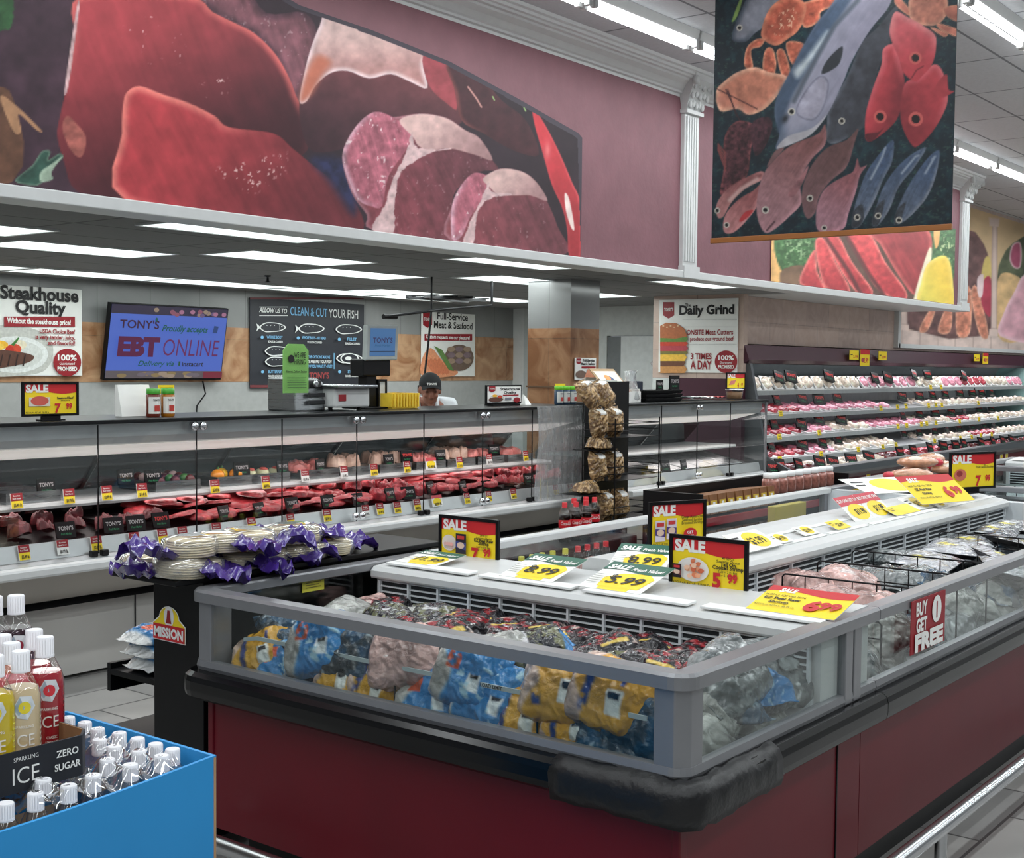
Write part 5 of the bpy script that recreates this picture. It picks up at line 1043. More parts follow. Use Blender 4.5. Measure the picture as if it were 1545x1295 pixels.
RAW = meat_mat((158, 48, 54), (214, 150, 146), .35, 12, .4); RAW2 = meat_mat((140, 32, 42), (206, 140, 138), .3, 16, .4); RAWD = meat_mat((92, 28, 34), (176, 100, 98), .35, 18, .4); PINK = meat_mat((214, 128, 122), (240, 214, 206), .6, 7); CHICK = meat_mat((226, 190, 170), (244, 226, 212), .5, 6); ORA = meat_mat((206, 130, 50), (236, 190, 110), .4, 20)
FATTY = meat_mat((150, 46, 52), (226, 196, 186), .8, 13, .4)
CUT = {'steak': [mesh_of(slab(s, .24, .17, .022), RAW) for s in (1, 2, 3)], 'marbled': [mesh_of(slab(s, .20, .14, .03), FATTY) for s in (4, 5, 6)], 'fajita': [mesh_of(slab(s, .13, .07, .05, .6), RAWD) for s in (7, 8, 9)],
       'roast': [mesh_of(slab(s, .15, .12, .055, .5), RAW2) for s in (10, 11, 12)], 'pork': [mesh_of(slab(s, .17, .12, .05), PINK) for s in (13, 14, 15)], 'chicken': [mesh_of(slab(s, .13, .10, .07, .4), CHICK) for s in (16, 17, 18)], 'shred': [mesh_of(slab(s, .14, .09, .06, .7), ORA) for s in (19, 20)]}
CNAME = {'steak': ('beef_steak', 'flat red beef steak', 'steak'), 'marbled': ('beef_steak', 'marbled red beef steak', 'steak'), 'fajita': ('beef_strip', 'dark red beef strip', 'meat'), 'roast': ('beef_roast', 'thick red beef roast', 'meat'), 'pork': ('pork_chop', 'pale pink pork cut', 'meat'), 'chicken': ('chicken_piece', 'pale raw chicken piece', 'meat'), 'shred': ('marinated_piece', 'orange marinated chicken piece', 'meat')}
cnt = {}
def cut(kind, P, tilt, yaw_, where, grp, sc=1):
    nm, d, cat = CNAME[kind]; k = cnt[(kind, where)] = cnt.get((kind, where), 0)+1
    o = bpy.data.objects.new(nm, CUT[kind][rng.randint(len(CUT[kind]))]); COL.objects.link(o); o.location = [float(q) for q in P]; o.rotation_euler = (tilt, rng.uniform(-.08, .08), yaw_); o.scale = (sc,)*3
    tag(o, '%s %s from the left, %s' % (nth(k), d, where), cat, grp)
def deckz(y): return .715+(y-5.54)*.115/.52
def lowkind(x, row):
    if x < 3.30: return 'shred'
    if x < 3.80: return 'fajita'
    if x < 4.22: return 'fajita' if row == 0 else None
    if x < 5.15: return 'steak'
    if x < 5.75: return 'steak' if row == 0 else 'marbled'
    if x < 6.4: return 'roast' if row < 2 else 'marbled'
    if x < 7.1: return 'marbled' if row != 1 else 'steak'
    return 'pork' if row == 2 else 'roast'
for row, (y, nm) in enumerate(((5.66, 'front row of the lower deck'), (5.81, 'middle row of the lower deck'), (5.95, 'rear row of the lower deck'))):
    for x in np.arange(3.1+.05*row, 7.8, .155):
        kd = lowkind(x, row)
        if kd is None: continue
        cut(kd, (x+rng.uniform(-.02, .02), y+rng.uniform(-.02, .02), deckz(y)+.022+.012*(int(x*10) % 2)), .22, rng.uniform(-.4, .4)+(PI if rng.rand() < .5 else 0), nm, 'meat in the '+nm, rng.uniform(.9, 1.1))
# second layer over the steaks so that they overlap like shingles
for x in np.arange(4.35, 7.7, .21):
    kd = lowkind(x, 1); cut(kd, (x, 5.86+rng.uniform(-.04, .04), deckz(5.86)+.06), .22, rng.uniform(-.6, .6), 'upper layer of the lower deck', 'meat heaped on the lower deck', 1)
# black pans and the clear bin on the lower deck
b = MB(glass((.92, .94, .9), 1.2)); 
for (x0, x1, y0, y1) in ((2.9, 3.34, 5.555, 5.561), (3.334, 3.34, 5.561, 6.0)): b.box(x0, x1, y0, y1, .725, .86)
tag(obj('clear_bin', b, None, world=True), 'clear acrylic bin of marinated chicken at the left of the meat case', 'bin')
for k, x in enumerate((3.86, 4.06)):
    b = MB(BLACK); b.box(x, x+.18, 5.72, 6.02, .775, .80); b.box(x, x+.18, 6.0, 6.02, .80, .86); tag(obj('meat_pan', b, None, world=True, bev=.004), '%s empty black pan left of the flat red steaks' % ('left', 'right')[k], 'pan', 'empty black pans')
# upper shelf: steel pans and what is in them
PANS = [(3.42, 'pork', 0), (4.30, 'kebab', 3), (4.72, 'pepper', 4), (4.97, 'stuffed', 3), (5.38, 'pork', 4), (5.70, 'chicken', 4), (6.05, 'chicken', 5), (6.40, 'pork', 5), (6.72, 'chicken', 5), (7.05, 'pork', 4), (7.40, 'pork', 4)]
PEP = flat((240, 150, 20), .3, coat=.4); PEPY = flat((246, 196, 40), .3, coat=.4); GRN = flat((60, 120, 50), .4)
pan0 = None
for k, (x, kd, n) in enumerate(PANS):
    if pan0 is None:
        pan0 = thing('steel_pan', '', 'pan'); b = MB(STEEL); L, D, H = .30, .34, .055
        b.box(0, L, 0, D, 0, .004); obj('pan_floor', b, pan0)
        b = MB(STEEL); b.box(0, L, 0, .004, .0045, H); obj('front_wall', b, pan0)
        b = MB(STEEL); b.box(0, L, D-.004, D, .0045, H); obj('rear_wall', b, pan0)
        for xa in (0, L-.004): b = MB(STEEL); b.box(xa, xa+.004, .0045, D-.0045, .0045, H); obj('side_wall', b, pan0)
        o = pan0; o.location = (x, 5.80, .902)
    else: o = dup(pan0, (x, 5.80, .902))
    tag(o, '%s steel pan from the left on the upper shelf of the meat case' % nth(k+1), 'pan', 'steel pans on the upper meat shelf')
    for j in range(n):
        px_ = x+.05+.2*j/max(1, n-1); 
        if kd in ('pork', 'chicken'): cut(kd, (px_, 5.90+.1*(j % 2), .945), .1, rng.uniform(0, 6), 'upper shelf of the meat case', 'meat on the upper shelf', 1.05)
        elif kd == 'pepper':
            b = MB((PEP, PEPY)[j % 2]); b.sphere((0, 0, 0), .042, .042, .036, 14, 10)
            b.v = [(a*(1+.12*math.cos(4*math.atan2(c, a))), c*(1+.12*math.cos(4*math.atan2(c, a))), e) for a, c, e in b.v]; p = obj('stuffed_pepper', b, None, loc=(px_, 5.86+.05*(j % 2), .962)); tag(p, '%s orange stuffed pepper from the left on the upper meat shelf' % nth(j+1), 'pepper', 'stuffed peppers')
            b = MB(GRN); b.tube([(0, 0, .03), (.004, 0, .05)], [.008, .005], 6); obj('stem', b, p)
        elif kd == 'kebab':
            p = thing('meat_kebab', '%s brown meat kebab from the left on the upper meat shelf' % nth(j+1), 'kebab', (px_, 5.83, .955), group='meat kebabs')
            b = MB(flat((196, 160, 110))); b.tube([(0, -.02, .0), (0, .26, .02)], .003, 6); obj('skewer', b, p)
            for q in range(5):
                b = MB((RAWD, GRN, RAWD, flat((220, 190, 190)), RAWD)[q]); b.sphere((0, .0+.05*q, .004*q), .03, .024, .028, 10, 7); obj('chunk', b, p)
        else:
            b = MB(flat((206, 210, 170), .4)); b.sphere((0, 0, 0), .04, .05, .03, 12, 8); b.use(flat((200, 90, 80), .4)); b.sphere((0, -.01, .022), .026, .03, .014, 10, 6); p = obj('stuffed_roll', b, None, loc=(px_, 5.88, .955)); tag(p, '%s pale stuffed roll from the left on the upper meat shelf' % nth(j+1), 'food', 'stuffed rolls')
# ---- black dividers with the shop's name
def divider_mesh(red, w=.105, h=.078):
    b = MB(BLACK); b.box(-w/2, w/2, -.004, .004, 0, h); b.box(-w*.45, w*.45, -.012, .012, -.004, 0)
    b.use(flat((214, 60, 56)) if red else flat((176, 170, 170))); b.text("TONY'S", h*.36, (0, -.0046, h*.46), EX, EZ, bold=.03, fit=w*.78); b.use(flat((40, 130, 84))); b.text('Fresh Market', h*.2, (0, -.0046, h*.16), EX, EZ, bold=.01, shear=.3, fit=w*.55); return make_mesh(b)
DV = {False: divider_mesh(False), True: divider_mesh(True)}
def dividers(pts, Y, where, grp, reds=(), tilt=-.25, sc=1.0, yaws=(-.25, .35)):
    for k, (px, py) in enumerate(sorted(pts)):
        P = onY(px, py, Y); o = bpy.data.objects.new('name_divider', DV[k in reds]); COL.objects.link(o); o.location = (P[0], P[1], P[2]-.04*sc); o.rotation_euler = (tilt, 0, rng.uniform(*yaws)); o.scale = (sc,)*3
        tag(o, '%s black name divider from the left %s' % (nth(k+1), where), 'divider', grp)
dividers([(100, 799), (172, 792), (206, 789), (244, 784), (340, 773), (393, 768), (442, 760), (496, 756), (541, 753), (590, 745), (617, 743), (651, 735), (700, 734), (736, 733), (799, 722)], 5.60, 'on the lower meat deck', 'name dividers on the lower meat deck', (3,))
dividers([(70, 733), (190, 719), (231, 719), (365, 707), (427, 705), (484, 702), (587, 694), (614, 688), (665, 687), (746, 678)], 5.82, 'on the upper meat shelf', 'name dividers on the upper meat shelf', (7,), -.1)
# ---- price tags on the rails
def tag_mesh(kind, price, w=.062, h=.072):
    b = MB(PAPER); b.box(-w/2, w/2, -.001, .001, 0, h); p = Print((-w/2, -.0015, 0), EX, EZ, (0, -1, 0), 0)
    if kind == 'wide': p.ell(w/2, h*.42, w*.4, h*.34, YEL); p.rect(0, h*.72, w, h, flat((206, 80, 90)))
    else:
        p.rect(.001, .001, w-.001, h-.001, YEL if kind != 'w' else PAPER); p.rect(0, h*.5, w, h, DRED)
        p.rect(0, 0, w*.02, h, PAPER); p.text(('Boneless', 'Ribeye', 'Sirloin', 'Outside Skirt')[len(price) % 4], h*.14, w/2, h*.78, PAPER, bold=.01, width=w*.8); p.text('Beef Steak', h*.14, w/2, h*.6, PAPER, bold=.01, width=w*.7)
    p.text('$'+price, h*.3, w*.55, h*.12, INK, bold=.03, fit=w*.7)
    for m in p.mb.mats: b.use(m)
    o = len(b.v); b.v += p.mb.v
    for f, m_ in zip(p.mb.f, p.mb.fm): b.f.append([i+o for i in f]); b.fm.append(b.mats.index(p.mb.mats[m_])); b.sm.append(False)
    return make_mesh(b)
TG = {}
def tags(pts, Y, where, grp, tilt=-.2, sc=1, base='y'):
    for k, it in enumerate(sorted(pts)):
        px, py = it[:2]; kd = it[2] if len(it) > 2 else base; pr = ('5.49 lb.', '8.99 lb.', '2.99 lb.', '11.49 lb.')[k % 4]
        if (kd, pr) not in TG: TG[(kd, pr)] = tag_mesh(kd, pr, *((.062, .072) if kd != 'wide' else (.10, .075)))
        P = onY(px, py, Y); o = bpy.data.objects.new('price_tag', TG[(kd, pr)]); COL.objects.link(o); o.location = (P[0], P[1], P[2]-.036*sc); o.rotation_euler = (tilt, 0, rng.uniform(-.06, .06)); o.scale = (sc,)*3
        tag(o, '%s price tag from the left %s' % (nth(k+1), where), 'price tag', grp)
tags([(38, 834), (96, 826, 'w'), (147, 820), (204, 814), (247, 809), (277, 805, 'w'), (328, 799, 'w'), (381, 791), (440, 785), (495, 778), (553, 771, 'w'), (575, 768), (601, 766), (631, 762), (661, 756, 'wide'), (706, 752), (739, 749), (776, 745), (840, 739), (862, 738)], 5.470, 'along the lower rail of the meat case', 'price tags on the lower meat rail', -.25)
tags([(26, 756), (105, 749), (162, 744), (215, 740), (325, 734), (402, 728), (461, 718, 'w'), (520, 713, 'w'), (565, 709), (615, 705), (651, 700, 'wide'), (694, 698), (739, 693, 'w'), (794, 688)], 5.72, 'along the upper shelf of the meat case', 'price tags on the upper meat shelf', -.15, 1.05)
# ---- clear film hung over the right end of the long case
xs = np.linspace(7.22, 7.93, 40); zs = np.linspace(.655, 1.325, 30); G = [[(x+.02*math.sin(z*7), 5.418-.010*abs(math.sin(x*37+z*4))-.02*fbm(np.array(x*9), np.array(z*5), 3)*(1.33-z), z-.05*(x-7.2)*(z < .7)) for z in zs] for x in xs]
b = MB(glass((.93, .94, .95), 2.8, .22, .12)); b.grid([[tuple(float(q) for q in p) for p in r] for r in G]); b.grid([[(float(p[0]), float(p[1])+.0015, float(p[2])) for p in r] for r in G], True, True)
tag(obj('plastic_film', b, None, world=True), 'wrinkled clear plastic film hung over the right end of the meat case', 'plastic film')
# trays and dividers in the second case
for k, (x, w) in enumerate(((8.62, .42), (9.12, .22), (9.36, .22), (9.62, .24), (9.88, .24), (10.14, .24), (10.40, .24))):
    b = MB(BLACK if k == 0 else STEEL); z = deckz(5.70)
    b.hexa([(x, 5.62, z-.01), (x+w, 5.62, z-.01), (x+w, 6.02, z+.085), (x, 6.02, z+.085), (x, 5.62, z+.05), (x+w, 5.62, z+.05), (x+w, 6.02, z+.115), (x, 6.02, z+.115)] if k == 0 else [(x, 5.6, z-.02), (x+w, 5.6, z-.02), (x+w, 6.04, z+.078), (x, 6.04, z+.078), (x, 5.6, z-.008), (x+w, 5.6, z-.008), (x+w, 6.04, z+.09), (x, 6.04, z+.09)])
    tag(obj('meat_pan', b, None, world=True, bev=.004), 'black tray at the left of the shorter meat case' if k == 0 else '%s bare steel pan from the left in the shorter meat case' % nth(k), 'pan', 'pans in the shorter meat case')
dividers([(1005, 703), (1033, 702)], 5.6, 'in the shorter meat case', 'name dividers in the shorter meat case', (), -.2, 1.25)
# ================================================================ WALL SIGNS, SCREENS, THINGS ON THE COUNTER, THE BUTCHER
class PPx(Print):
    """printing on a real board; outlines are read as sight lines onto that board's plane"""
    def q(s, px, py):
        d = ray(px, py); k = np.dot(s.o-EYEP, s.n)/np.dot(d, s.n); P = EYEP+k*d-s.o; return (float(np.dot(P, s.r)), float(np.dot(P, s.u)))
    def R(s, x0, y0, x1, y1, m): return s.poly([s.q(x0, y1), s.q(x1, y1), s.q(x1, y0), s.q(x0, y0)], m)
    def G(s, pts, m, sm=0): return s.poly([s.q(*p) for p in (smooth_poly(pts, 4) if sm else pts)], m)
    def E(s, x, y, rx, ry, m, n=20): return s.poly([s.q(x+rx*math.cos(2*PI*i/n), y+ry*math.sin(2*PI*i/n)) for i in range(n)][::-1], m)
    def X(s, t, x, y, size, m, fit=None, **k):
        u, v = s.q(x, y); sz = s.q(x, y-size)[1]-v
        if fit: k['fit'] = abs(s.q(x+fit/2, y)[0]-s.q(x-fit/2, y)[0])
        return s.text(t, sz*1.38, u, v, m, **k)
def board(name, label, cat, pl, c, x0, y0, x1, y1, m=PAPER, th=.008, mat2=None, right=None):
    """flat rectangular board on the plane X=c or Y=c between two photo corners"""
    f = onY if pl == 'y' else onX; a, d = f(x0, y0, c), f(x1, y1, c); bl = np.array([a[0], a[1], d[2]]); R_ = EX if pl == 'y' else np.array([0, -1., 0])
    w = abs(d[0]-a[0]) if pl == 'y' else abs(d[1]-a[1]); h = a[2]-d[2]; n = np.cross(R_, EZ)
    t = thing(name, label, cat, bl+R_*w/2)
    b = MB(m); b.obox(bl+R_*w/2+EZ*h/2-n*th/2, (R_, EZ, n), (w/2, h/2, th/2)); obj('board', b, t, world=True)
    p = PPx(bl, R_, EZ, n, .0015); p.w, p.h, p.t = w, h, t; return p
def done(p): obj('print', p.mb, p.t, world=True)
C_ = lambda *c: flat(c, .5, var=.12, scale=40)
def steakpic(p, x, y, k):
    """plate with a grilled steak and vegetables"""
    p.E(x, y-12*k, 62*k, 34*k, C_(226, 228, 226)); p.E(x, y-12*k, 52*k, 27*k, C_(212, 214, 210))
    p.E(x-26*k, y-30*k, 14*k, 8*k, C_(236, 180, 50)); p.E(x-34*k, y-26*k, 14*k, 8*k, C_(240, 200, 80)); p.E(x+8*k, y-30*k, 14*k, 9*k, C_(226, 216, 190)); p.E(x-2*k, y-22*k, 14*k, 10*k, C_(206, 70, 40)); p.E(x-10*k, y-20*k, 8*k, 8*k, C_(190, 44, 30)); p.G([(x-8*k, y-30*k), (x+6*k, y-44*k), (x+8*k, y-42*k), (x-2*k, y-28*k)], C_(60, 120, 50))
    p.G([(x-60*k, y-8*k), (x-40*k, y-20*k), (x, y-18*k), (x+34*k, y-10*k), (x+26*k, y+2*k), (x-10*k, y+10*k), (x-40*k, y+14*k), (x-62*k, y+10*k)], C_(92, 58, 46), 1)
    for j in range(6): p.G([(x-52*k+14*j*k, y-12*k), (x-50*k+14*j*k, y-12*k), (x-54*k+14*j*k, y+9*k), (x-57*k+14*j*k, y+9*k)], C_(46, 28, 24))
def badge(p, x, y, r):
    p.E(x, y, r, r, DRED, 28); p.X('100%', x, y-r*.15, r*.42, PAPER, fit=r*1.35, bold=.03); p.X('Guaranteed', x, y+r*.18, r*.22, PAPER, fit=r*1.1, shear=.2); p.X('PROMISED', x, y+r*.6, r*.3, PAPER, fit=r*1.4, bold=.03)
WY = 10.575
p = board('wall_sign', 'white Steakhouse Quality sign with a grilled steak on the back wall', 'sign', 'y', WY, -14, 429, 124, 567)
p.G([(-14, 548), (-14, 500), (20, 490), (70, 505), (80, 535), (66, 560), (30, 567), (-14, 567)], C_(196, 196, 190), 1); steakpic(p, 22, 545, .82)
p.X('Steakhouse', 60, 453, 20, INK, fit=118, bold=.035); p.X('Quality', 61, 473, 19, INK, fit=76, bold=.035); p.R(5, 478, 112, 493, DRED); p.X('Without the steakhouse price!', 58.5, 489, 8, PAPER, fit=96, bold=.03)
for k, s in enumerate(('USDA Choice Beef', 'is very tender, juicy,', 'and flavorful!')): p.X(s, 112, 504+8.6*k, 6.4, DRED, align='r', bold=.03, fit=(52, 58, 40)[k])
badge(p, 100, 547, 21); done(p)
# television, tilted down on the wall
def tvquad():
    TL, TR, BR, BL = onY(167, 455, 10.40), onY(345, 463, 10.40), onY(334, 575, 10.53), onY(157, 572, 10.53)
    return TL, TR, BR, BL
TL, TR, BR, BL = tvquad(); bl = BL; rt = unit(EX); up = unit((TL+TR-BL-BR)*np.array([0, 1, 1])); n = np.cross(rt, up); w = (BR[0]-BL[0]+TR[0]-TL[0])/2; h = float(np.linalg.norm((TL-BL)[1:])); bl = np.array([(BL[0]+TL[0])/2, BL[1], (BL[2]+BR[2])/2])
t = thing('television', 'wall television glowing blue with EBT ONLINE, tilted down over the counter', 'television', bl+rt*w/2)
b = MB(BLACK); b.obox(bl+rt*w/2+up*h/2-n*.03, (rt, up, n), (w/2, h/2, .028)); obj('housing', b, t, world=True, bev=.004)
b = MB(DARK); b.obox(bl+rt*w/2+up*h/2-n*.075, (rt, up, n), (.18, .12, .014)); obj('wall_bracket', b, t, world=True)
SCR = lambda c, s=.85: emit(c, s, (10, 10, 10))
b = MB(BLACK); p = PPx(bl, rt, up, n, .001); i = .012
p.rect(i, i*1.6, w-i, h-i, SCR((86, 116, 214))); p.rect(i, h*.87, w-i, h-i, SCR((52, 44, 70))); p.rect(i, i*1.6, w-i, h*.125, SCR((104, 96, 100)))
rr = random.Random(3)
for k in range(16): p.ell(w*(.36+.6*rr.random()), h*(.885+.06*rr.random()), w*.022, h*.03, SCR([(150, 90, 110), (176, 120, 150), (110, 90, 130), (160, 140, 120)][k % 4]), 10)
for k in range(14): p.ell(w*(.03+.75*rr.random()), h*(.055+.04*rr.random()), w*.04, h*.028, SCR([(150, 130, 90), (120, 110, 120), (170, 150, 130)][k % 3]), 10)
p.rect(w*.82, h*.03, w-i, h*.12, SCR((130, 40, 60)))
IM, GR = SCR((60, 20, 60)), SCR((16, 92, 84))
p.text("TONY'S", h*.15, w*.235, h*.69, IM, bold=.02, fit=w*.32); p.text('Proudly accepts', h*.115, w*.62, h*.665, GR, bold=.025, shear=.3, fit=w*.40); p.text('EBT', h*.33, w*.245, h*.335, SCR((96, 24, 70)), bold=.06, fit=w*.34); p.text('ONLINE', h*.33, w*.69, h*.335, SCR((110, 40, 100)), bold=-.005, shear=.08, fit=w*.49)
p.text('Delivery via', h*.1, w*.40, h*.195, GR, bold=.015, shear=.3, fit=w*.30); p.text('instacart', h*.09, w*.715, h*.195, SCR((40, 40, 50)), bold=.03, fit=w*.19); p.rect(w*.588, h*.2, w*.604, h*.26, SCR((40, 90, 60))); p.poly([(w*.86, h*.66), (w*.9, h*.66), (w*.91, h*.75), (w*.87, h*.76)], SCR((40, 70, 130))); p.ell(w*.365, h*.81, w*.01, h*.03, GR, 10)
obj('screen', p.mb, t, world=True)
b = MB(BLACK); c0, c1 = onY(306, 575, 10.55), onY(293, 632, 10.57); b.tube([c0, (c0+c1)/2+np.array([.09, 0, .06]), (c0+c1)/2+np.array([-.02, 0, -.06]), c1-np.array([0, 0, .3])], .008, 6); tag(obj('power_cable', b, None, world=True), 'black power cable hanging below the wall television', 'cable')
# fish cutting board sign
p = board('wall_sign', 'dark CLEAN & CUT YOUR FISH sign with chalk drawings of fish', 'sign', 'y', WY, 377, 449, 549, 585, flat((36, 38, 46), .5)); KK = flat((226, 228, 226), .6); KB = flat((120, 180, 220), .6)
p.R(377, 449, 549, 452, flat((110, 50, 54))); p.R(377, 581, 549, 585, flat((110, 50, 54)))
p.X('ALLOW US TO', 412, 472, 7, KK, fit=42, bold=.03, shear=.2); p.R(391, 476, 434, 477, KK); p.R(391, 463, 434, 464, KK); p.X('CLEAN & CUT', 466, 477, 13, KB, fit=56, bold=.01); p.X('YOUR FISH', 518, 480, 13, KK, fit=44, bold=.01)
def fish(p, x, y, L, tail=True, head=True):
    W_ = L*.17; pts = [(x-L/2, y), (x-L*.3, y-W_), (x, y-W_*1.1), (x+L*.3, y-W_*.8), (x+L/2, y), (x+L*.3, y+W_*.8), (x, y+W_), (x-L*.3, y+W_)]
    p.G(pts, KK, 1); p.G([(x+(a-x)*.9, y+(c-y)*.82) for a, c in pts], flat((36, 38, 46), .5), 1)
    if tail: p.G([(x-L*.46, y), (x-L*.62, y-W_*.9), (x-L*.58, y), (x-L*.62, y+W_*.9)], KK)
    if head: p.E(x+L*.34, y-1, 1.1, 1.1, KK, 8); p.G([(x+L*.24, y-W_*.7), (x+L*.27, y), (x+L*.24, y+W_*.7), (x+L*.255, y)], KK)
    for k in range(3): p.G([(x-L*.25+k*L*.14, y-W_*.5), (x-L*.2+k*L*.14, y-W_*.5), (x-L*.22+k*L*.14, y-W_*.3)], KK)
for x, y, hd in ((411, 494, 1), (469, 496, 0), (525, 497, 0), (418, 530, 0), (418, 546, 0), (525, 541, 0)): fish(p, x, y, 40, y < 500 and x < 500, hd)
p.E(525, 541, 14, 8, KK); p.E(525, 541, 12, 6.6, flat((36, 38, 46), .5)); p.E(523, 541, 5, 3, KK, 10)
for k, (s, x, y) in enumerate((('WHOLE BODY', 412, 511), ('WHOLE BODY - NO HEAD', 471, 512), ('FILLET', 528, 514), ('BUTTERFLY', 412, 563), ('STEAK', 528, 563))): p.X(s, x, y, 4.5, KB, fit=(24, 36, 14, 20, 13)[k], bold=.02); p.X('SCALED & CLEANED', x+1, y+6, 3.2, KK, fit=22, bold=.02); p.E(x-19 if k != 1 else x-24, y-2, 2.4, 2.4, KB, 10)
for k, s in enumerate(('THE OPTIONS ABOVE', 'WE PREPARE YOUR FISH', 'HOW YOU WANT IT - FREE!')): p.X(s, 478, 541+7*k, 4.6, KB if k != 1 else KK, fit=(34, 38, 40)[k], bold=.02, shear=.2)
p.R(500, 533, 501, 557, KB); p.X("TONY'S", 478, 571, 9, flat((150, 60, 60)), fit=30, bold=.03); done(p)
# full-service sign
p = board('wall_sign', 'white Full-Service Meat and Seafood sign on the back wall', 'sign', 'y', WY, 636, 470, 716, 568)
def crest(p, x, y, w, h): p.G([(x-w/2, y), (x+w/2, y), (x+w/2, y+h*.8), (x, y+h), (x-w/2, y+h*.8)], DRED); p.X("TONY'S", x, y+h*.55, h*.2, PAPER, fit=w*.8, bold=.02)
crest(p, 645, 471, 14, 24); p.X('Full-Service', 683, 483, 10.5, INK, fit=46, bold=.02); p.X('Meat & Seafood', 684, 496, 10.5, INK, fit=58, bold=.02); p.R(640, 504, 712, 514, DRED); p.X('Custom requests are our pleasure!', 676, 511.5, 5.6, PAPER, fit=66, bold=.03)
p.G([(637, 540), (650, 525), (668, 545), (690, 560), (680, 568), (637, 568)], C_(224, 150, 110), 1); [p.G([(640+6*k, 545), (644+6*k, 540), (660+6*k, 562), (655+6*k, 566)], C_(206, 120, 84)) for k in range(4)]
p.E(692, 540, 22, 20, C_(112, 92, 80)); [p.E(680+12*(k % 3), 527+9*(k//3), 6, 4, C_(160-30*(k % 2), 136-26*(k % 2), 116)) for k in range(9)]; p.G([(654, 522), (666, 528), (684, 560), (676, 558)], C_(96, 130, 70)); done(p)
p = board('wall_sign', 'white Daily Grind sign with a hamburger on the tiled end wall', 'sign', 'x', 11.985, 995, 453, 1112, 563)
crest(p, 1009, 456, 17, 25); p.X('The', 1038, 463, 5, INK, fit=9, bold=.02); p.X('Daily Grind', 1066, 474, 14, INK, fit=83, bold=.04)
for y in (482, 493, 519): p.R(1030, y, 1112, y+.6, C_(200, 200, 198))
p.X('ONSITE Meat Cutters', 1071, 505, 8, DRED, fit=70, bold=.02); p.X('produce our ground beef', 1074, 514, 6.4, DRED, fit=66, bold=.02); p.X('3 TIMES', 1058, 542, 9, DRED, fit=32, bold=.03); p.X('A DAY', 1058, 557, 13, DRED, fit=32, bold=.03); badge(p, 1096, 546, 17)
for (y0, y1, w_, c) in ((552, 563, 40, (206, 146, 84)), (541, 553, 38, (110, 68, 46)), (534, 545, 40, (240, 190, 70)), (529, 535, 42, (130, 120, 60)), (521, 530, 42, (190, 70, 80)), (515, 522, 42, (206, 66, 44)), (507, 516, 42, (96, 140, 60))): p.G([(997, y0), (997+w_-3, y0), (997+w_, (y0+y1)/2), (997+w_-3, y1), (997, y1)], C_(*c))
p.G([(997, 510), (997, 492), (1006, 487), (1022, 488), (1034, 497), (1038, 508), (1020, 511)], C_(186, 106, 60), 0); [p.E(1002+5.5*k, 492+2*(k % 2), 1.6, .9, C_(232, 206, 160), 6) for k in range(5)]; done(p)
# small sign on the column
p = board('column_sign', 'small Full-Service sign fixed to the tiled column', 'sign', 'y', 6.55, 868, 540, 899, 573)
crest(p, 873, 541, 7, 9); p.X('Full-Service', 888, 546, 4, INK, fit=17, bold=.03); p.X('Meat & Seafood', 887, 551, 4, INK, fit=21, bold=.03); p.R(877, 553, 898, 556, DRED); p.E(876, 565, 8, 6, C_(120, 96, 84)); p.G([(880, 572), (886, 557), (898, 562), (898, 572)], C_(226, 150, 116)); done(p)

# ---- on the counter
CT_ = 1.323
def on_counter(px, Y): return onY(px, 600, Y)[0]
c = onY(33, 636, 5.50); sale_sign((c[0], c[1], CT_+.022), EX, onY(118, 600, 5.50)[0]-c[0], .165, 'framed SALE sign for seasoned beef at 7.99 at the left end of the counter', [('', .05), ('', .05), ('Seasoned Beef', .085), ('Sold by the lb.', .05)], '7', '99', 'REGULAR RETAIL: $8.99 lb.', lambda p, w, h: (p.rect(w*.08, h*.26, w*.48, h*.56, flat((222, 216, 200))), p.ell(w*.28, h*.44, w*.17, h*.16, flat((206, 92, 80)))))
x0, x1 = on_counter(184, 5.7), on_counter(232, 5.7)
b = MB(PAPER); b.hexa([(x0, 5.70, CT_), (x1, 5.70, CT_), (x1, 5.76, CT_), (x0, 5.76, CT_), (x0, 5.74, CT_+.165), (x1, 5.74, CT_+.165), (x1, 5.76, CT_+.165), (x0, 5.76, CT_+.165)]); tag(obj('paper_sheet', b, None, world=True), 'blank white sheet standing upright behind the green-lidded jars', 'paper')
def jar(x, y, r, h, lid, label, body, lab, grp, name='spice_jar'):
    t = thing(name, lab, 'jar', (x, y, CT_), group=grp)
    b = MB(flat(body, .25)); b.lathe([(r*.9, 0), (r, .006), (r, h*.78), (r*.86, h*.82)], (0, 0, 0), 18); obj('body', b, t)
    b = MB(flat(lid, .35)); b.lathe([(r*.95, h*.82), (r*.98, h*.83), (r*.98, h), (r*.9, h+.003)], (0, 0, 0), 18); obj('lid', b, t)
    b = MB(flat(label, .5)); V = [];
    for k in range(9): q = -PI*.5-1.3+2.6*k/8; V.append([(1.012*r*math.cos(q), 1.012*r*math.sin(q), z) for z in (h*.12, h*.72)])
    b.grid(V, True, True); b.use(INK); b.text("TONY'S", h*.09, (-.2*r, -r*1.03, h*.58), EX, EZ, bold=.03, fit=r*1.1); b.use(flat((190, 60, 50))); b.box(-.5*r, .4*r, -r*1.03, -r*1.02, h*.2, h*.42); obj('label', b, t); return t
for k, (px, bc) in enumerate(((231, (110, 44, 30)), (253, (176, 110, 30)))): x = on_counter(px, 5.58); jar(x, 5.58, .036, .145, (80, 170, 60), (236, 236, 230), bc, ('red-brown', 'amber')[k]+' spice jar with a green lid on the meat counter', 'spice jars')
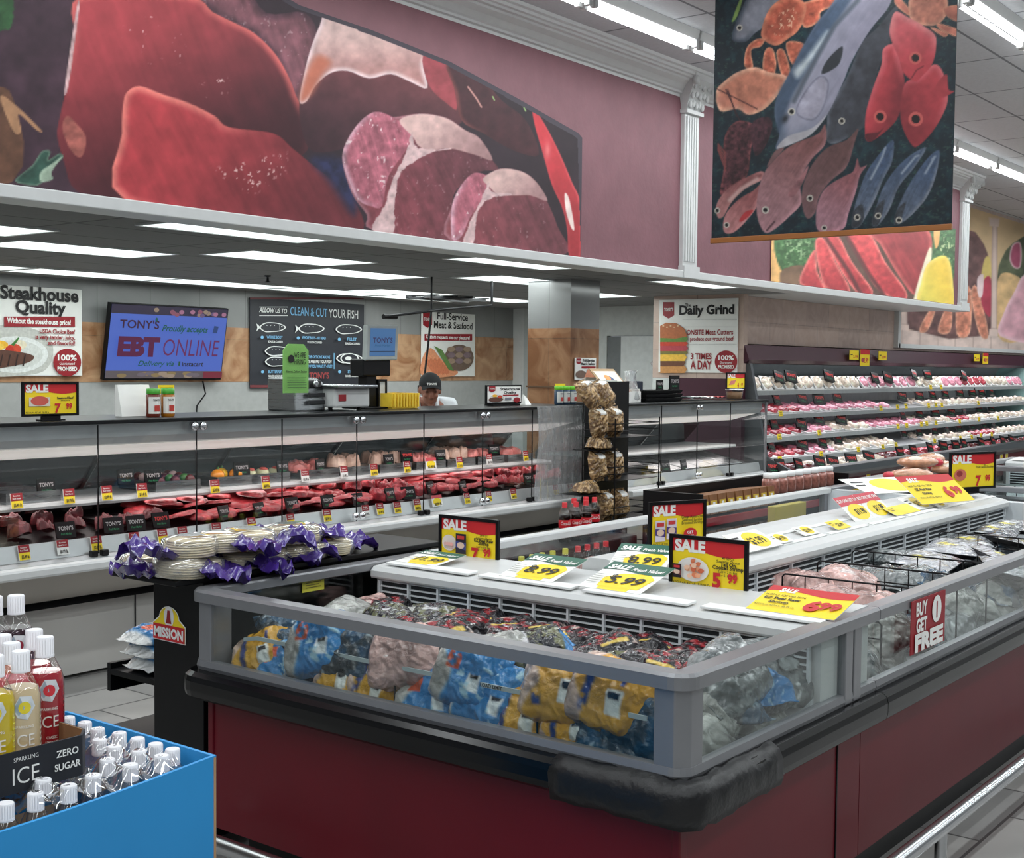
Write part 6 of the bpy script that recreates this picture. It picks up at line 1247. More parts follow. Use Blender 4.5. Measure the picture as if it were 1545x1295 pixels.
def ticket(px0, py0, px1, py1, Y, label, price):
    a, d = onY(px0, py0, Y), onY(px1, py1, Y); t = thing('price_ticket', label, 'price card', ((a[0]+d[0])/2, Y, CT_)); w, h = d[0]-a[0], a[2]-d[2]
    b = MB(YEL); b.box(a[0], d[0], Y, Y+.003, d[2], a[2]); obj('card', b, t, world=True); b = MB(ALU); b.tube([((a[0]+d[0])/2, Y+.004, CT_), ((a[0]+d[0])/2, Y+.004, d[2]+.01)], .003, 6); obj('stem', b, t, world=True)
    p = Print((a[0], Y, d[2]), EX, EZ, (0, -1, 0)); p.text('$'+price, h*.4, w*.55, h*.15, INK, fit=w*.5, bold=.02); p.rect(w*.1, h*.62, w*.9, h*.7, INK); obj('print', p.mb, t, world=True)
ticket(239, 581, 263, 594, 5.66, 'yellow price ticket reading 4.99 above the two spice jars', '4.99')
# weighing scale with label printer and the green hiring notice
x0, x1 = on_counter(441, 5.75), on_counter(486, 5.75)
t = thing('label_printer', 'upright grey label printer on the counter below the fish sign', 'printer', ((x0+x1)/2, 5.85, CT_))
b = MB(STEEL); b.prism([(5.72, CT_), (5.74, CT_+.175), (5.80, CT_+.20), (5.97, CT_+.20), (5.97, CT_)], 'x', x0, x1); obj('housing', b, t, world=True, bev=.008)
b = MB(BLACK); xm = (x0+x1)/2; b.hexa([(xm-.05, 5.712, CT_+.14), (xm+.09, 5.712, CT_+.14), (xm+.09, 5.78, CT_+.14), (xm-.05, 5.78, CT_+.14), (xm-.05, 5.722, CT_+.185), (xm+.09, 5.722, CT_+.185), (xm+.09, 5.78, CT_+.19), (xm-.05, 5.78, CT_+.19)]); obj('front_panel', b, t, world=True, bev=.006)
for k in range(2): b = MB(DARK); b.box(xm-.03, xm+.10, 5.700, 5.72, CT_+.04+.045*k, CT_+.065+.045*k); obj('label_slot', b, t, world=True, bev=.003)
b = MB(CHROME); b.lathe([(.02, 0), (.02, .008), (.012, .01)], (xm+.02, 5.70, CT_+.165), 12, True, 'y'); obj('button', b, t, world=True)
P0 = onY(425, 590, 5.66); P1 = onY(466, 517, 5.66); LG = flat((150, 216, 110), .5); cx_, w_, h_ = (P0[0]+P1[0])/2, P1[0]-P0[0], P1[2]-CT_-.01
t = thing('hiring_notice', 'green WE ARE HIRING notice in a holder leaning against the label printer', 'notice', (cx_, 5.66, CT_))
b = MB(PLAST); pts = [(cx_-w_/2, CT_+.005), (cx_+w_/2, CT_+.005), (cx_+w_/2, CT_+h_*.9), (cx_+w_*.3, CT_+h_), (cx_-w_*.3, CT_+h_), (cx_-w_/2, CT_+h_*.9)]; b.prism(pts, 'y', 5.652, 5.655); obj('holder', b, t, world=True)
b = MB(LG); b.prism([(cx_+(x-cx_)*.94, max(z, CT_+h_*.28)) for x, z in pts], 'y', 5.656, 5.659); obj('paper', b, t, world=True)
p = Print((cx_-w_/2, 5.651, CT_), EX, EZ, (0, -1, 0)); p.text('WE ARE', h_*.11, w_*.62, h_*.80, INK, bold=.01, fit=w_*.42); p.text('HIRING', h_*.11, w_*.62, h_*.70, INK, bold=.01, fit=w_*.42); p.ell(w_*.3, h_*.78, w_*.11, h_*.06, INK, 14); p.text('Butchers, Cashiers, Stockers', h_*.045, w_*.5, h_*.58, INK, fit=w_*.75, bold=.02)
for k in range(5): p.rect(w_*.15, h_*(.5-.035*k), w_*.85, h_*(.508-.035*k), flat((70, 110, 60)))
obj('print', p.mb, t, world=True)
x0, x1 = on_counter(486, 5.72), on_counter(546, 5.72)
t = thing('deli_scale', 'low steel deli scale between the label printer and the customer display', 'scale', ((x0+x1)/2, 5.76, CT_))
b = MB(OFFW); b.box(x0+.02, x1-.02, 5.63, 5.93, CT_+.02, CT_+.14); obj('body', b, t, world=True, bev=.012)
b = MB(STEEL); b.box(x0, x1, 5.58, 5.97, CT_+.141, CT_+.158); obj('platter', b, t, world=True, bev=.004)
for dx in (.05, x1-x0-.05): b = MB(BLACK); b.cyl((x0+dx, 5.70), .014, CT_, CT_+.02, 8); obj('foot', b, t, world=True)
b = MB(DRED); b.box(x0+.05, x0+.11, 5.624, 5.6295, CT_+.06, CT_+.10); obj('badge', b, t, world=True)
# customer display on a black post
a, d = onY(551, 494, 5.80), onY(600, 545, 5.80); lean = -.028
t = thing('customer_display', 'grey customer screen on a thick black post above the deli scale', 'screen', ((a[0]+d[0])/2-.03, 5.84, CT_))
rt = unit((1, 0, .02)); up = unit((.10, .05, 1)); n = np.cross(rt, up); w, h = d[0]-a[0]-.01, a[2]-d[2]+.02; bl = np.array([a[0]-.012, 5.78, d[2]])
b = MB(flat((150, 156, 154), .4)); b.obox(bl+rt*w/2+up*h/2-n*.02, (rt, up, n), (w/2, h/2, .02)); obj('bezel', b, t, world=True, bev=.008)
p = Print(bl, rt, up, n, .0012); p.rect(w*.1, h*.12, w*.9, h*.9, SCR((70, 120, 176), .8)); p.text("TONY'S", h*.2, w*.5, h*.5, SCR((50, 40, 90)), fit=w*.62, bold=.02); p.text('Fresh Market', h*.11, w*.5, h*.38, SCR((40, 90, 130)), fit=w*.5, shear=.3); p.rect(w*.1, h*.24, w*.9, h*.26, SCR((20, 40, 70))); obj('screen', p.mb, t, world=True)
xp = (on_counter(548, 5.84)+on_counter(566, 5.84))/2
b = MB(BLACK); b.box(xp-.045, xp+.05, 5.82, 5.90, CT_+.01, bl[2]-.02); obj('post', b, t, world=True, bev=.006)
b = MB(BLACK); b.box(xp-.10, xp+.16, 5.80, 5.92, bl[2]-.10, bl[2]+.01); obj('bracket', b, t, world=True, bev=.01)
b = MB(BLACK); b.box(xp-.12, xp+.14, 5.76, 5.97, CT_, CT_+.012); obj('base', b, t, world=True, bev=.004)
x0, x1 = on_counter(573, 5.8), on_counter(586, 5.8); b = MB(DARK); b.box(x0, x1, 5.8, 5.84, CT_, CT_+.005); 
t = thing('menu_holder', 'narrow black upright holder right of the display post', 'holder', ((x0+x1)/2, 5.82, CT_)); obj('base', b, t, world=True)
for xa in (x0, x1-.012): b = MB(BLACK); b.box(xa, xa+.012, 5.81, 5.83, CT_+.005, CT_+.19); obj('side', b, t, world=True)
b = MB(BLACK); b.box(x0+.012, x1-.012, 5.81, 5.83, CT_+.175, CT_+.19); obj('crossbar', b, t, world=True); b = MB(flat((190, 194, 192))); b.box(x0+.012, x1-.012, 5.818, 5.822, CT_+.005, CT_+.175); obj('sheet', b, t, world=True)
x0, x1 = on_counter(587, 5.75), on_counter(625, 5.75)
t = thing('yellow_bin', 'yellow slatted bin on the counter beside the butcher', 'bin', ((x0+x1)/2, 5.82, CT_)); YB = flat((232, 196, 60), .45)
b = MB(YB); b.box(x0, x1, 5.72, 5.92, CT_, CT_+.01); b.hexa([(x0, 5.72, CT_+.01), (x1, 5.72, CT_+.01), (x1, 5.728, CT_+.01), (x0, 5.728, CT_+.01), (x0-.01, 5.71, CT_+.10), (x1+.01, 5.71, CT_+.10), (x1+.01, 5.718, CT_+.10), (x0-.01, 5.718, CT_+.10)]); b.box(x0-.01, x1+.01, 5.912, 5.92, CT_+.01, CT_+.10); b.box(x0-.01, x0-.002, 5.72, 5.92, CT_+.01, CT_+.10); b.box(x1+.002, x1+.01, 5.72, 5.92, CT_+.01, CT_+.10); obj('shell', b, t, world=True)
for k in range(9): x = x0+.01+(x1-x0-.02)*k/8; b = MB(YB); b.box(x-.006, x+.006, 5.702, 5.712, CT_+.01, CT_+.10); obj('rib', b, t, world=True)
# framed steakhouse sign on the counter
a, d = onY(733, 581, 5.72), onY(786, 615, 5.72); t = thing('counter_sign', 'black-framed Steakhouse Quality sign on the counter right of the butcher', 'sign', ((a[0]+d[0])/2, 5.72, CT_)); w, h = d[0]-a[0], a[2]-CT_-.012
b = MB(BLACK); b.box(a[0], d[0], 5.715, 5.73, CT_+.012, CT_+.012+h); obj('frame', b, t, world=True, bev=.003); b = MB(BLACK); b.box(a[0]+.05, d[0]-.05, 5.69, 5.77, CT_, CT_+.012); obj('foot', b, t, world=True)
p = PPx((a[0], 5.714, CT_+.012), EX, EZ, (0, -1, 0), .001); p.rect(.012, .012, w-.012, h-.012, PAPER); p.text('Steakhouse', h*.2, w*.66, h*.72, INK, fit=w*.56, bold=.03); p.text('Quality', h*.19, w*.66, h*.54, INK, fit=w*.36, bold=.03); p.rect(w*.45, h*.42, w*.9, h*.49, DRED); p.poly([(w*.06, h*.94), (w*.24, h*.94), (w*.24, h*.7), (w*.15, h*.62), (w*.06, h*.7)], DRED); p.text("TONY'S", h*.07, w*.15, h*.78, PAPER, fit=w*.14, bold=.03)
p.ell(w*.28, h*.3, w*.2, h*.2, flat((206, 206, 200))); p.ell(w*.25, h*.24, w*.2, h*.13, flat((96, 60, 48))); p.ell(w*.22, h*.44, w*.07, h*.07, flat((236, 180, 50))); p.ell(w*.36, h*.38, w*.06, h*.08, flat((200, 70, 40))); p.ell(w*.84, h*.2, w*.1, h*.14, DRED); p.rect(w*.5, h*.2, w*.68, h*.34, flat((120, 120, 130))); obj('print', p.mb, t, world=True)
x = on_counter(795, 5.75); b = MB(PAPER); b.hexa([(x-.03, 5.74, CT_), (x+.04, 5.74, CT_), (x+.04, 5.80, CT_), (x-.03, 5.80, CT_), (x-.02, 5.765, CT_+.075), (x+.02, 5.765, CT_+.05), (x+.02, 5.775, CT_+.05), (x-.02, 5.775, CT_+.075)]); tag(obj('paper_scrap', b, None, world=True), 'crumpled white paper scrap right of the framed counter sign', 'paper')
for k, px in enumerate((843, 853, 863)): jar(on_counter(px, 5.62), 5.62, .034, .135, (110, 190, 50), (214, 216, 210), (50, 70, 90), '%s of three grey jars with lime lids at the counter end' % ('leftmost', 'middle', 'rightmost')[k], 'lime-lidded jars')
ticket(838, 579, 853, 590, 5.70, 'yellow price ticket above the three lime-lidded jars', '3.99')
# carton of recipe cards on the second case, bag, blocks, papers, tub
x0, x1 = on_counter(913, 5.72), on_counter(948, 5.72)
t = thing('card_carton', 'open cardboard carton with a printed orange and blue front flap', 'carton', ((x0+x1)/2, 5.75, CT_))
KR = flat((190, 160, 124), .7)
b = MB(flat((226, 226, 222), .6)); b.box(x0, x1, 5.60, 5.61, CT_, CT_+.09); b.box(x0, x0+.006, 5.61, 5.92, CT_, CT_+.18); b.box(x1-.006, x1, 5.61, 5.92, CT_, CT_+.11); b.box(x0, x1, 5.914, 5.92, CT_, CT_+.20); obj('box', b, t, world=True)
b = MB(KR); q = 5.63; b.hexa([(x0, q, CT_+.02), (x1+.02, q, CT_+.02), (x1+.02, q+.01, CT_+.02), (x0, q+.01, CT_+.02), (x0-.07, q+.20, CT_+.27), (x1-.06, q+.20, CT_+.27), (x1-.06, q+.21, CT_+.27), (x0-.07, q+.21, CT_+.27)]); fl = obj('flap', b, t, world=True)
r_ = EX; u_ = unit((-.07, .20, .25)); p = Print((x0, q-.002, CT_+.02), EX, u_, None, .002); p.rect(.02, .06, x1-x0-.01, .30, flat((226, 222, 214))); p.rect(.03, .07, x1-x0-.02, .16, flat((206, 70, 40))); p.ell((x1-x0)/2, .2, .06, .05, flat((60, 90, 140))); p.ell((x1-x0)/2-.02, .23, .04, .03, flat((230, 150, 60))); obj('print', p.mb, t, world=True)
x = on_counter(951, 5.66); b = MB(glass((.9, .92, .93), 2.5, .2, .1)); b.lathe([(.03, 0), (.07, .03), (.065, .12), (.035, .19), (.05, .25), (.045, .255)], (0, 0, 0), 14); rr = np.random.RandomState(2); b.v = [(a+rr.uniform(-.012, .012), c+rr.uniform(-.012, .012), max(0, e+rr.uniform(-.006, .006))) for a, c, e in b.v]; tag(obj('plastic_bag', b, None, loc=(float(x), 5.66, CT_)), 'crumpled clear plastic bag standing beside the card carton', 'bag')
x0, x1 = on_counter(955, 5.80), on_counter(970, 5.80); b = MB(flat((40, 46, 60), .4)); b.box(x0, x1, 5.80, 5.95, CT_, CT_+.17); tag(obj('black_box', b, None, world=True, bev=.006), 'plain dark upright box behind the black trays', 'box')
x0, x1 = on_counter(972, 5.62), on_counter(1028, 5.62)
for k in range(3): b = MB(BLACK); b.hexa([(x0+.01, 5.62, CT_+.033*k), (x1-.01, 5.62, CT_+.033*k), (x1-.01, 5.86, CT_+.033*k), (x0+.01, 5.86, CT_+.033*k), (x0, 5.60, CT_+.033*k+.03), (x1, 5.60, CT_+.033*k+.03), (x1, 5.88, CT_+.033*k+.03), (x0, 5.88, CT_+.033*k+.03)]); tag(obj('black_tray', b, None, world=True, bev=.003), '%s black tray in the stack on the shorter meat case' % ('bottom', 'middle', 'top')[k], 'tray', 'stacked black trays')
for k, (px, sc_) in enumerate(((992, 1.0), (1014, 1.5))):
    o = bpy.data.objects.new('name_divider', DV[False]); COL.objects.link(o); o.location = (float(on_counter(px, 5.74)), 5.72, CT_+.101); o.scale = (sc_,)*3; tag(o, '%s name divider standing on the stack of black trays' % ('smaller left', 'larger right')[k], 'divider', 'dividers on the black trays')
for k, px in enumerate((1040, 1058, 1076)):
    x = on_counter(px, 5.75); b = MB(flat(((60, 70, 70), (226, 226, 224), (150, 60, 60))[k], .6)); zz = CT_; b.grid([[(x-.1+.2*i/6, 5.66+.22*j/4, zz+.012+.02*abs(math.sin(i*1.3+j+k))) for j in range(5)] for i in range(7)]); b.grid([[(x-.1+.2*i/6, 5.66+.22*j/4, zz+.001) for j in range(5)] for i in range(7)]); tag(obj('loose_papers', b, None, world=True), '%s loose papers on the shorter meat case' % ('dark printed', 'white', 'reddish')[k], 'papers', 'loose papers')
x = on_counter(1108, 5.66)
t = thing('deli_tub', 'clear round tub of brown food under the 4.99 SALE sign', 'tub', (x, 5.66, CT_))
b = MB(flat((150, 116, 84), .5, bump=.4)); b.lathe([(.055, .004), (.068, .01), (.074, .07), (.03, .074)], (0, 0, 0), 18); obj('food', b, t)
b = MB(PLAST); b.lathe([(.058, 0), (.073, .004), (.08, .085)], (0, 0, 0), 20, False); obj('cup', b, t); b = MB(flat((226, 228, 228), .3)); b.lathe([(.082, .084), (.085, .086), (.085, .094), (.07, .097)], (0, 0, 0), 20); obj('lid', b, t)
a, d = onY(1096, 562, 5.68), onY(1124, 587, 5.68); sale_sign((a[0], 5.68, d[2]), EX, d[0]-a[0], a[2]-d[2], 'small SALE sign reading 4.99 standing above the round tub', [], '4', '99', '', lambda p, w, h: p.poly([(w*.1, h*.2), (w*.4, h*.25), (w*.5, h*.55), (w*.2, h*.5)], flat((206, 120, 110))))
# hanging arm under the low ceiling, cord and dark grille
A_, B_, D_ = onZ(581, 478, 2.0), onZ(742, 461, 2.0), None
A_, B_ = onY(581, 478, 7.6), onY(742, 461, 7.3); t = thing('swing_arm', 'dark swing arm hanging from the low ceiling above the butcher', 'arm', (B_[0], B_[1], LOW))
b = MB(DARK); b.tube([A_, (A_*.5+B_*.5)+np.array([0, 0, .01]), B_, B_+np.array([0, 0, .03]), np.array([B_[0], B_[1], LOW])], .012, 8); obj('tube', b, t, world=True)
b = MB(BLACK); b.tube([A_-np.array([.02, 0, 0]), A_+np.array([.14, 0, .004])], .022, 8); obj('grip', b, t, world=True)
A_, B_ = onY(651, 468, 7.5), onY(640, 572, 7.4); b = MB(BLACK); b.tube([np.array([A_[0], A_[1], LOW]), A_, A_*.5+B_*.5+np.array([.005, 0, 0]), B_], .010, 6); tag(obj('hanging_cord', b, None, world=True), 'black cord hanging straight down behind the butcher', 'cord')
c = onZ(690, 450, LOW-.03); t = thing('ceiling_rack', 'dark scroll-edged rack under the low ceiling near the column', 'rack', (c[0], c[1], LOW))
for (dx0, dx1, dy) in ((-.5, .5, 0), (-.45, .55, .3)): b = MB(DARK); b.box(c[0]+dx0, c[0]+dx1, c[1]+dy, c[1]+dy+.05, LOW-.05, LOW-.02); obj('rail', b, t, world=True)
for dx in (-.4, -.1, .2, .45): b = MB(DARK); b.box(c[0]+dx, c[0]+dx+.05, c[1]-.05, c[1]+.4, LOW-.02, LOW-.001); obj('bracket', b, t, world=True)
c = onZ(404, 419, LOW-.02); b = MB(DARK); b.lathe([(.03, 0), (.03, -.01), (.01, -.015), (.012, -.05), (.03, -.055), (.03, -.06)], (0, 0, 0), 10); tag(obj('sprinkler', b, None, loc=(float(c[0]), float(c[1]), LOW)), 'small dark sprinkler head on the low ceiling', 'sprinkler')

# ---- the butcher behind the counter
def evalmesh(o):
    dg = bpy.context.evaluated_depsgraph_get(); me = bpy.data.meshes.new_from_object(o.evaluated_get(dg)); bpy.data.objects.remove(o); return me
def skin_mesh(verts, edges, radii, root=0, sub=2):
    me = bpy.data.meshes.new('s'); me.from_pydata(verts, edges, []); o = bpy.data.objects.new('s', me); COL.objects.link(o)
    o.modifiers.new('skin', 'SKIN'); 
    for i, r in enumerate(radii): me.skin_vertices[0].data[i].radius = r if hasattr(r, '__len__') else (r, r)
    me.skin_vertices[0].data[root].use_root = True
    m = o.modifiers.new('sub', 'SUBSURF'); m.levels = sub; return evalmesh(o)
def union_remesh(meshes, mbs, voxel, smooth=4):
    bm = bmesh.new()
    for m in meshes: bm.from_mesh(m)
    for mb in mbs: bm.from_mesh(make_mesh(mb))
    me = bpy.data.meshes.new('u'); bm.to_mesh(me); bm.free(); o = bpy.data.objects.new('u', me); COL.objects.link(o)
    r = o.modifiers.new('r', 'REMESH'); r.mode = 'VOXEL'; r.voxel_size = voxel
    s_ = o.modifiers.new('sm', 'SMOOTH'); s_.iterations = smooth; s_.factor = .4
    res = evalmesh(o); res.polygons.foreach_set('use_smooth', [True]*len(res.polygons)); return res
SKIN = flat((150, 98, 78), .5, var=.1, scale=30)
mx = float(onY(633, 600, 6.82)[0])
man = thing('person', 'person in a black cap and white coat looking down behind the counter', 'person', (mx, 6.80, 0), -.72)
# local frame: faces -Y, leaning forward over the work top
J = {'pel': (0, .05, .96), 'wa': (0, .02, 1.10), 'ch': (0, -.06, 1.30), 'up': (0, -.10, 1.42), 'ne': (0, -.14, 1.50), 'ne2': (0, -.17, 1.55)}
def bend(p, a=.52):   # fold the upper body forward about the hips
    x, y, z = p
    if z < .97 and abs(y) < .12: return p
    dy, dz = y-.05, z-.95; return (x*.94, .05+dy*math.cos(a)-dz*math.sin(a), .95+dy*math.sin(a)+dz*math.cos(a))
V = [J['pel'], J['wa'], J['ch'], J['up'], J['ne'], J['ne2']]; E_ = [(0, 1), (1, 2), (2, 3), (3, 4), (4, 5)]; R_ = [(.15, .11), (.145, .10), (.165, .115), (.12, .09), .058, .055]; legs_, arms_ = [], []
for s in (-1, 1):
    k = len(V); arms_ += [k+1, k+2, k+3]; V += [(s*.19, -.09, 1.42), (s*.25, -.33, 1.08), (s*.16, -.50, .96), (s*.13, -.57, .95)]; E_ += [(3, k), (k, k+1), (k+1, k+2), (k+2, k+3)]; R_ += [.06, .047, .033, .028]
    k = len(V); legs_ += [k, k+1, k+2, k+3]; V += [(s*.10, .05, .88), (s*.11, .03, .50), (s*.11, .06, .09), (s*.12, -.10, .035)]; E_ += [(0, k), (k, k+1), (k+1, k+2), (k+2, k+3)]; R_ += [.09, .062, .042, .035]
V = [bend(p) if i not in legs_ and i not in arms_ else p for i, p in enumerate(V)]; body = skin_mesh(V, E_, R_)
hb = MB(); hc = np.array(bend((0, -.20, 1.63)))+np.array([0, -.03, .01]); tilt_ = .24
def headpt(p): y, z = p[1], p[2]; return (p[0], hc[1]+y*math.cos(tilt_)-(-z)*math.sin(tilt_)*-1*-1, hc[2]+z*math.cos(tilt_)+y*math.sin(tilt_)) if False else (p[0], hc[1]+y*math.cos(tilt_)-z*math.sin(tilt_), hc[2]+y*math.sin(tilt_)+z*math.cos(tilt_))
hd = MB(); hd.sphere((0, 0, .02), .076, .096, .105, 20, 14); hd.sphere((0, -.025, -.05), .058, .07, .065, 16, 10)   # skull and jaw
hd.sphere((0, -.098, -.022), .014, .020, .026, 10, 8); hd.sphere((0, -.104, -.036), .018, .014, .012, 10, 6)           # nose
for s in (-1, 1): hd.sphere((s*.078, .005, -.01), .010, .02, .032, 10, 8); hd.sphere((s*.03, -.085, .012), .022, .012, .008, 10, 6); hd.sphere((s*.036, -.07, -.03), .022, .022, .02, 10, 6)
hd.sphere((0, -.088, -.068), .024, .010, .006, 10, 6); hd.sphere((0, -.085, -.078), .020, .012, .007, 10, 6); hd.sphere((0, -.075, -.102), .024, .02, .016, 10, 6)
hd.v = [headpt(p) for p in hd.v]
hands = MB()
for s in (-1, 1):
    w0 = np.array([s*.13, -.57, .95]); fw = unit((-s*.2, -1, -.12)); sd_ = unit(np.cross(fw, EZ)); hands.sphere(w0+fw*.045, .038, .05, .018, 12, 8)
    for k in range(4):
        a = w0+fw*.08+sd_*(-.03+.02*k); L = (.07, .08, .075, .06)[k]; hands.tube([a-fw*.03, a+fw*L*.5, a+fw*L*.8-EZ*.012, a+fw*L-EZ*.026], [.010, .009, .0085, .006], 8)
    a = w0+fw*.03-sd_*s*.038; hands.tube([a, a-sd_*s*.02+fw*.03, a-sd_*s*.018+fw*.055-EZ*.01], [.011, .010, .007], 8)
o = bpy.data.objects.new('body', union_remesh([body], [hd, hands], .0075, 3)); COL.objects.link(o); o.parent = man; o.data.materials.append(SKIN)
COAT = flat((226, 230, 234), .7, bump=.3, bscale=20); 
V = [(0, .05, .80), bend((0, .04, 1.0)), bend((0, .01, 1.15)), bend((0, -.06, 1.31)), bend((0, -.10, 1.43)), bend((0, -.12, 1.475))]; E_ = [(0, 1), (1, 2), (2, 3), (3, 4), (4, 5)]; R_ = [(.19, .14), (.175, .13), (.17, .125), (.19, .14), (.14, .105), (.075, .07)]
for s in (-1, 1): k = len(V); V += [bend((s*.195, -.09, 1.43)), (s*.26, -.33, 1.08), (s*.18, -.47, .975)]; E_ += [(4, k), (k, k+1), (k+1, k+2)]; R_ += [.08, .066, .052]
o = bpy.data.objects.new('coat', union_remesh([skin_mesh(V, E_, R_)], [], .012, 2)); COL.objects.link(o); o.parent = man; o.data.materials.append(COAT)
V = [(0, .05, .97), (0, .05, .88)]; E_ = [(0, 1)]; R_ = [(.165, .125), (.16, .12)]
for s in (-1, 1): k = len(V); V += [(s*.10, .05, .82), (s*.11, .03, .50), (s*.11, .06, .12)]; E_ += [(1, k), (k, k+1), (k+1, k+2)]; R_ += [.10, .078, .062]
o = bpy.data.objects.new('trousers', skin_mesh(V, E_, R_)); COL.objects.link(o); o.parent = man; o.data.materials.append(flat((40, 42, 50), .8))
for s in (-1, 1):
    b = MB(BLACK); b.sphere((s*.12, -.06, .045), .05, .13, .045, 14, 8); obj('shoe', b, man)
    b = MB(flat((176, 30, 44), .6)); b.tube([bend(q) for q in ((s*.062, -.10, 1.515), (s*.058, -.175, 1.475), (s*.03, -.235, 1.40))], .010, 6); obj('collar_trim', b, man)
    b = MB(COAT); b.tube([bend(q) for q in ((s*.075, -.09, 1.525), (s*.075, -.17, 1.48), (s*.04, -.22, 1.40))], [.018, .020, .012], 8); obj('collar', b, man)
    b = MB(INK); b.sphere(headpt((s*.031, -.092, .006)), .012, .004, .004, 8, 6); obj('eye', b, man)
    b = MB(flat((70, 62, 58), .9)); b.tube([headpt((s*.076, .045, -.03)), headpt((s*.079, .03, .02))], .012, 6); obj('hair', b, man)
CAPM = flat((20, 21, 24), .8)
b = MB(CAPM); G = [[headpt((.084*math.cos(t)*math.cos(f), .104*math.sin(t)*math.cos(f)+.002, .045+.085*math.sin(f))) for t in np.linspace(0, 2*PI, 25)] for f in np.linspace(-.12, PI/2, 9)]; b.grid(G, True)
br_ = [[headpt((.074*math.sin(t), -.070-.048*q*math.cos(t)**.5-.02, .050+.004*q+.016*math.cos(t)*0-.028*abs(math.sin(t))**2*q+dz)) for q in (0, .5, 1)] for t in np.linspace(-1.45, 1.45, 13) for dz in (0,)]; b.grid(br_, True); b.grid([[(x, y, z-.005) for x, y, z in r] for r in br_], True, True); cap = obj('cap', b, man)
b = MB(PAPER); b.text("TONY'S", .022, headpt((0, -.103, .062)), EX, unit((0, -math.sin(tilt_)*1+.35, math.cos(tilt_))), bold=.04, fit=.075); obj('cap_lettering', b, cap)
# ================================================================ OPEN WALL COOLER WITH WRAPPED MEAT
t = COOL_ = thing('wall_cooler', 'long open wall cooler with five lit shelves of wrapped meat', 'cooler', (17, 6.4, 0))
X0, X1 = 12.13, 21.6
W_ = lambda n, b, par=None, bev=0: obj(n, b, par or t, world=True, bev=bev)
b = MB(BURGD); b.prism([(6.39, 1.86), (6.33, 1.855), (6.27, 1.70), (6.33, 1.66), (6.39, 1.66)], 'x', X0-.1, 27); W_('header', b)
b = MB(flat((206, 212, 214), .3)); b.box(X0, X1, 6.90, 6.94, .3, 1.85); W_('rear_panel', b)
MIR = flat((190, 196, 200), .06, 1, var=.01); b = MB(MIR); b.prism([(6.86, 1.42), (6.40, 1.655), (6.405, 1.66), (6.87, 1.43)], 'x', X0+.02, X1-.02); W_('mirror', b)
b = MB(BURG); b.box(X0, 27, 5.82, 6.9, .10, .42); W_('base_panel', b); b = MB(BLACK); b.box(X0, 27, 5.9, 6.9, 0, .099); W_('plinth', b)
b = MB(flat((60, 66, 68), .3, coat=.3)); b.prism([(5.70, .47), (5.69, .50), (5.70, .565), (5.74, .585), (5.80, .575), (5.84, .42), (5.76, .42)], 'x', X0, 27); W_('bumper', b)
b = MB(flat((120, 124, 126), .4)); b.prism([(5.80, .42), (5.80, .48), (6.9, .56), (6.9, .42)], 'x', X0, X1); W_('bottom_deck', b)
SHEL = [(1.375, 6.24), (1.12, 6.16), (.885, 6.12), (.655, 6.08)]
SH = flat((176, 180, 180), .35)
for k, (z, y) in enumerate(SHEL):
    b = MB(SH); b.prism([(y, z-.03), (y, z), (y+.02, z+.004), (6.90, z+.075), (6.90, z+.06), (y+.03, z-.03)], 'x', X0, X1); s_ = W_('shelf', b)
    b = MB(flat((150, 154, 154), .3)); b.prism([(y-.018, z-.045), (y-.012, z+.002), (y-.002, z+.002), (y-.002, z-.045)], 'x', X0, X1); W_('price_rail', b, s_)
    b = MB(emit((246, 240, 250), 1.8)); b.box(X0+.1, X1-.1, y+.05, y+.075, z-.032, z-.022); W_('shelf_lamp', b, s_)
    area('cooler_light', ((X0+X1)/2, y+.09, z-.04), X1-X0-.3, .05, 9, (.96, .93, 1), (-.35, 0, 0))
area('cooler_light', ((X0+X1)/2, 6.30, 1.63), X1-X0-.3, .06, 16, (.96, .97, 1), (-.5, 0, 0))
for x in (X0-.06, X1):
    b = MB(ALUD if x < 13 else flat((160, 200, 196), .3)); b.prism([(5.78, .56), (6.08, .7), (6.28, 1.66), (6.9, 1.66), (6.9, .43), (5.82, .43)], 'x', x, x+.05); W_('end_panel', b)
for x in (15.2, 18.4):
    b = MB(SH); b.box(x, x+.02, 6.88, 6.90, .55, 1.42); W_('upright', b)
# wrapped packs: foam tray, meat, film sheen in one small mesh each
def wrap(seed, m1, L=.22, D=.17, tray=(236, 236, 234), h=.045):
    b = MB(flat(tray, .5)); b.hexa([(-L*.45, -D*.45, 0), (L*.45, -D*.45, 0), (L*.45, D*.45, 0), (-L*.45, D*.45, 0), (-L/2, -D/2, .024), (L/2, -D/2, .024), (L/2, D/2, .024), (-L/2, D/2, .024)])
    s_ = slab(seed, L*.96, D*.96, h*.8, .4, 4.0); o = len(b.v); b.use(m1); b.v += [(x, y, z+.014) for x, y, z in s_.v]; b.f += [[i+o for i in f] for f in s_.f]; b.fm += [b.mi]*len(s_.f); b.sm += [True]*len(s_.f); return make_mesh(b)
GP = meat_mat((226, 150, 168), (246, 222, 226), .6, 8, .12); GR_ = meat_mat((176, 64, 76), (226, 170, 172), .4, 9, .12); GW = meat_mat((232, 214, 196), (248, 240, 232), .6, 8, .1); GD = meat_mat((96, 40, 42), (190, 130, 120), .3, 9, .12)
WR = {'pink': [wrap(s, GP) for s in (51, 52)], 'red': [wrap(s, GR_) for s in (53, 54)], 'pale': [wrap(s, GW, h=.06) for s in (55, 56)], 'dark': [wrap(s, GD, tray=(40, 40, 42)) for s in (57, 58)]}
shelf_name = ['top', 'second', 'third', 'fourth', 'bottom']
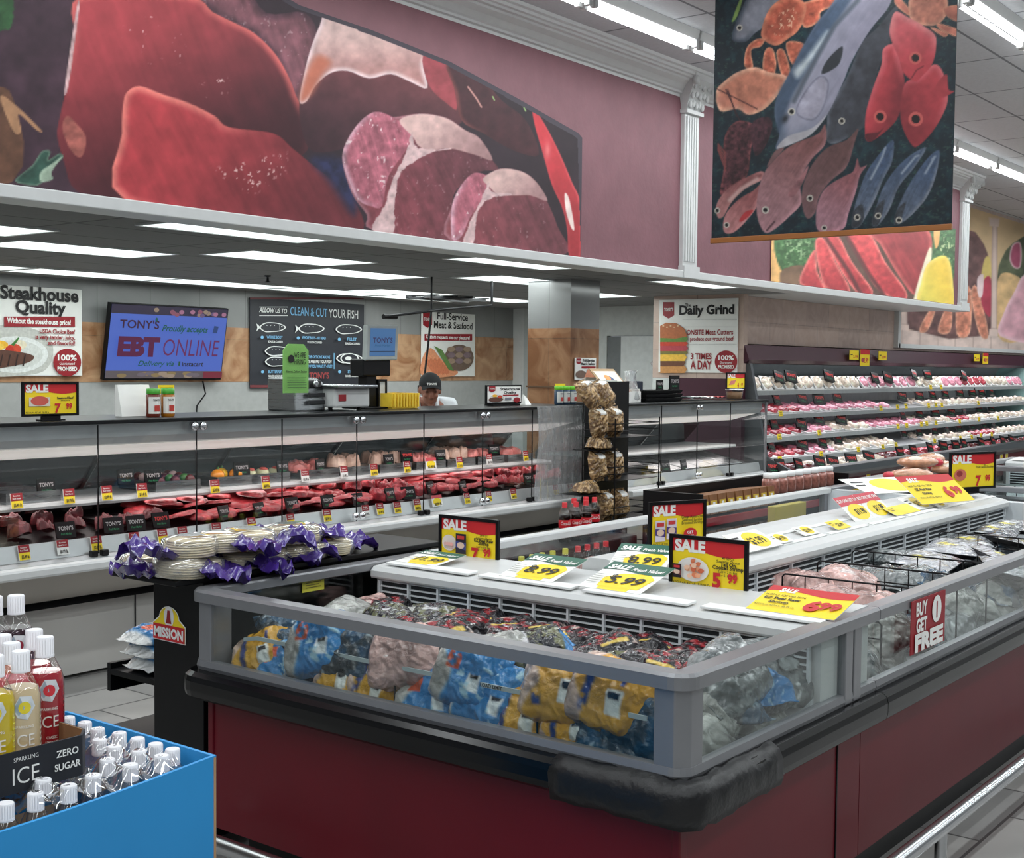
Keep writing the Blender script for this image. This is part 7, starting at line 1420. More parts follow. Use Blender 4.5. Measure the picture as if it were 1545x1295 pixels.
PAT = [  # along X, per shelf: pack colours by zone of 1 m
    ['pale', 'pale', 'pale', 'pink', 'pink', 'pale', 'pink', 'red', 'pale', 'pink'], ['red', 'pink', 'pink', 'pink', None, 'pale', 'pale', 'pale', 'pale', 'pale'],
    ['red', 'pink', 'pale', 'pink', 'pink', 'pale', 'red', 'pale', 'pale', 'pale'], ['red', 'pink', 'pale', 'pale', None, 'pale', 'pale', 'red', 'pale', 'pale'], ['dark', 'pale', 'pale', 'dark', 'red', 'red', 'dark', 'red', 'dark', 'red']]
# real camera space is not used: packs stand in rows along each shelf
for si in range(5):
    z, y = SHEL[si] if si < 4 else (.50, 5.90); k = 0; x = X0+.16
    while x < X1-.12:
        zone = PAT[si][min(9, int((x-X0)/.95))]
        if zone:
            k += 1
            for dep in range(1 if x > 17.5 or si == 0 else 2):
                o = bpy.data.objects.new('meat_pack', WR[zone][rng.randint(2)]); COL.objects.link(o)
                stand = si == 0
                o.location = (x+rng.uniform(-.02, .02), y+.13+.20*dep, z+.018+.02*dep+(.05 if stand else 0)); o.rotation_euler = ((1.0 if stand else .28)+rng.uniform(-.1, .1), rng.uniform(-.06, .06), rng.uniform(-.12, .12))
                tag(o, '%s wrapped %s meat pack from the left, %s shelf of the wall cooler%s' % (nth(k), zone, shelf_name[si], ', second row' if dep else ''), 'meat pack', 'wrapped packs on the %s cooler shelf' % shelf_name[si])
        x += .262
dvl = [[(1177, 570), (1195, 569), (1322, 571), (1341, 570), (1381, 566), (1401, 566), (1456, 567), (1252, 568)], [(1174, 603), (1212, 602), (1237, 603), (1265, 600), (1362, 598), (1388, 597), (1408, 596), (1427, 594), (1449, 593), (1468, 592), (1482, 592), (1497, 591)],
       [(1170, 640), (1210, 640), (1236, 633), (1270, 633), (1364, 627), (1388, 625), (1412, 623), (1436, 622), (1456, 620), (1478, 617), (1496, 616)], [(1165, 672), (1211, 670), (1242, 668), (1266, 663), (1365, 654), (1388, 652), (1411, 650), (1430, 647), (1448, 646), (1468, 643), (1486, 641), (1500, 640)],
       [(1168, 707), (1180, 703), (1207, 702), (1238, 698), (1258, 698), (1286, 694), (1312, 690), (1360, 683), (1380, 680), (1405, 676), (1425, 673), (1444, 672), (1456, 670), (1482, 668), (1500, 666), (1515, 665), (1528, 664)]]
for si, pts in enumerate(dvl):
    for k, (px, py) in enumerate(sorted(pts)):
        Y = (SHEL[si][1] if si < 4 else 5.9)+.05; P = onY(px, py, Y); o = bpy.data.objects.new('name_divider', DV[True]); COL.objects.link(o); sc_ = 1.9; o.location = (P[0], P[1], P[2]-.05); o.scale = (sc_, sc_, 1.6); o.rotation_euler = (-.35, rng.uniform(.05, .2), rng.uniform(-.3, .1))
        tag(o, '%s red-lettered black divider from the left, %s shelf of the wall cooler' % (nth(k+1), shelf_name[si]), 'divider', 'dividers on the %s cooler shelf' % shelf_name[si])
b = MB(YEL); b.box(-.045, .045, 0, .003, 0, .06); b.use(INK); b.text('SALE', .02, (0, -.001, .03), EX, EZ, bold=.03, fit=.05); b.box(-.03, .03, -.001, 0, .012, .018); ytag = make_mesh(b)
yl = [[(1405, 584), (1421, 584)], [(1179, 624), (1330, 616), (1355, 614), (1368, 613), (1402, 612), (1413, 611), (1422, 611), (1477, 608)], [(1177, 659), (1237, 653), (1356, 643), (1369, 642), (1391, 640), (1399, 639), (1413, 638), (1449, 636), (1478, 633), (1507, 631)], [(1178, 693), (1240, 685), (1296, 678), (1333, 674), (1353, 671), (1411, 665), (1450, 661), (1467, 659), (1481, 657), (1497, 655)]]
for si, pts in enumerate(yl):
    for k, (px, py) in enumerate(pts): P = onY(px, py, SHEL[si][1]-.022); o = bpy.data.objects.new('price_tag', ytag); COL.objects.link(o); o.location = (P[0], P[1], P[2]-.03); o.rotation_euler = (-.2, 0, 0); tag(o, '%s yellow tag from the left on the %s cooler shelf edge' % (nth(k+1), shelf_name[si]), 'price tag', 'yellow tags on the cooler shelf edges')
for k, (px, py, w, h) in enumerate(((1289, 536, .26, .11), (1305, 540, .28, .20), (1332, 537, .26, .11), (1474, 540, .24, .10), (1487, 541, .24, .16))):
    P = onY(px, py, 6.24); t2 = thing('header_card', '%s yellow price card from the left on the cooler header' % nth(k+1), 'price card', P-EZ*h/2, group='cards on the cooler header'); b = MB(YEL); b.box(P[0]-w/2, P[0]+w/2, P[1], P[1]+.006, P[2]-h/2, P[2]+h/2); obj('card', b, t2, world=True)
    p = Print(P-EX*w/2-EZ*h/2, EX, EZ, (0, -1, 0)); p.text('2.99' if k != 4 else '5.99', h*.4, w*.62, h*.2, RED, bold=.03, fit=w*.5)
    if h > .15: p.rect(0, h*.7, w, h, RED); p.ell(w*.25, h*.35, w*.16, h*.14, flat((176, 70, 80)))
    else: p.rect(w*.06, h*.5, w*.3, h*.6, INK)
    obj('print', p.mb, t2, world=True)
for k, (px, py) in enumerate(((1360, 722), (1363, 717), (1372, 716))): pass
for k, (px, py) in enumerate(((1310, 713), (1350, 713), (1372, 709), (1500, 688), (1511, 686), (1519, 685))):
    P = onY(px, py, 5.815); b = MB(PAPER); b.box(P[0]-.06, P[0]+.06, P[1]-.002, P[1]+.002, P[2]-.06, P[2]+.06); b.use(YEL); b.box(P[0]-.05, P[0]+.05, P[1]-.003, P[1]-.002, P[2]-.055, P[2]); b.use(DRED); b.box(P[0]-.06, P[0]+.06, P[1]-.003, P[1]-.002, P[2]+.03, P[2]+.06); tag(obj('base_tag', b, None, world=True), '%s small card from the left on the cooler base' % nth(k+1), 'price tag', 'cards on the cooler base')
# neighbouring cooler beyond, brown packs on its shelves
t = thing('wall_cooler', 'darker cooler with brown packs beyond the right end of the long one', 'cooler', (24, 6.4, 0)); XA, XB = 21.75, 26.9
b = MB(flat((30, 50, 46), .4)); b.box(XA, XB, 6.86, 6.9, .44, 1.65); obj('rear_panel', b, t, world=True)
for z in (1.28, 1.02, .78): b = MB(SH); b.box(XA, XB, 6.2, 6.85, z-.03, z); obj('shelf', b, t, world=True)
b = MB(flat((110, 74, 50), .5, var=.3, scale=30)); b.box(-.1, .1, -.06, .06, 0, .10); bp_ = make_mesh(b, bev=.012); k = 0
for zi, z in enumerate((1.28, 1.02, .78)):
    for j in range(10): o = bpy.data.objects.new('brown_pack', bp_); COL.objects.link(o); o.location = (XA+.3+.45*j, 6.32, z); o.scale = (1.5, 1, 1.2); tag(o, '%s brown pack from the left on the %s shelf of the darker cooler' % (nth(j+1), ('top', 'middle', 'low')[zi]), 'food pack', 'brown packs in the far cooler')
# ================================================================ STANDS AND DRINKS ROUND THE FREEZERS
FARF2 = end_unit(9.75, 10.868, 'next maroon end freezer standing beyond the far freezer', True)
# ---- black stand with tortillas
t = thing('display_stand', 'black stand of tortilla packs against the left side of the end freezer', 'stand', (3.1, 3.44, 0))
b = MB(BLACK); b.box(2.62, 2.68, 3.29, 3.55, 0, .90); obj('end_panel', b, t, world=True, bev=.003)
b = MB(BLACK); b.box(3.66, 3.72, 3.29, 3.565, 0, .90); obj('end_panel', b, t, world=True, bev=.003)
b = MB(BLACK); b.box(2.681, 3.659, 3.30, 3.32, .05, .90); obj('rear_panel', b, t, world=True)
b = MB(BLACK); b.box(2.50, 3.76, 3.275, 3.62, .902, .92); obj('top_board', b, t, world=True, bev=.003)
for z in (.10, .30, .50): b = MB(BLACK); b.box(2.681, 3.659, 3.325, 3.88, z, z+.02); obj('shelf', b, t, world=True)
b = MB(BLACK); b.box(2.681, 3.659, 3.881, 3.90, .44, .54); obj('shelf_lip', b, t, world=True)
p = PPx((2.6185, 3.55, 0), (0, -1, 0), EZ, (-1, 0, 0), .0005)
yy = lambda px, py: p.q(px, py)
u0 = yy(232, 950)[0]; v0, v1, v2 = yy(232, 962)[1], yy(232, 939)[1], yy(252, 916)[1]; w_ = .165; uc = u0+w_/2
RW = lambda s, m: p.poly([(u0-s, v0-s), (u0+w_+s, v0-s), (u0+w_+s, v1+s), (uc+.05+s, v1+.022+s)]+[(uc+(.05+s)*math.cos(a), v1+.022+(v2-v1-.022+s)*math.sin(a)) for a in np.linspace(.15, PI-.15, 12)]+[(uc-.05-s, v1+.022+s), (u0-s, v1+s)], m)
RW(.003, PAPER); RW(0, YEL); p.ell(uc, v1+.028, .026, .036, PAPER, 20); p.rect(u0, v0, u0+w_, v1, RED); p.poly([(uc-.015, v1+.006), (uc+.015, v1+.006), (uc+.01, v1+.022), (uc+.006, v1+.05), (uc-.006, v1+.05), (uc-.01, v1+.022)], DRED); p.text('MISSION', (v1-v0)*.85, uc, v0+(v1-v0)*.2, PAPER, bold=.05, fit=w_*.92); obj('logo_print', p.mb, t, world=True)
# tortilla packs
CREAM = flat((232, 220, 190), .6, var=.1, scale=40); PURP = flat((66, 42, 126), .2, coat=.8, var=.25, scale=25, bump=.6, bscale=35)
def tortilla(seed):
    r = np.random.RandomState(seed); t = thing('tortilla_pack', '', 'tortilla pack')
    b = MB(CREAM)
    for k in range(7):
        z = .003+.0075*k; R0 = .078*(1-.05*abs(k-3)/3); dx, dy = r.uniform(-.003, .003, 2); b.lathe([(R0*.9, z), (R0, z+.002), (R0, z+.005), (R0*.9, z+.007)], (dx, dy, 0), 22)
    obj('tortilla_stack', b, t)
    b = MB(glass((.96, .95, .93), 3.0, .10, .08)); b.lathe([(.05, .0005), (.083, .006), (.088, .03), (.082, .056), (.04, .066)], (0, 0, 0), 20, True); b.v = [(x*(1+.05*math.sin(9*math.atan2(y, x)+z*90)), y*(1+.05*math.sin(7*math.atan2(y, x)+z*70)), z) for x, y, z in b.v]; obj('clear_wrapper', b, t)
    b = MB(PURP); n, m = 12, 11; G = []
    for i in range(n):
        s = i/(n-1); L = .060+.14*s; row = []
        for j in range(m):
            v = (j/(m-1)-.5)*2; wd = 1.35*(.055+.03*math.sin(s*3.1)-.035*math.exp(-((s-.35)/.2)**2)); row.append((L+.01*math.sin(v*4+seed), v*wd, .028+.022*math.sin(v*6+s*5+seed)*(.3+s)+.02*math.sin(s*4+seed)*(1-v*v)+.012*r.uniform(-1, 1)))
        G.append(row)
    b.grid(G); b.grid([[(x, y, max(.001, z-.0022)) for x, y, z in r_] for r_ in G], True, True); obj('purple_bag_end', b, t)
    b = MB(flat((226, 190, 60), .4)); b.obox((-.02, .0, .0625), (unit((1, .2, 0)), unit((-.2, 1, 0)), EZ), (.035, .022, .0012)); b.use(flat((190, 60, 60))); b.obox((-.01, .0, .0645), (unit((1, .2, 0)), unit((-.2, 1, 0)), EZ), (.02, .012, .0012)); obj('label', b, t); return t
TQ = T(3.593, 180, 770); tp = [tortilla(s) for s in (1, 5, 8)]
lst = [(150, 275, 0, -1.0, .97), (275, 330, 0, 2.2, 1), (450, 330, 0, -.7, 1.05), (590, 320, 0, .3, .9), (640, 250, 1, 2.9, 1.05), (700, 215, 1, -.9, 1), (810, 290, 0, -1.2, .9), (920, 200, 1, -.4, 1.05), (905, 265, 0, -.3, 1), (1120, 170, 1, 2.5, 1.05), (1010, 250, 0, -.2, .95), (1160, 235, 0, 3.0, .95), (1290, 185, 1, .1, 1), (1340, 220, 0, .2, .95), (1390, 190, 1, .3, 1)]
for k, (x, y, lv, rz, s_) in enumerate(lst):
    (px, py), = TQ((x, y)); P = onZ(px, py, .95+.055*lv); P[2] = .921+.062*lv; P[0] = min(max(P[0], 2.57), 3.66); P[1] = min(max(P[1], 3.34), 3.56)
    src = tp[k % 3]; o = dup(src, P, (rng.uniform(-.08, .08), rng.uniform(-.08, .08), rz), '%s purple-ended tortilla pack from the left on the black stand%s' % (nth(k+1), ', upper layer' if lv else ''), 'tortilla packs on the stand', s_)
for q in tp:
    for c in list(q.children): bpy.data.objects.remove(c)
    bpy.data.objects.remove(q)
WPK = flat((214, 216, 214), .3, coat=.4); 
for k, (px, py, z) in enumerate(((205, 990, .635), (212, 972, .665), (214, 958, .695))):
    b = bag('w', 60+k, .26, .19, .045)
    tag(obj('snack_pack', b, None, loc=(2.82, 3.75+.02*k, .535+.043*k)), '%s blue and white pack on the low side shelf of the black stand' % ('bottom', 'middle', 'top')[k], 'pack', 'packs on the low side shelf')
# yellow notice inside the end freezer's left glass
a, d = onY(456, 868, 3.222), onY(489, 889, 3.222); t = thing('glass_notice', 'yellow notice stuck inside the left glass of the end freezer', 'notice', ((a[0]+d[0])/2, 3.222, d[2])); b = MB(flat((206, 200, 70))); b.box(a[0], d[0], 3.2215, 3.2245, d[2], a[2]); obj('card', b, t, world=True)
p = Print((a[0], 3.2213, d[2]), EX, EZ, (0, -1, 0), .0002); w, h = d[0]-a[0], a[2]-d[2]
for k in range(5): p.rect(w*.15, h*(.2+.14*k), w*(.85-.1*(k % 2)), h*(.25+.14*k), flat((120, 110, 50)))
obj('print', p.mb, t, world=True)

# ---- bottles
def bottle(name, H, R, liquid, cap, fill=.86, label=None, text=None, opaque=False, shape='ice'):
    t = thing(name, '', 'bottle')
    prof = {'ice': [(.80, 0), (.97, .012), (1, .05), (1, .60), (.97, .66), (.86, .72), (.62, .79), (.45, .84), (.40, .875), (.40, .90)], 'water': [(.85, 0), (1, .02), (1, .12), (.95, .14), (1, .16), (1, .30), (.95, .32), (1, .34), (1, .60), (.95, .68), (.78, .77), (.5, .85), (.40, .89), (.40, .92)],
            'cola': [(.80, 0), (.95, .02), (1, .1), (.90, .3), (.93, .45), (1, .6), (.97, .68), (.80, .78), (.52, .87), (.38, .91), (.38, .93)]}[shape]
    b = MB(PLAST if not opaque else liquid); b.lathe([(r*R, z*H) for r, z in prof], (0, 0, 0), 22); obj('bottle_body', b, t)
    if not opaque and liquid:
        b = MB(liquid); P_ = [(r*R*.965, max(.003, z*H)) for r, z in prof if z <= fill*.86]; b.lathe(P_, (0, 0, 0), 22); obj('drink', b, t)
    b = MB(cap); cr = .46*R if shape != 'cola' else .44*R
    b.lathe([(cr*1.06, prof[-1][1]*H-.016), (cr*1.06, prof[-1][1]*H-.012), (cr, prof[-1][1]*H-.011), (cr, H*.995), (cr*.9, H)], (0, 0, 0), 20)
    for k in range(20): q = 2*PI*k/20; b.box(cr*math.cos(q)-.0005, cr*math.cos(q)+.0005, cr*math.sin(q)-.0005, cr*math.sin(q)+.0005, prof[-1][1]*H-.01, H*.985)
    obj('cap', b, t)
    if label: label(t, R, H)
    return t
WCAP = flat((232, 232, 236), .35, var=.02)
def wrapprint(t, R, H, items, nm='label_print'):
    b = MB(PAPER)
    for m, kind, args in items:
        b.use(m)
        if kind == 'text':
            s, size, ang, z, fit, bold = args; o0 = len(b.v); b.text(s, size, (0, 0, 0), EX, EZ, fit=fit, bold=bold)
            for i in range(o0, len(b.v)): x, _, zz = b.v[i]; q = ang+x/R; b.v[i] = (R*1.012*math.cos(q), R*1.012*math.sin(q), z+zz)
        else:
            pts, ang, z = args; o0 = len(b.v); n = len(pts); V = [(R*1.008*math.cos(ang+x/R), R*1.008*math.sin(ang+x/R), z+y) for x, y in pts]; c = (R*1.008*math.cos(ang), R*1.008*math.sin(ang), z); b.add([c]+V, [(0, i+1, (i+1) % n+1) for i in range(n)], False)
    obj(nm, b, t)
def icelabel(col, fruit):
    def f(t, R, H):
        A_ = -PI*.5-.62; ht = flat((244, 240, 232), .5)
        it = [(ht, 'text', ('ICE', .034, A_+.15, H*.285, .040, .0)), (ht, 'text', ('SPARKLING', .008, A_+.15, H*.425, .036, .01)), (ht, 'text', ('CLASSIC', .008, A_+.3, H*.19, .022, .01)), (ht, 'text', ('LEMONADE', .008, A_+.3, H*.15, .026, .01)),
              (flat((226, 232, 236), .4), 'poly', ([(-.022, 0), (-.008, .024), (.014, .022), (.022, .002), (.006, -.022), (-.012, -.018)], A_+.15, H*.58)), (flat((170, 190, 204), .4), 'poly', ([(-.02, .0), (-.008, .022), (.0, .004), (-.01, -.014)], A_+.15, H*.58)), (flat(fruit, .4), 'poly', ([(.012*math.cos(a), .012*math.sin(a)) for a in np.linspace(0, 6.28, 13)[:-1]], A_+.17, H*.585))]
        for k in range(7): it.append((flat(tuple(min(255, int(c*1.35)+20) for c in col), .5), 'poly', ([(-.022, 0), (.022-.008*(k % 2), 0), (.022-.008*(k % 2), .0025), (-.022, .0025)], A_+1.75, H*(.25+.045*k))))
        wrapprint(t, R, H, it)
    return f
DR = {'cream': ((226, 204, 164), (240, 220, 60)), 'red': ((176, 40, 52), (220, 60, 70)), 'pink': ((220, 90, 110), (230, 90, 110)), 'yellow': ((222, 196, 40), (240, 220, 60)), 'purple': ((52, 16, 34), (150, 40, 60)), 'peach': ((226, 160, 130), (240, 180, 90))}
ICE = {}
def ice(kind):
    c, f = DR[kind]; t = bottle('drink_bottle', .25, .0375, flat(c, .15, coat=.6, var=.03), WCAP, label=icelabel(c, f)); return t
BZ = .792
spots = [(31, 2.265, 'cream', 'cream-coloured drink bottle with a lemon print at the front of the black tray'), (-8, 2.265, 'yellow', 'yellow drink bottle at the left edge of the black tray'), (68, 2.345, 'red', 'clear red drink bottle at the right end of the black tray'), (17, 2.345, 'pink', 'pink drink bottle directly behind the cream-coloured one'),
         (52, 2.425, 'red', 'deep red drink bottle half hidden behind the clear red one'), (4, 2.425, 'peach', 'peach drink bottle in the rear row of the black tray')]
for px, Y, kd, lab in spots:
    P = onY(px, 1000, Y); o = ice(kd); o.location = (float(P[0]), Y, BZ); o.rotation_euler = (0, 0, rng.uniform(-.2, .2)); o['label'] = lab; o['group'] = 'fruit drink bottles'
for px, Y, zt, lab in ((24, 2.55, None, 'dark purple drink bottle in the raised rear tray'), (4, 2.55, None, 'second dark purple drink bottle at the left of the raised rear tray')):
    P = onY(px, 898, Y); o = ice('purple'); o.location = (float(P[0])-(.0 if px > 10 else .02), Y, float(P[2])-.25); RZ = float(P[2])-.25; o['label'] = lab; o['group'] = 'fruit drink bottles'
b = MB(flat((150, 122, 92), .7)); xr = float(onY(30, 898, 2.55)[0])+.045; b.box(.62, xr, 2.50, 2.59, .80, RZ-.002); tag(obj('drink_carton', b, None, world=True), 'plain brown carton under the dark purple drink bottles', 'carton')
# black cardboard tray with lettering
t = thing('drink_tray', 'black ZERO SUGAR cardboard tray holding the fruit drink bottles', 'tray', (1.19, 2.32, .786)); KRAFT = flat((146, 112, 78), .75); TB = flat((30, 32, 38), .55)
ty0, ty1, tx1, tz0, tz1 = 2.205, 2.475, 1.478, .786, .866
b = MB(TB); b.box(.66, tx1-.02, ty0, ty0+.004, tz0, tz1); b.use(KRAFT).box(.66, tx1-.02, ty0+.0041, ty0+.006, tz0, tz1-.001); obj('front_wall', b, t, world=True)
b = MB(TB); b.hexa([(tx1-.02, ty0, tz0), (tx1, ty0+.02, tz0), (tx1-.005, ty0+.022, tz0), (tx1-.022, ty0+.005, tz0), (tx1-.02, ty0, tz1), (tx1, ty0+.02, tz1+.004), (tx1-.005, ty0+.022, tz1+.004), (tx1-.022, ty0+.005, tz1)]); obj('corner_fold', b, t, world=True)
b = MB(TB); b.box(tx1-.0025, tx1, ty0+.021, ty1, tz0, tz1+.004); b.use(KRAFT).box(tx1-.005, tx1-.0026, ty0+.021, ty1, tz0, tz1+.004); obj('side_wall', b, t, world=True)
b = MB(KRAFT); b.box(.66, tx1-.006, ty1-.005, ty1, tz0, tz1); obj('rear_wall', b, t, world=True); b = MB(KRAFT); b.box(.66, tx1-.022, ty0+.007, ty1-.006, tz0, tz0+.004); obj('floor_sheet', b, t, world=True)
p = PPx((.66, ty0, tz0), EX, EZ, (0, -1, 0), .0006)
uA, uB = p.q(13, 1170)[0], p.q(65, 1150)[0]; p.text('ICE', .046, (uA+uB)/2, .016, PAPER, fit=(uB-uA)*.78, bold=-.005); p.text('SPARKLING', .012, (uA+uB)/2, .060, PAPER, fit=(uB-uA)*.72); obj('brand_lettering', p.mb, t, world=True); p.mb = MB(PAPER)
uA, uB = p.q(78, 1150)[0], p.q(124, 1140)[0]; p.text('ZERO', .019, (uA+uB)/2, .048, PAPER, fit=(uB-uA)*.72, bold=.02); p.text('SUGAR', .019, (uA+uB)/2, .022, PAPER, fit=(uB-uA)*.85, bold=.02)
obj('slogan_lettering', p.mb, t, world=True)
# ---- blue bin of water bottles
t = thing('water_bin', 'bright blue cardboard bin of wrapped water bottles in the front left corner', 'bin', (1.12, 2.34, 0)); BLUE = flat((48, 146, 210), .45, var=.03, scale=4, spec=.3); BLUEI = flat((60, 150, 216), .5)
N = 14; bx0, bx1, by0, by1, H_ = .56, 1.68, 2.07, 2.60, .80
bow = lambda s: -.035*math.sin(PI*s); top = lambda s: H_-.012*math.sin(PI*s)
G = [[(bx0+(bx1-bx0)*i/N, by0+bow(i/N)*z/H_, z if z < H_ else top(i/N)) for z in (0, .3, .6, H_)] for i in range(N+1)]
b = MB(BLUE); b.grid(G, False, True); b.grid([[(x, y+.008, z) for x, y, z in r] for r in G], False); b.add([q for i in range(N+1) for q in (G[i][-1], (G[i][-1][0], G[i][-1][1]+.008, G[i][-1][2]))], [(2*i, 2*i+1, 2*i+3, 2*i+2) for i in range(N)], False); obj('front_wall', b, t, world=True)
b = MB(BLUE); b.box(bx1-.008, bx1, by0+.009, by1-.009, 0, H_); b.use(flat((176, 140, 100))); b.box(bx1-.007, bx1-.001, by0-.001, by0+.008, 0, H_-.004); obj('side_wall', b, t, world=True)
b = MB(BLUE); b.box(bx0, bx0+.008, by0+.009, by1-.009, 0, H_); obj('side_wall', b, t, world=True)
b = MB(BLUE); b.box(bx0, bx1, by1-.008, by1, 0, H_); obj('rear_wall', b, t, world=True)
p = PPx((bx0, by0-.028, 0), EX, EZ, (0, -1, 0), .002); u, v = p.q(183, 1290); p.text('Pure', .14, u-.09, v-.085, PAPER, bold=.02, shear=.25); obj('lettering', p.mb, t, world=True)
wb = None; TW = T(3.597, 0, 880); caps = [(583, 975), (690, 1000), (735, 925), (845, 948), (880, 882), (990, 898), (780, 850), (685, 828), (540, 868), (530, 808), (620, 905), (505, 1062), (320, 1132), (135, 1180), (450, 765), (370, 745), (235, 1085), (30, 1215)]
wb = bottle('water_bottle', .205, .032, None, WCAP, shape='water'); got = []
for k, (x, y) in enumerate(sorted(caps)):
    (px, py), = TW((x, y)); P = onZ(px, py, .80); P[0] = min(P[0], 1.635); P[1] = min(max(P[1], 2.115), 2.555); zz = .603
    for q in range(40):
        mv = np.zeros(2)
        for g in got:
            dlt = P[:2]-g; dd = np.linalg.norm(dlt)
            if dd < .064: mv += dlt/(dd+1e-6)*(.0645-dd)
        P[:2] += mv; P[0] = min(P[0], 1.635); P[1] = min(max(P[1], 2.115), 2.555)
        if np.linalg.norm(mv) < 1e-4: break
    got.append(P[:2].copy()); lab = '%s white-capped water bottle from the left in the blue bin' % nth(k+1)
    if k == 0: o = wb; o.location = (float(P[0]), float(P[1]), zz); o['label'] = lab; o['group'] = 'water bottles in the blue bin'
    else: dup(wb, (P[0], P[1], zz), label=lab, group='water bottles in the blue bin')
b = MB(flat((150, 124, 96), .8)); b.box(bx0+.02, bx1-.02, by0+.02, by1-.02, .56, .60); tag(obj('carton_sheet', b, None, world=True), 'brown carton sheet under the water bottles in the blue bin', 'sheet')
# shrink film over the bottles
xs, ys = np.linspace(1.30, 1.63, 30), np.linspace(2.10, 2.53, 30); caps_xy = np.array(got); G = []
for x in xs:
    row = []
    for y in ys: d = np.sqrt(((caps_xy-(x, y))**2).sum(1)).min(); row.append((float(x), float(y), float(.812-.05*min(1, (d/.045)**1.6)-.004*math.sin(x*160+y*90))))
    G.append(row)
b = MB(glass((.97, .97, .98), 3.5, .05, .06)); b.grid(G); tag(obj('shrink_film', b, None, world=True), 'clear shrink film stretched over the water bottle caps in the blue bin', 'plastic film')

# ---- wire rack of snack bags between the two meat cases
t = thing('wire_rack', 'black wire rack of snack bags between the two meat cases', 'rack', (7.94, 5.17, 0)); rx0, rx1, ry0, ry1 = 7.66, 8.26, 5.04, 5.32
for x in (rx0, rx1):
    for y in (ry0, ry1): b = MB(BLACK); b.tube([(x, y, 0), (x, y, 1.24 if y < 5.2 else 1.5)], .006, 6); obj('upright', b, t, world=True)
for z in (.20, .50, .79, 1.10):
    b = MB(BLACK); b.box(rx0, rx1, ry0+.01, ry1-.01, z-.004, z); s_ = obj('shelf', b, t, world=True)
    for dz in (.05, .10): b = MB(BLACK); b.tube([(rx0, ry1, z+dz), (rx0, ry0, z+dz), (rx1, ry0, z+dz), (rx1, ry1, z+dz)], .004, 6); obj('wire_rail', b, s_, world=True)
b = MB(BLACK); b.box(rx0+.01, rx1-.01, ry1-.008, ry1-.004, .2, 1.5); obj('rear_sheet', b, t, world=True)
def snackbag(seed):
    b = bag('n', seed, .22, .15, .07); return make_mesh(b)
SN = [snackbag(s) for s in (3, 8, 14)]
sn = [(882, 597, 1.30, .5, 'left leaning snack bag on top of the wire rack'), (905, 593, 1.30, .5, 'right leaning snack bag on top of the wire rack'), (897, 638, 1.10, .1, 'left snack bag on the highest shelf of the wire rack'), (921, 636, 1.10, .1, 'right snack bag on the highest shelf of the wire rack'),
      (896, 703, .79, .1, 'left upright snack bag on the middle shelf of the wire rack'), (921, 700, .79, .12, 'right upright snack bag on the middle shelf of the wire rack'), (908, 762, .50, .1, 'left upright snack bag on the low shelf of the wire rack'), (930, 760, .50, .1, 'right upright snack bag on the low shelf of the wire rack')]
for k, (px, py, z, ln, lab) in enumerate(sn):
    P = onY(px, py, 5.16); o = bpy.data.objects.new('snack_bag', SN[k % 3]); COL.objects.link(o); up = unit((-.25, -1, ln)); xx = unit((-.30 if z > 1.2 else -.03, ln, 1)); xx = unit(xx-up*np.dot(xx, up)); yv = np.cross(up, xx)
    P = np.array([P[0], 5.14, z+.112]); o.matrix_world = Matrix([[xx[0], yv[0], up[0], P[0]], [xx[1], yv[1], up[1], P[1]], [xx[2], yv[2], up[2], P[2]], [0, 0, 0, 1]]); tag(o, lab, 'snack bag', 'snack bags on the wire rack')
for k, (px, z) in enumerate(((905, 1.035), (886, .73))):
    P = onY(px, 700, 5.15); o = bpy.data.objects.new('snack_bag', SN[k]); COL.objects.link(o); o.location = (float(P[0]), 5.16, z-.0); o.rotation_euler = (.05, 0, .1); tag(o, ('snack bag lying flat under the highest rack shelf', 'snack bag lying flat under the middle rack shelf')[k], 'snack bag', 'snack bags on the wire rack')
    b = MB(BLACK); b.box(P[0]-.12, P[0]+.12, 5.06, 5.30, z-.024, z-.02); obj('ledge', b, t, world=True)

# ---- stepped drink stand left of the island
t = thing('drink_stand', 'low stepped black stand of soda bottles behind the island freezer', 'stand', (6.0, 4.3, 0))
b = MB(BLACK); b.box(5.0, 6.9, 4.36, 4.80, 0, .545); obj('upper_step', b, t, world=True, bev=.01); b = MB(BLACK); b.box(4.9, 6.9, 3.95, 4.355, 0, .35); obj('lower_step', b, t, world=True, bev=.01)
REDC = flat((206, 26, 40), .4)
def colalabel(t, R, H):
    b = MB(REDC); b.lathe([(R*.955, H*.36), (R*.965, H*.37), (R*1.0, H*.55), (R*.98, H*.56)], (0, 0, 0), 22); l = obj('label', b, t)
    b = MB(PAPER); o0 = len(b.v); b.text('Coca-Cola', .03, (0, 0, 0), EX, EZ, shear=.3, bold=.01, fit=.075)
    for i in range(o0, len(b.v)): x, _, z = b.v[i]; q = -PI/2-.5+x/R; b.v[i] = (R*1.03*math.cos(q), R*1.03*math.sin(q), H*.44+z)
    obj('lettering', b, l)
COKE = bottle('cola_bottle', .24, .036, flat((26, 12, 10), .12, coat=.6), REDC, fill=.9, label=colalabel, shape='cola')
ck = [(852, 4.5), (866, 4.6), (869, 4.48), (884, 4.6), (884, 4.48), (897, 4.55)]
for k, (px, Y) in enumerate(sorted(ck)):
    P = onY(px, 760, Y); lab = '%s red-capped cola bottle from the left on the upper step' % nth(k+1)
    if k == 0: COKE.location = (float(P[0]), Y, .546); COKE['label'] = lab; COKE['group'] = 'cola bottles on the upper step'
    else: dup(COKE, (P[0], Y, .546), label=lab, group='cola bottles on the upper step')
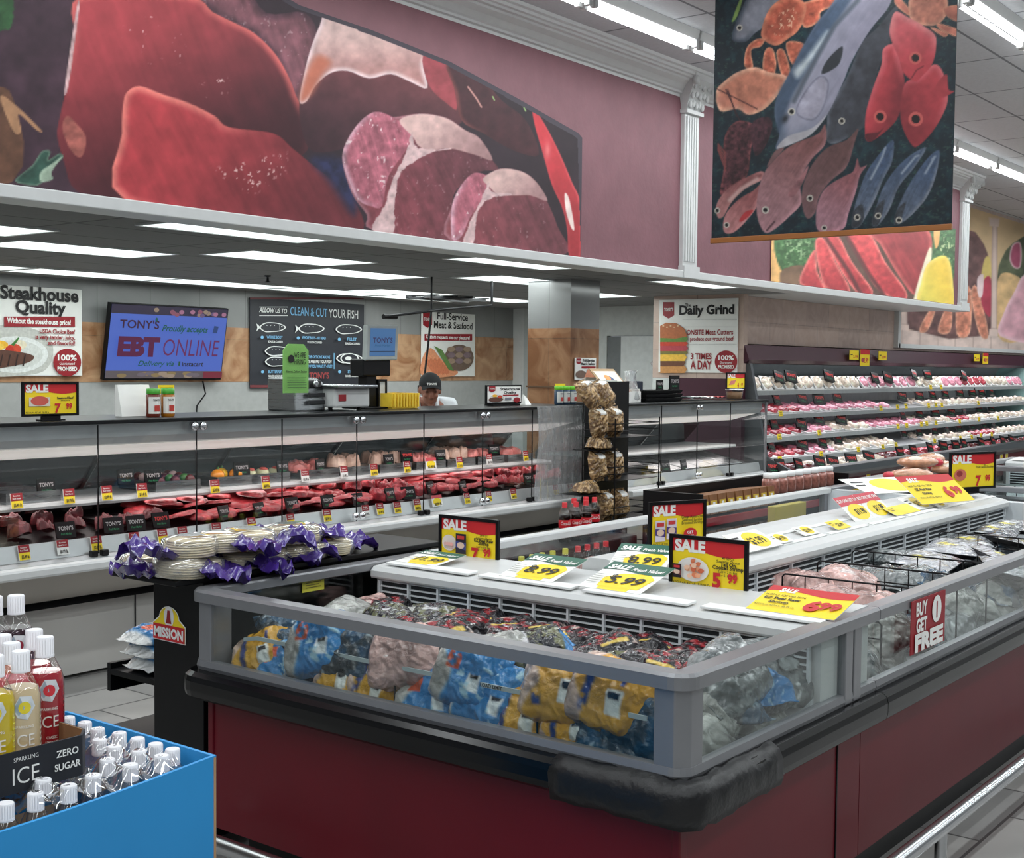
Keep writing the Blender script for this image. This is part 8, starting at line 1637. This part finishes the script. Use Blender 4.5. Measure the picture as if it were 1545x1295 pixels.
for k, px in enumerate((872, 886, 900, 914)): P = onY(px, 830, 4.15); dup(COKE, (P[0], 4.15, .351), label='%s red-capped cola bottle from the left on the lower step' % nth(k+1), group='cola bottles on the lower step')
GRB = bottle('green_soda_bottle', .24, .036, flat((70, 160, 90), .15, coat=.5, var=.05), flat((206, 200, 60), .4), fill=.8, shape='cola')
for k, px in enumerate((787, 803, 818, 834, 853)):
    P = onY(px, 828, 4.15); lab = '%s green soda bottle from the left on the lower step' % nth(k+1)
    if k == 0: GRB.location = (float(P[0]), 4.15, .351); GRB['label'] = lab; GRB['group'] = 'green soda bottles'
    else: dup(GRB, (P[0], 4.15, .351), label=lab, group='green soda bottles')
# ---- rack of brown cartons and jars
t = thing('carton_rack', 'dark shelf rack of brown cartons beyond the left rail of the island', 'rack', (8.3, 4.3, 0))
b = MB(BLACK); b.box(7.2, 9.5, 4.45, 4.5, 0, .80); obj('rear_panel', b, t, world=True)
for z in (.10, .38, .62): b = MB(BLACK); b.box(7.2, 9.5, 4.06, 4.449, z, z+.015); s_ = obj('shelf', b, t, world=True); b = MB(flat((150, 30, 44), .4)); b.box(7.2, 9.5, 4.045, 4.059, z-.03, z+.02); obj('red_price_rail', b, s_, world=True)
for x in (7.2, 9.48): b = MB(BLACK); b.box(x-.02, x, 4.06, 4.5, 0, .80); obj('end_panel', b, t, world=True)
b = MB(flat((130, 86, 50), .6, var=.1)); b.box(0, .10, -.12, .16, 0, .13); b.use(flat((206, 176, 60))); b.box(.01, .09, -.123, -.12, .02, .09); b.use(PAPER); b.box(.035, .065, -.124, -.123, .03, .08); cb = make_mesh(b)
for si, z in enumerate((.636, .396)):
    for k in range(9): o = bpy.data.objects.new('carton', cb); COL.objects.link(o); o.location = (7.26+.118*k, 4.22, z); o.rotation_euler = (-.12, 0, 0); tag(o, '%s brown carton from the left on the %s shelf of the dark rack' % (nth(k+1), ('high', 'low')[si]), 'carton', 'brown cartons on the dark rack')
def pjar():
    t = thing('jar', '', 'jar'); b = MB(flat((168, 112, 100), .15, coat=.8, var=.35, scale=40)); b.lathe([(.058, 0), (.066, .008), (.066, .085), (.062, .10), (.05, .112)], (0, 0, 0), 20); obj('body', b, t)
    b = MB(flat((236, 238, 238), .4)); b.lathe([(.055, .112), (.056, .113), (.056, .14), (.05, .144)], (0, 0, 0), 20); obj('lid', b, t); return t
J0 = pjar()
for k in range(8):
    lab = '%s white-lidded jar of pink meat from the left on the dark rack' % nth(k+1); loc = (8.42+.134*k, 4.2, .707); 
    if k == 0: J0.location = loc; J0['label'] = lab; J0['group'] = 'white-lidded jars'
    else: dup(J0, loc, label=lab, group='white-lidded jars')
b = MB(DARK); b.box(8.36, 9.46, 4.1, 4.4, .636, .705); tag(obj('jar_riser', b, None, world=True), 'dark riser board under the white-lidded jars', 'riser')
for k, (px, py) in enumerate(((1298, 730), (1370, 728))):
    P = onY(px, py, 4.4); b = MB(YEL); x = float(P[0]); b.lathe([(.16, 0), (.17, .02), (.17, .50), (.13, .56), (.05, .58), (.05, .62), (.055, .625), (.055, .66)], (0, 0, 0), 16); b.box(-.12, .12, -.04, .04, .58, .64); tag(obj('yellow_drum', b, None, loc=(x, 4.4, 0), bev=0), ('left', 'right')[k]+' yellow drum in front of the wall cooler', 'drum', 'yellow drums')
b = MB(flat((196, 176, 70), .5)); a, d = onY(1170, 765, 3.9), onY(1216, 795, 3.9); b.box(a[0], d[0], 3.9, 3.96, .02, a[2]); tag(obj('yellow_board', b, None, world=True, bev=.006), 'yellow board standing on the floor behind the left island glass', 'board')
# stand of bagged loaves beyond the far end freezer
t = thing('display_stand', 'black stand of bagged meat beyond the far end of the freezers', 'stand', (8.9, 3.35, 0))
b = MB(BLACK); b.box(8.35, 9.6, 3.05, 3.5, 0, .82); obj('cabinet', b, t, world=True, bev=.006); b = MB(flat((150, 152, 152))); b.box(8.3, 9.65, 3.0, 3.55, .821, .86); obj('top_board', b, t, world=True, bev=.004)
b = MB(flat((206, 150, 116), .25, coat=.5, var=.25, scale=18, bump=.4)); b.sphere((0, 0, .06), .20, .12, .065, 18, 10); b.use(flat((206, 50, 66), .3)); b.sphere((.2, 0, .05), .05, .06, .045, 10, 8); b.use(flat((236, 226, 210), .3)); b.sphere((-.05, -.04, .085), .09, .06, .04, 12, 8); mb_ = make_mesh(b)
for k, (x, y, z, rz) in enumerate(((8.5, 3.2, .862, 2.4), (8.85, 3.3, .862, .3), (9.2, 3.2, .862, -.2), (9.45, 3.35, .862, 2.9), (8.75, 3.25, .932, -.6), (9.15, 3.3, .932, .5))): o = bpy.data.objects.new('bagged_meat', mb_); COL.objects.link(o); o.location = (x, y, z); o.scale = (.8, .8, .62); o.rotation_euler = (0, 0, rz); tag(o, '%s bag of pale meat from the left on the far black stand%s' % (nth(k % 4+1), ', upper layer' if z > .9 else ''), 'bag', 'bags on the far black stand')
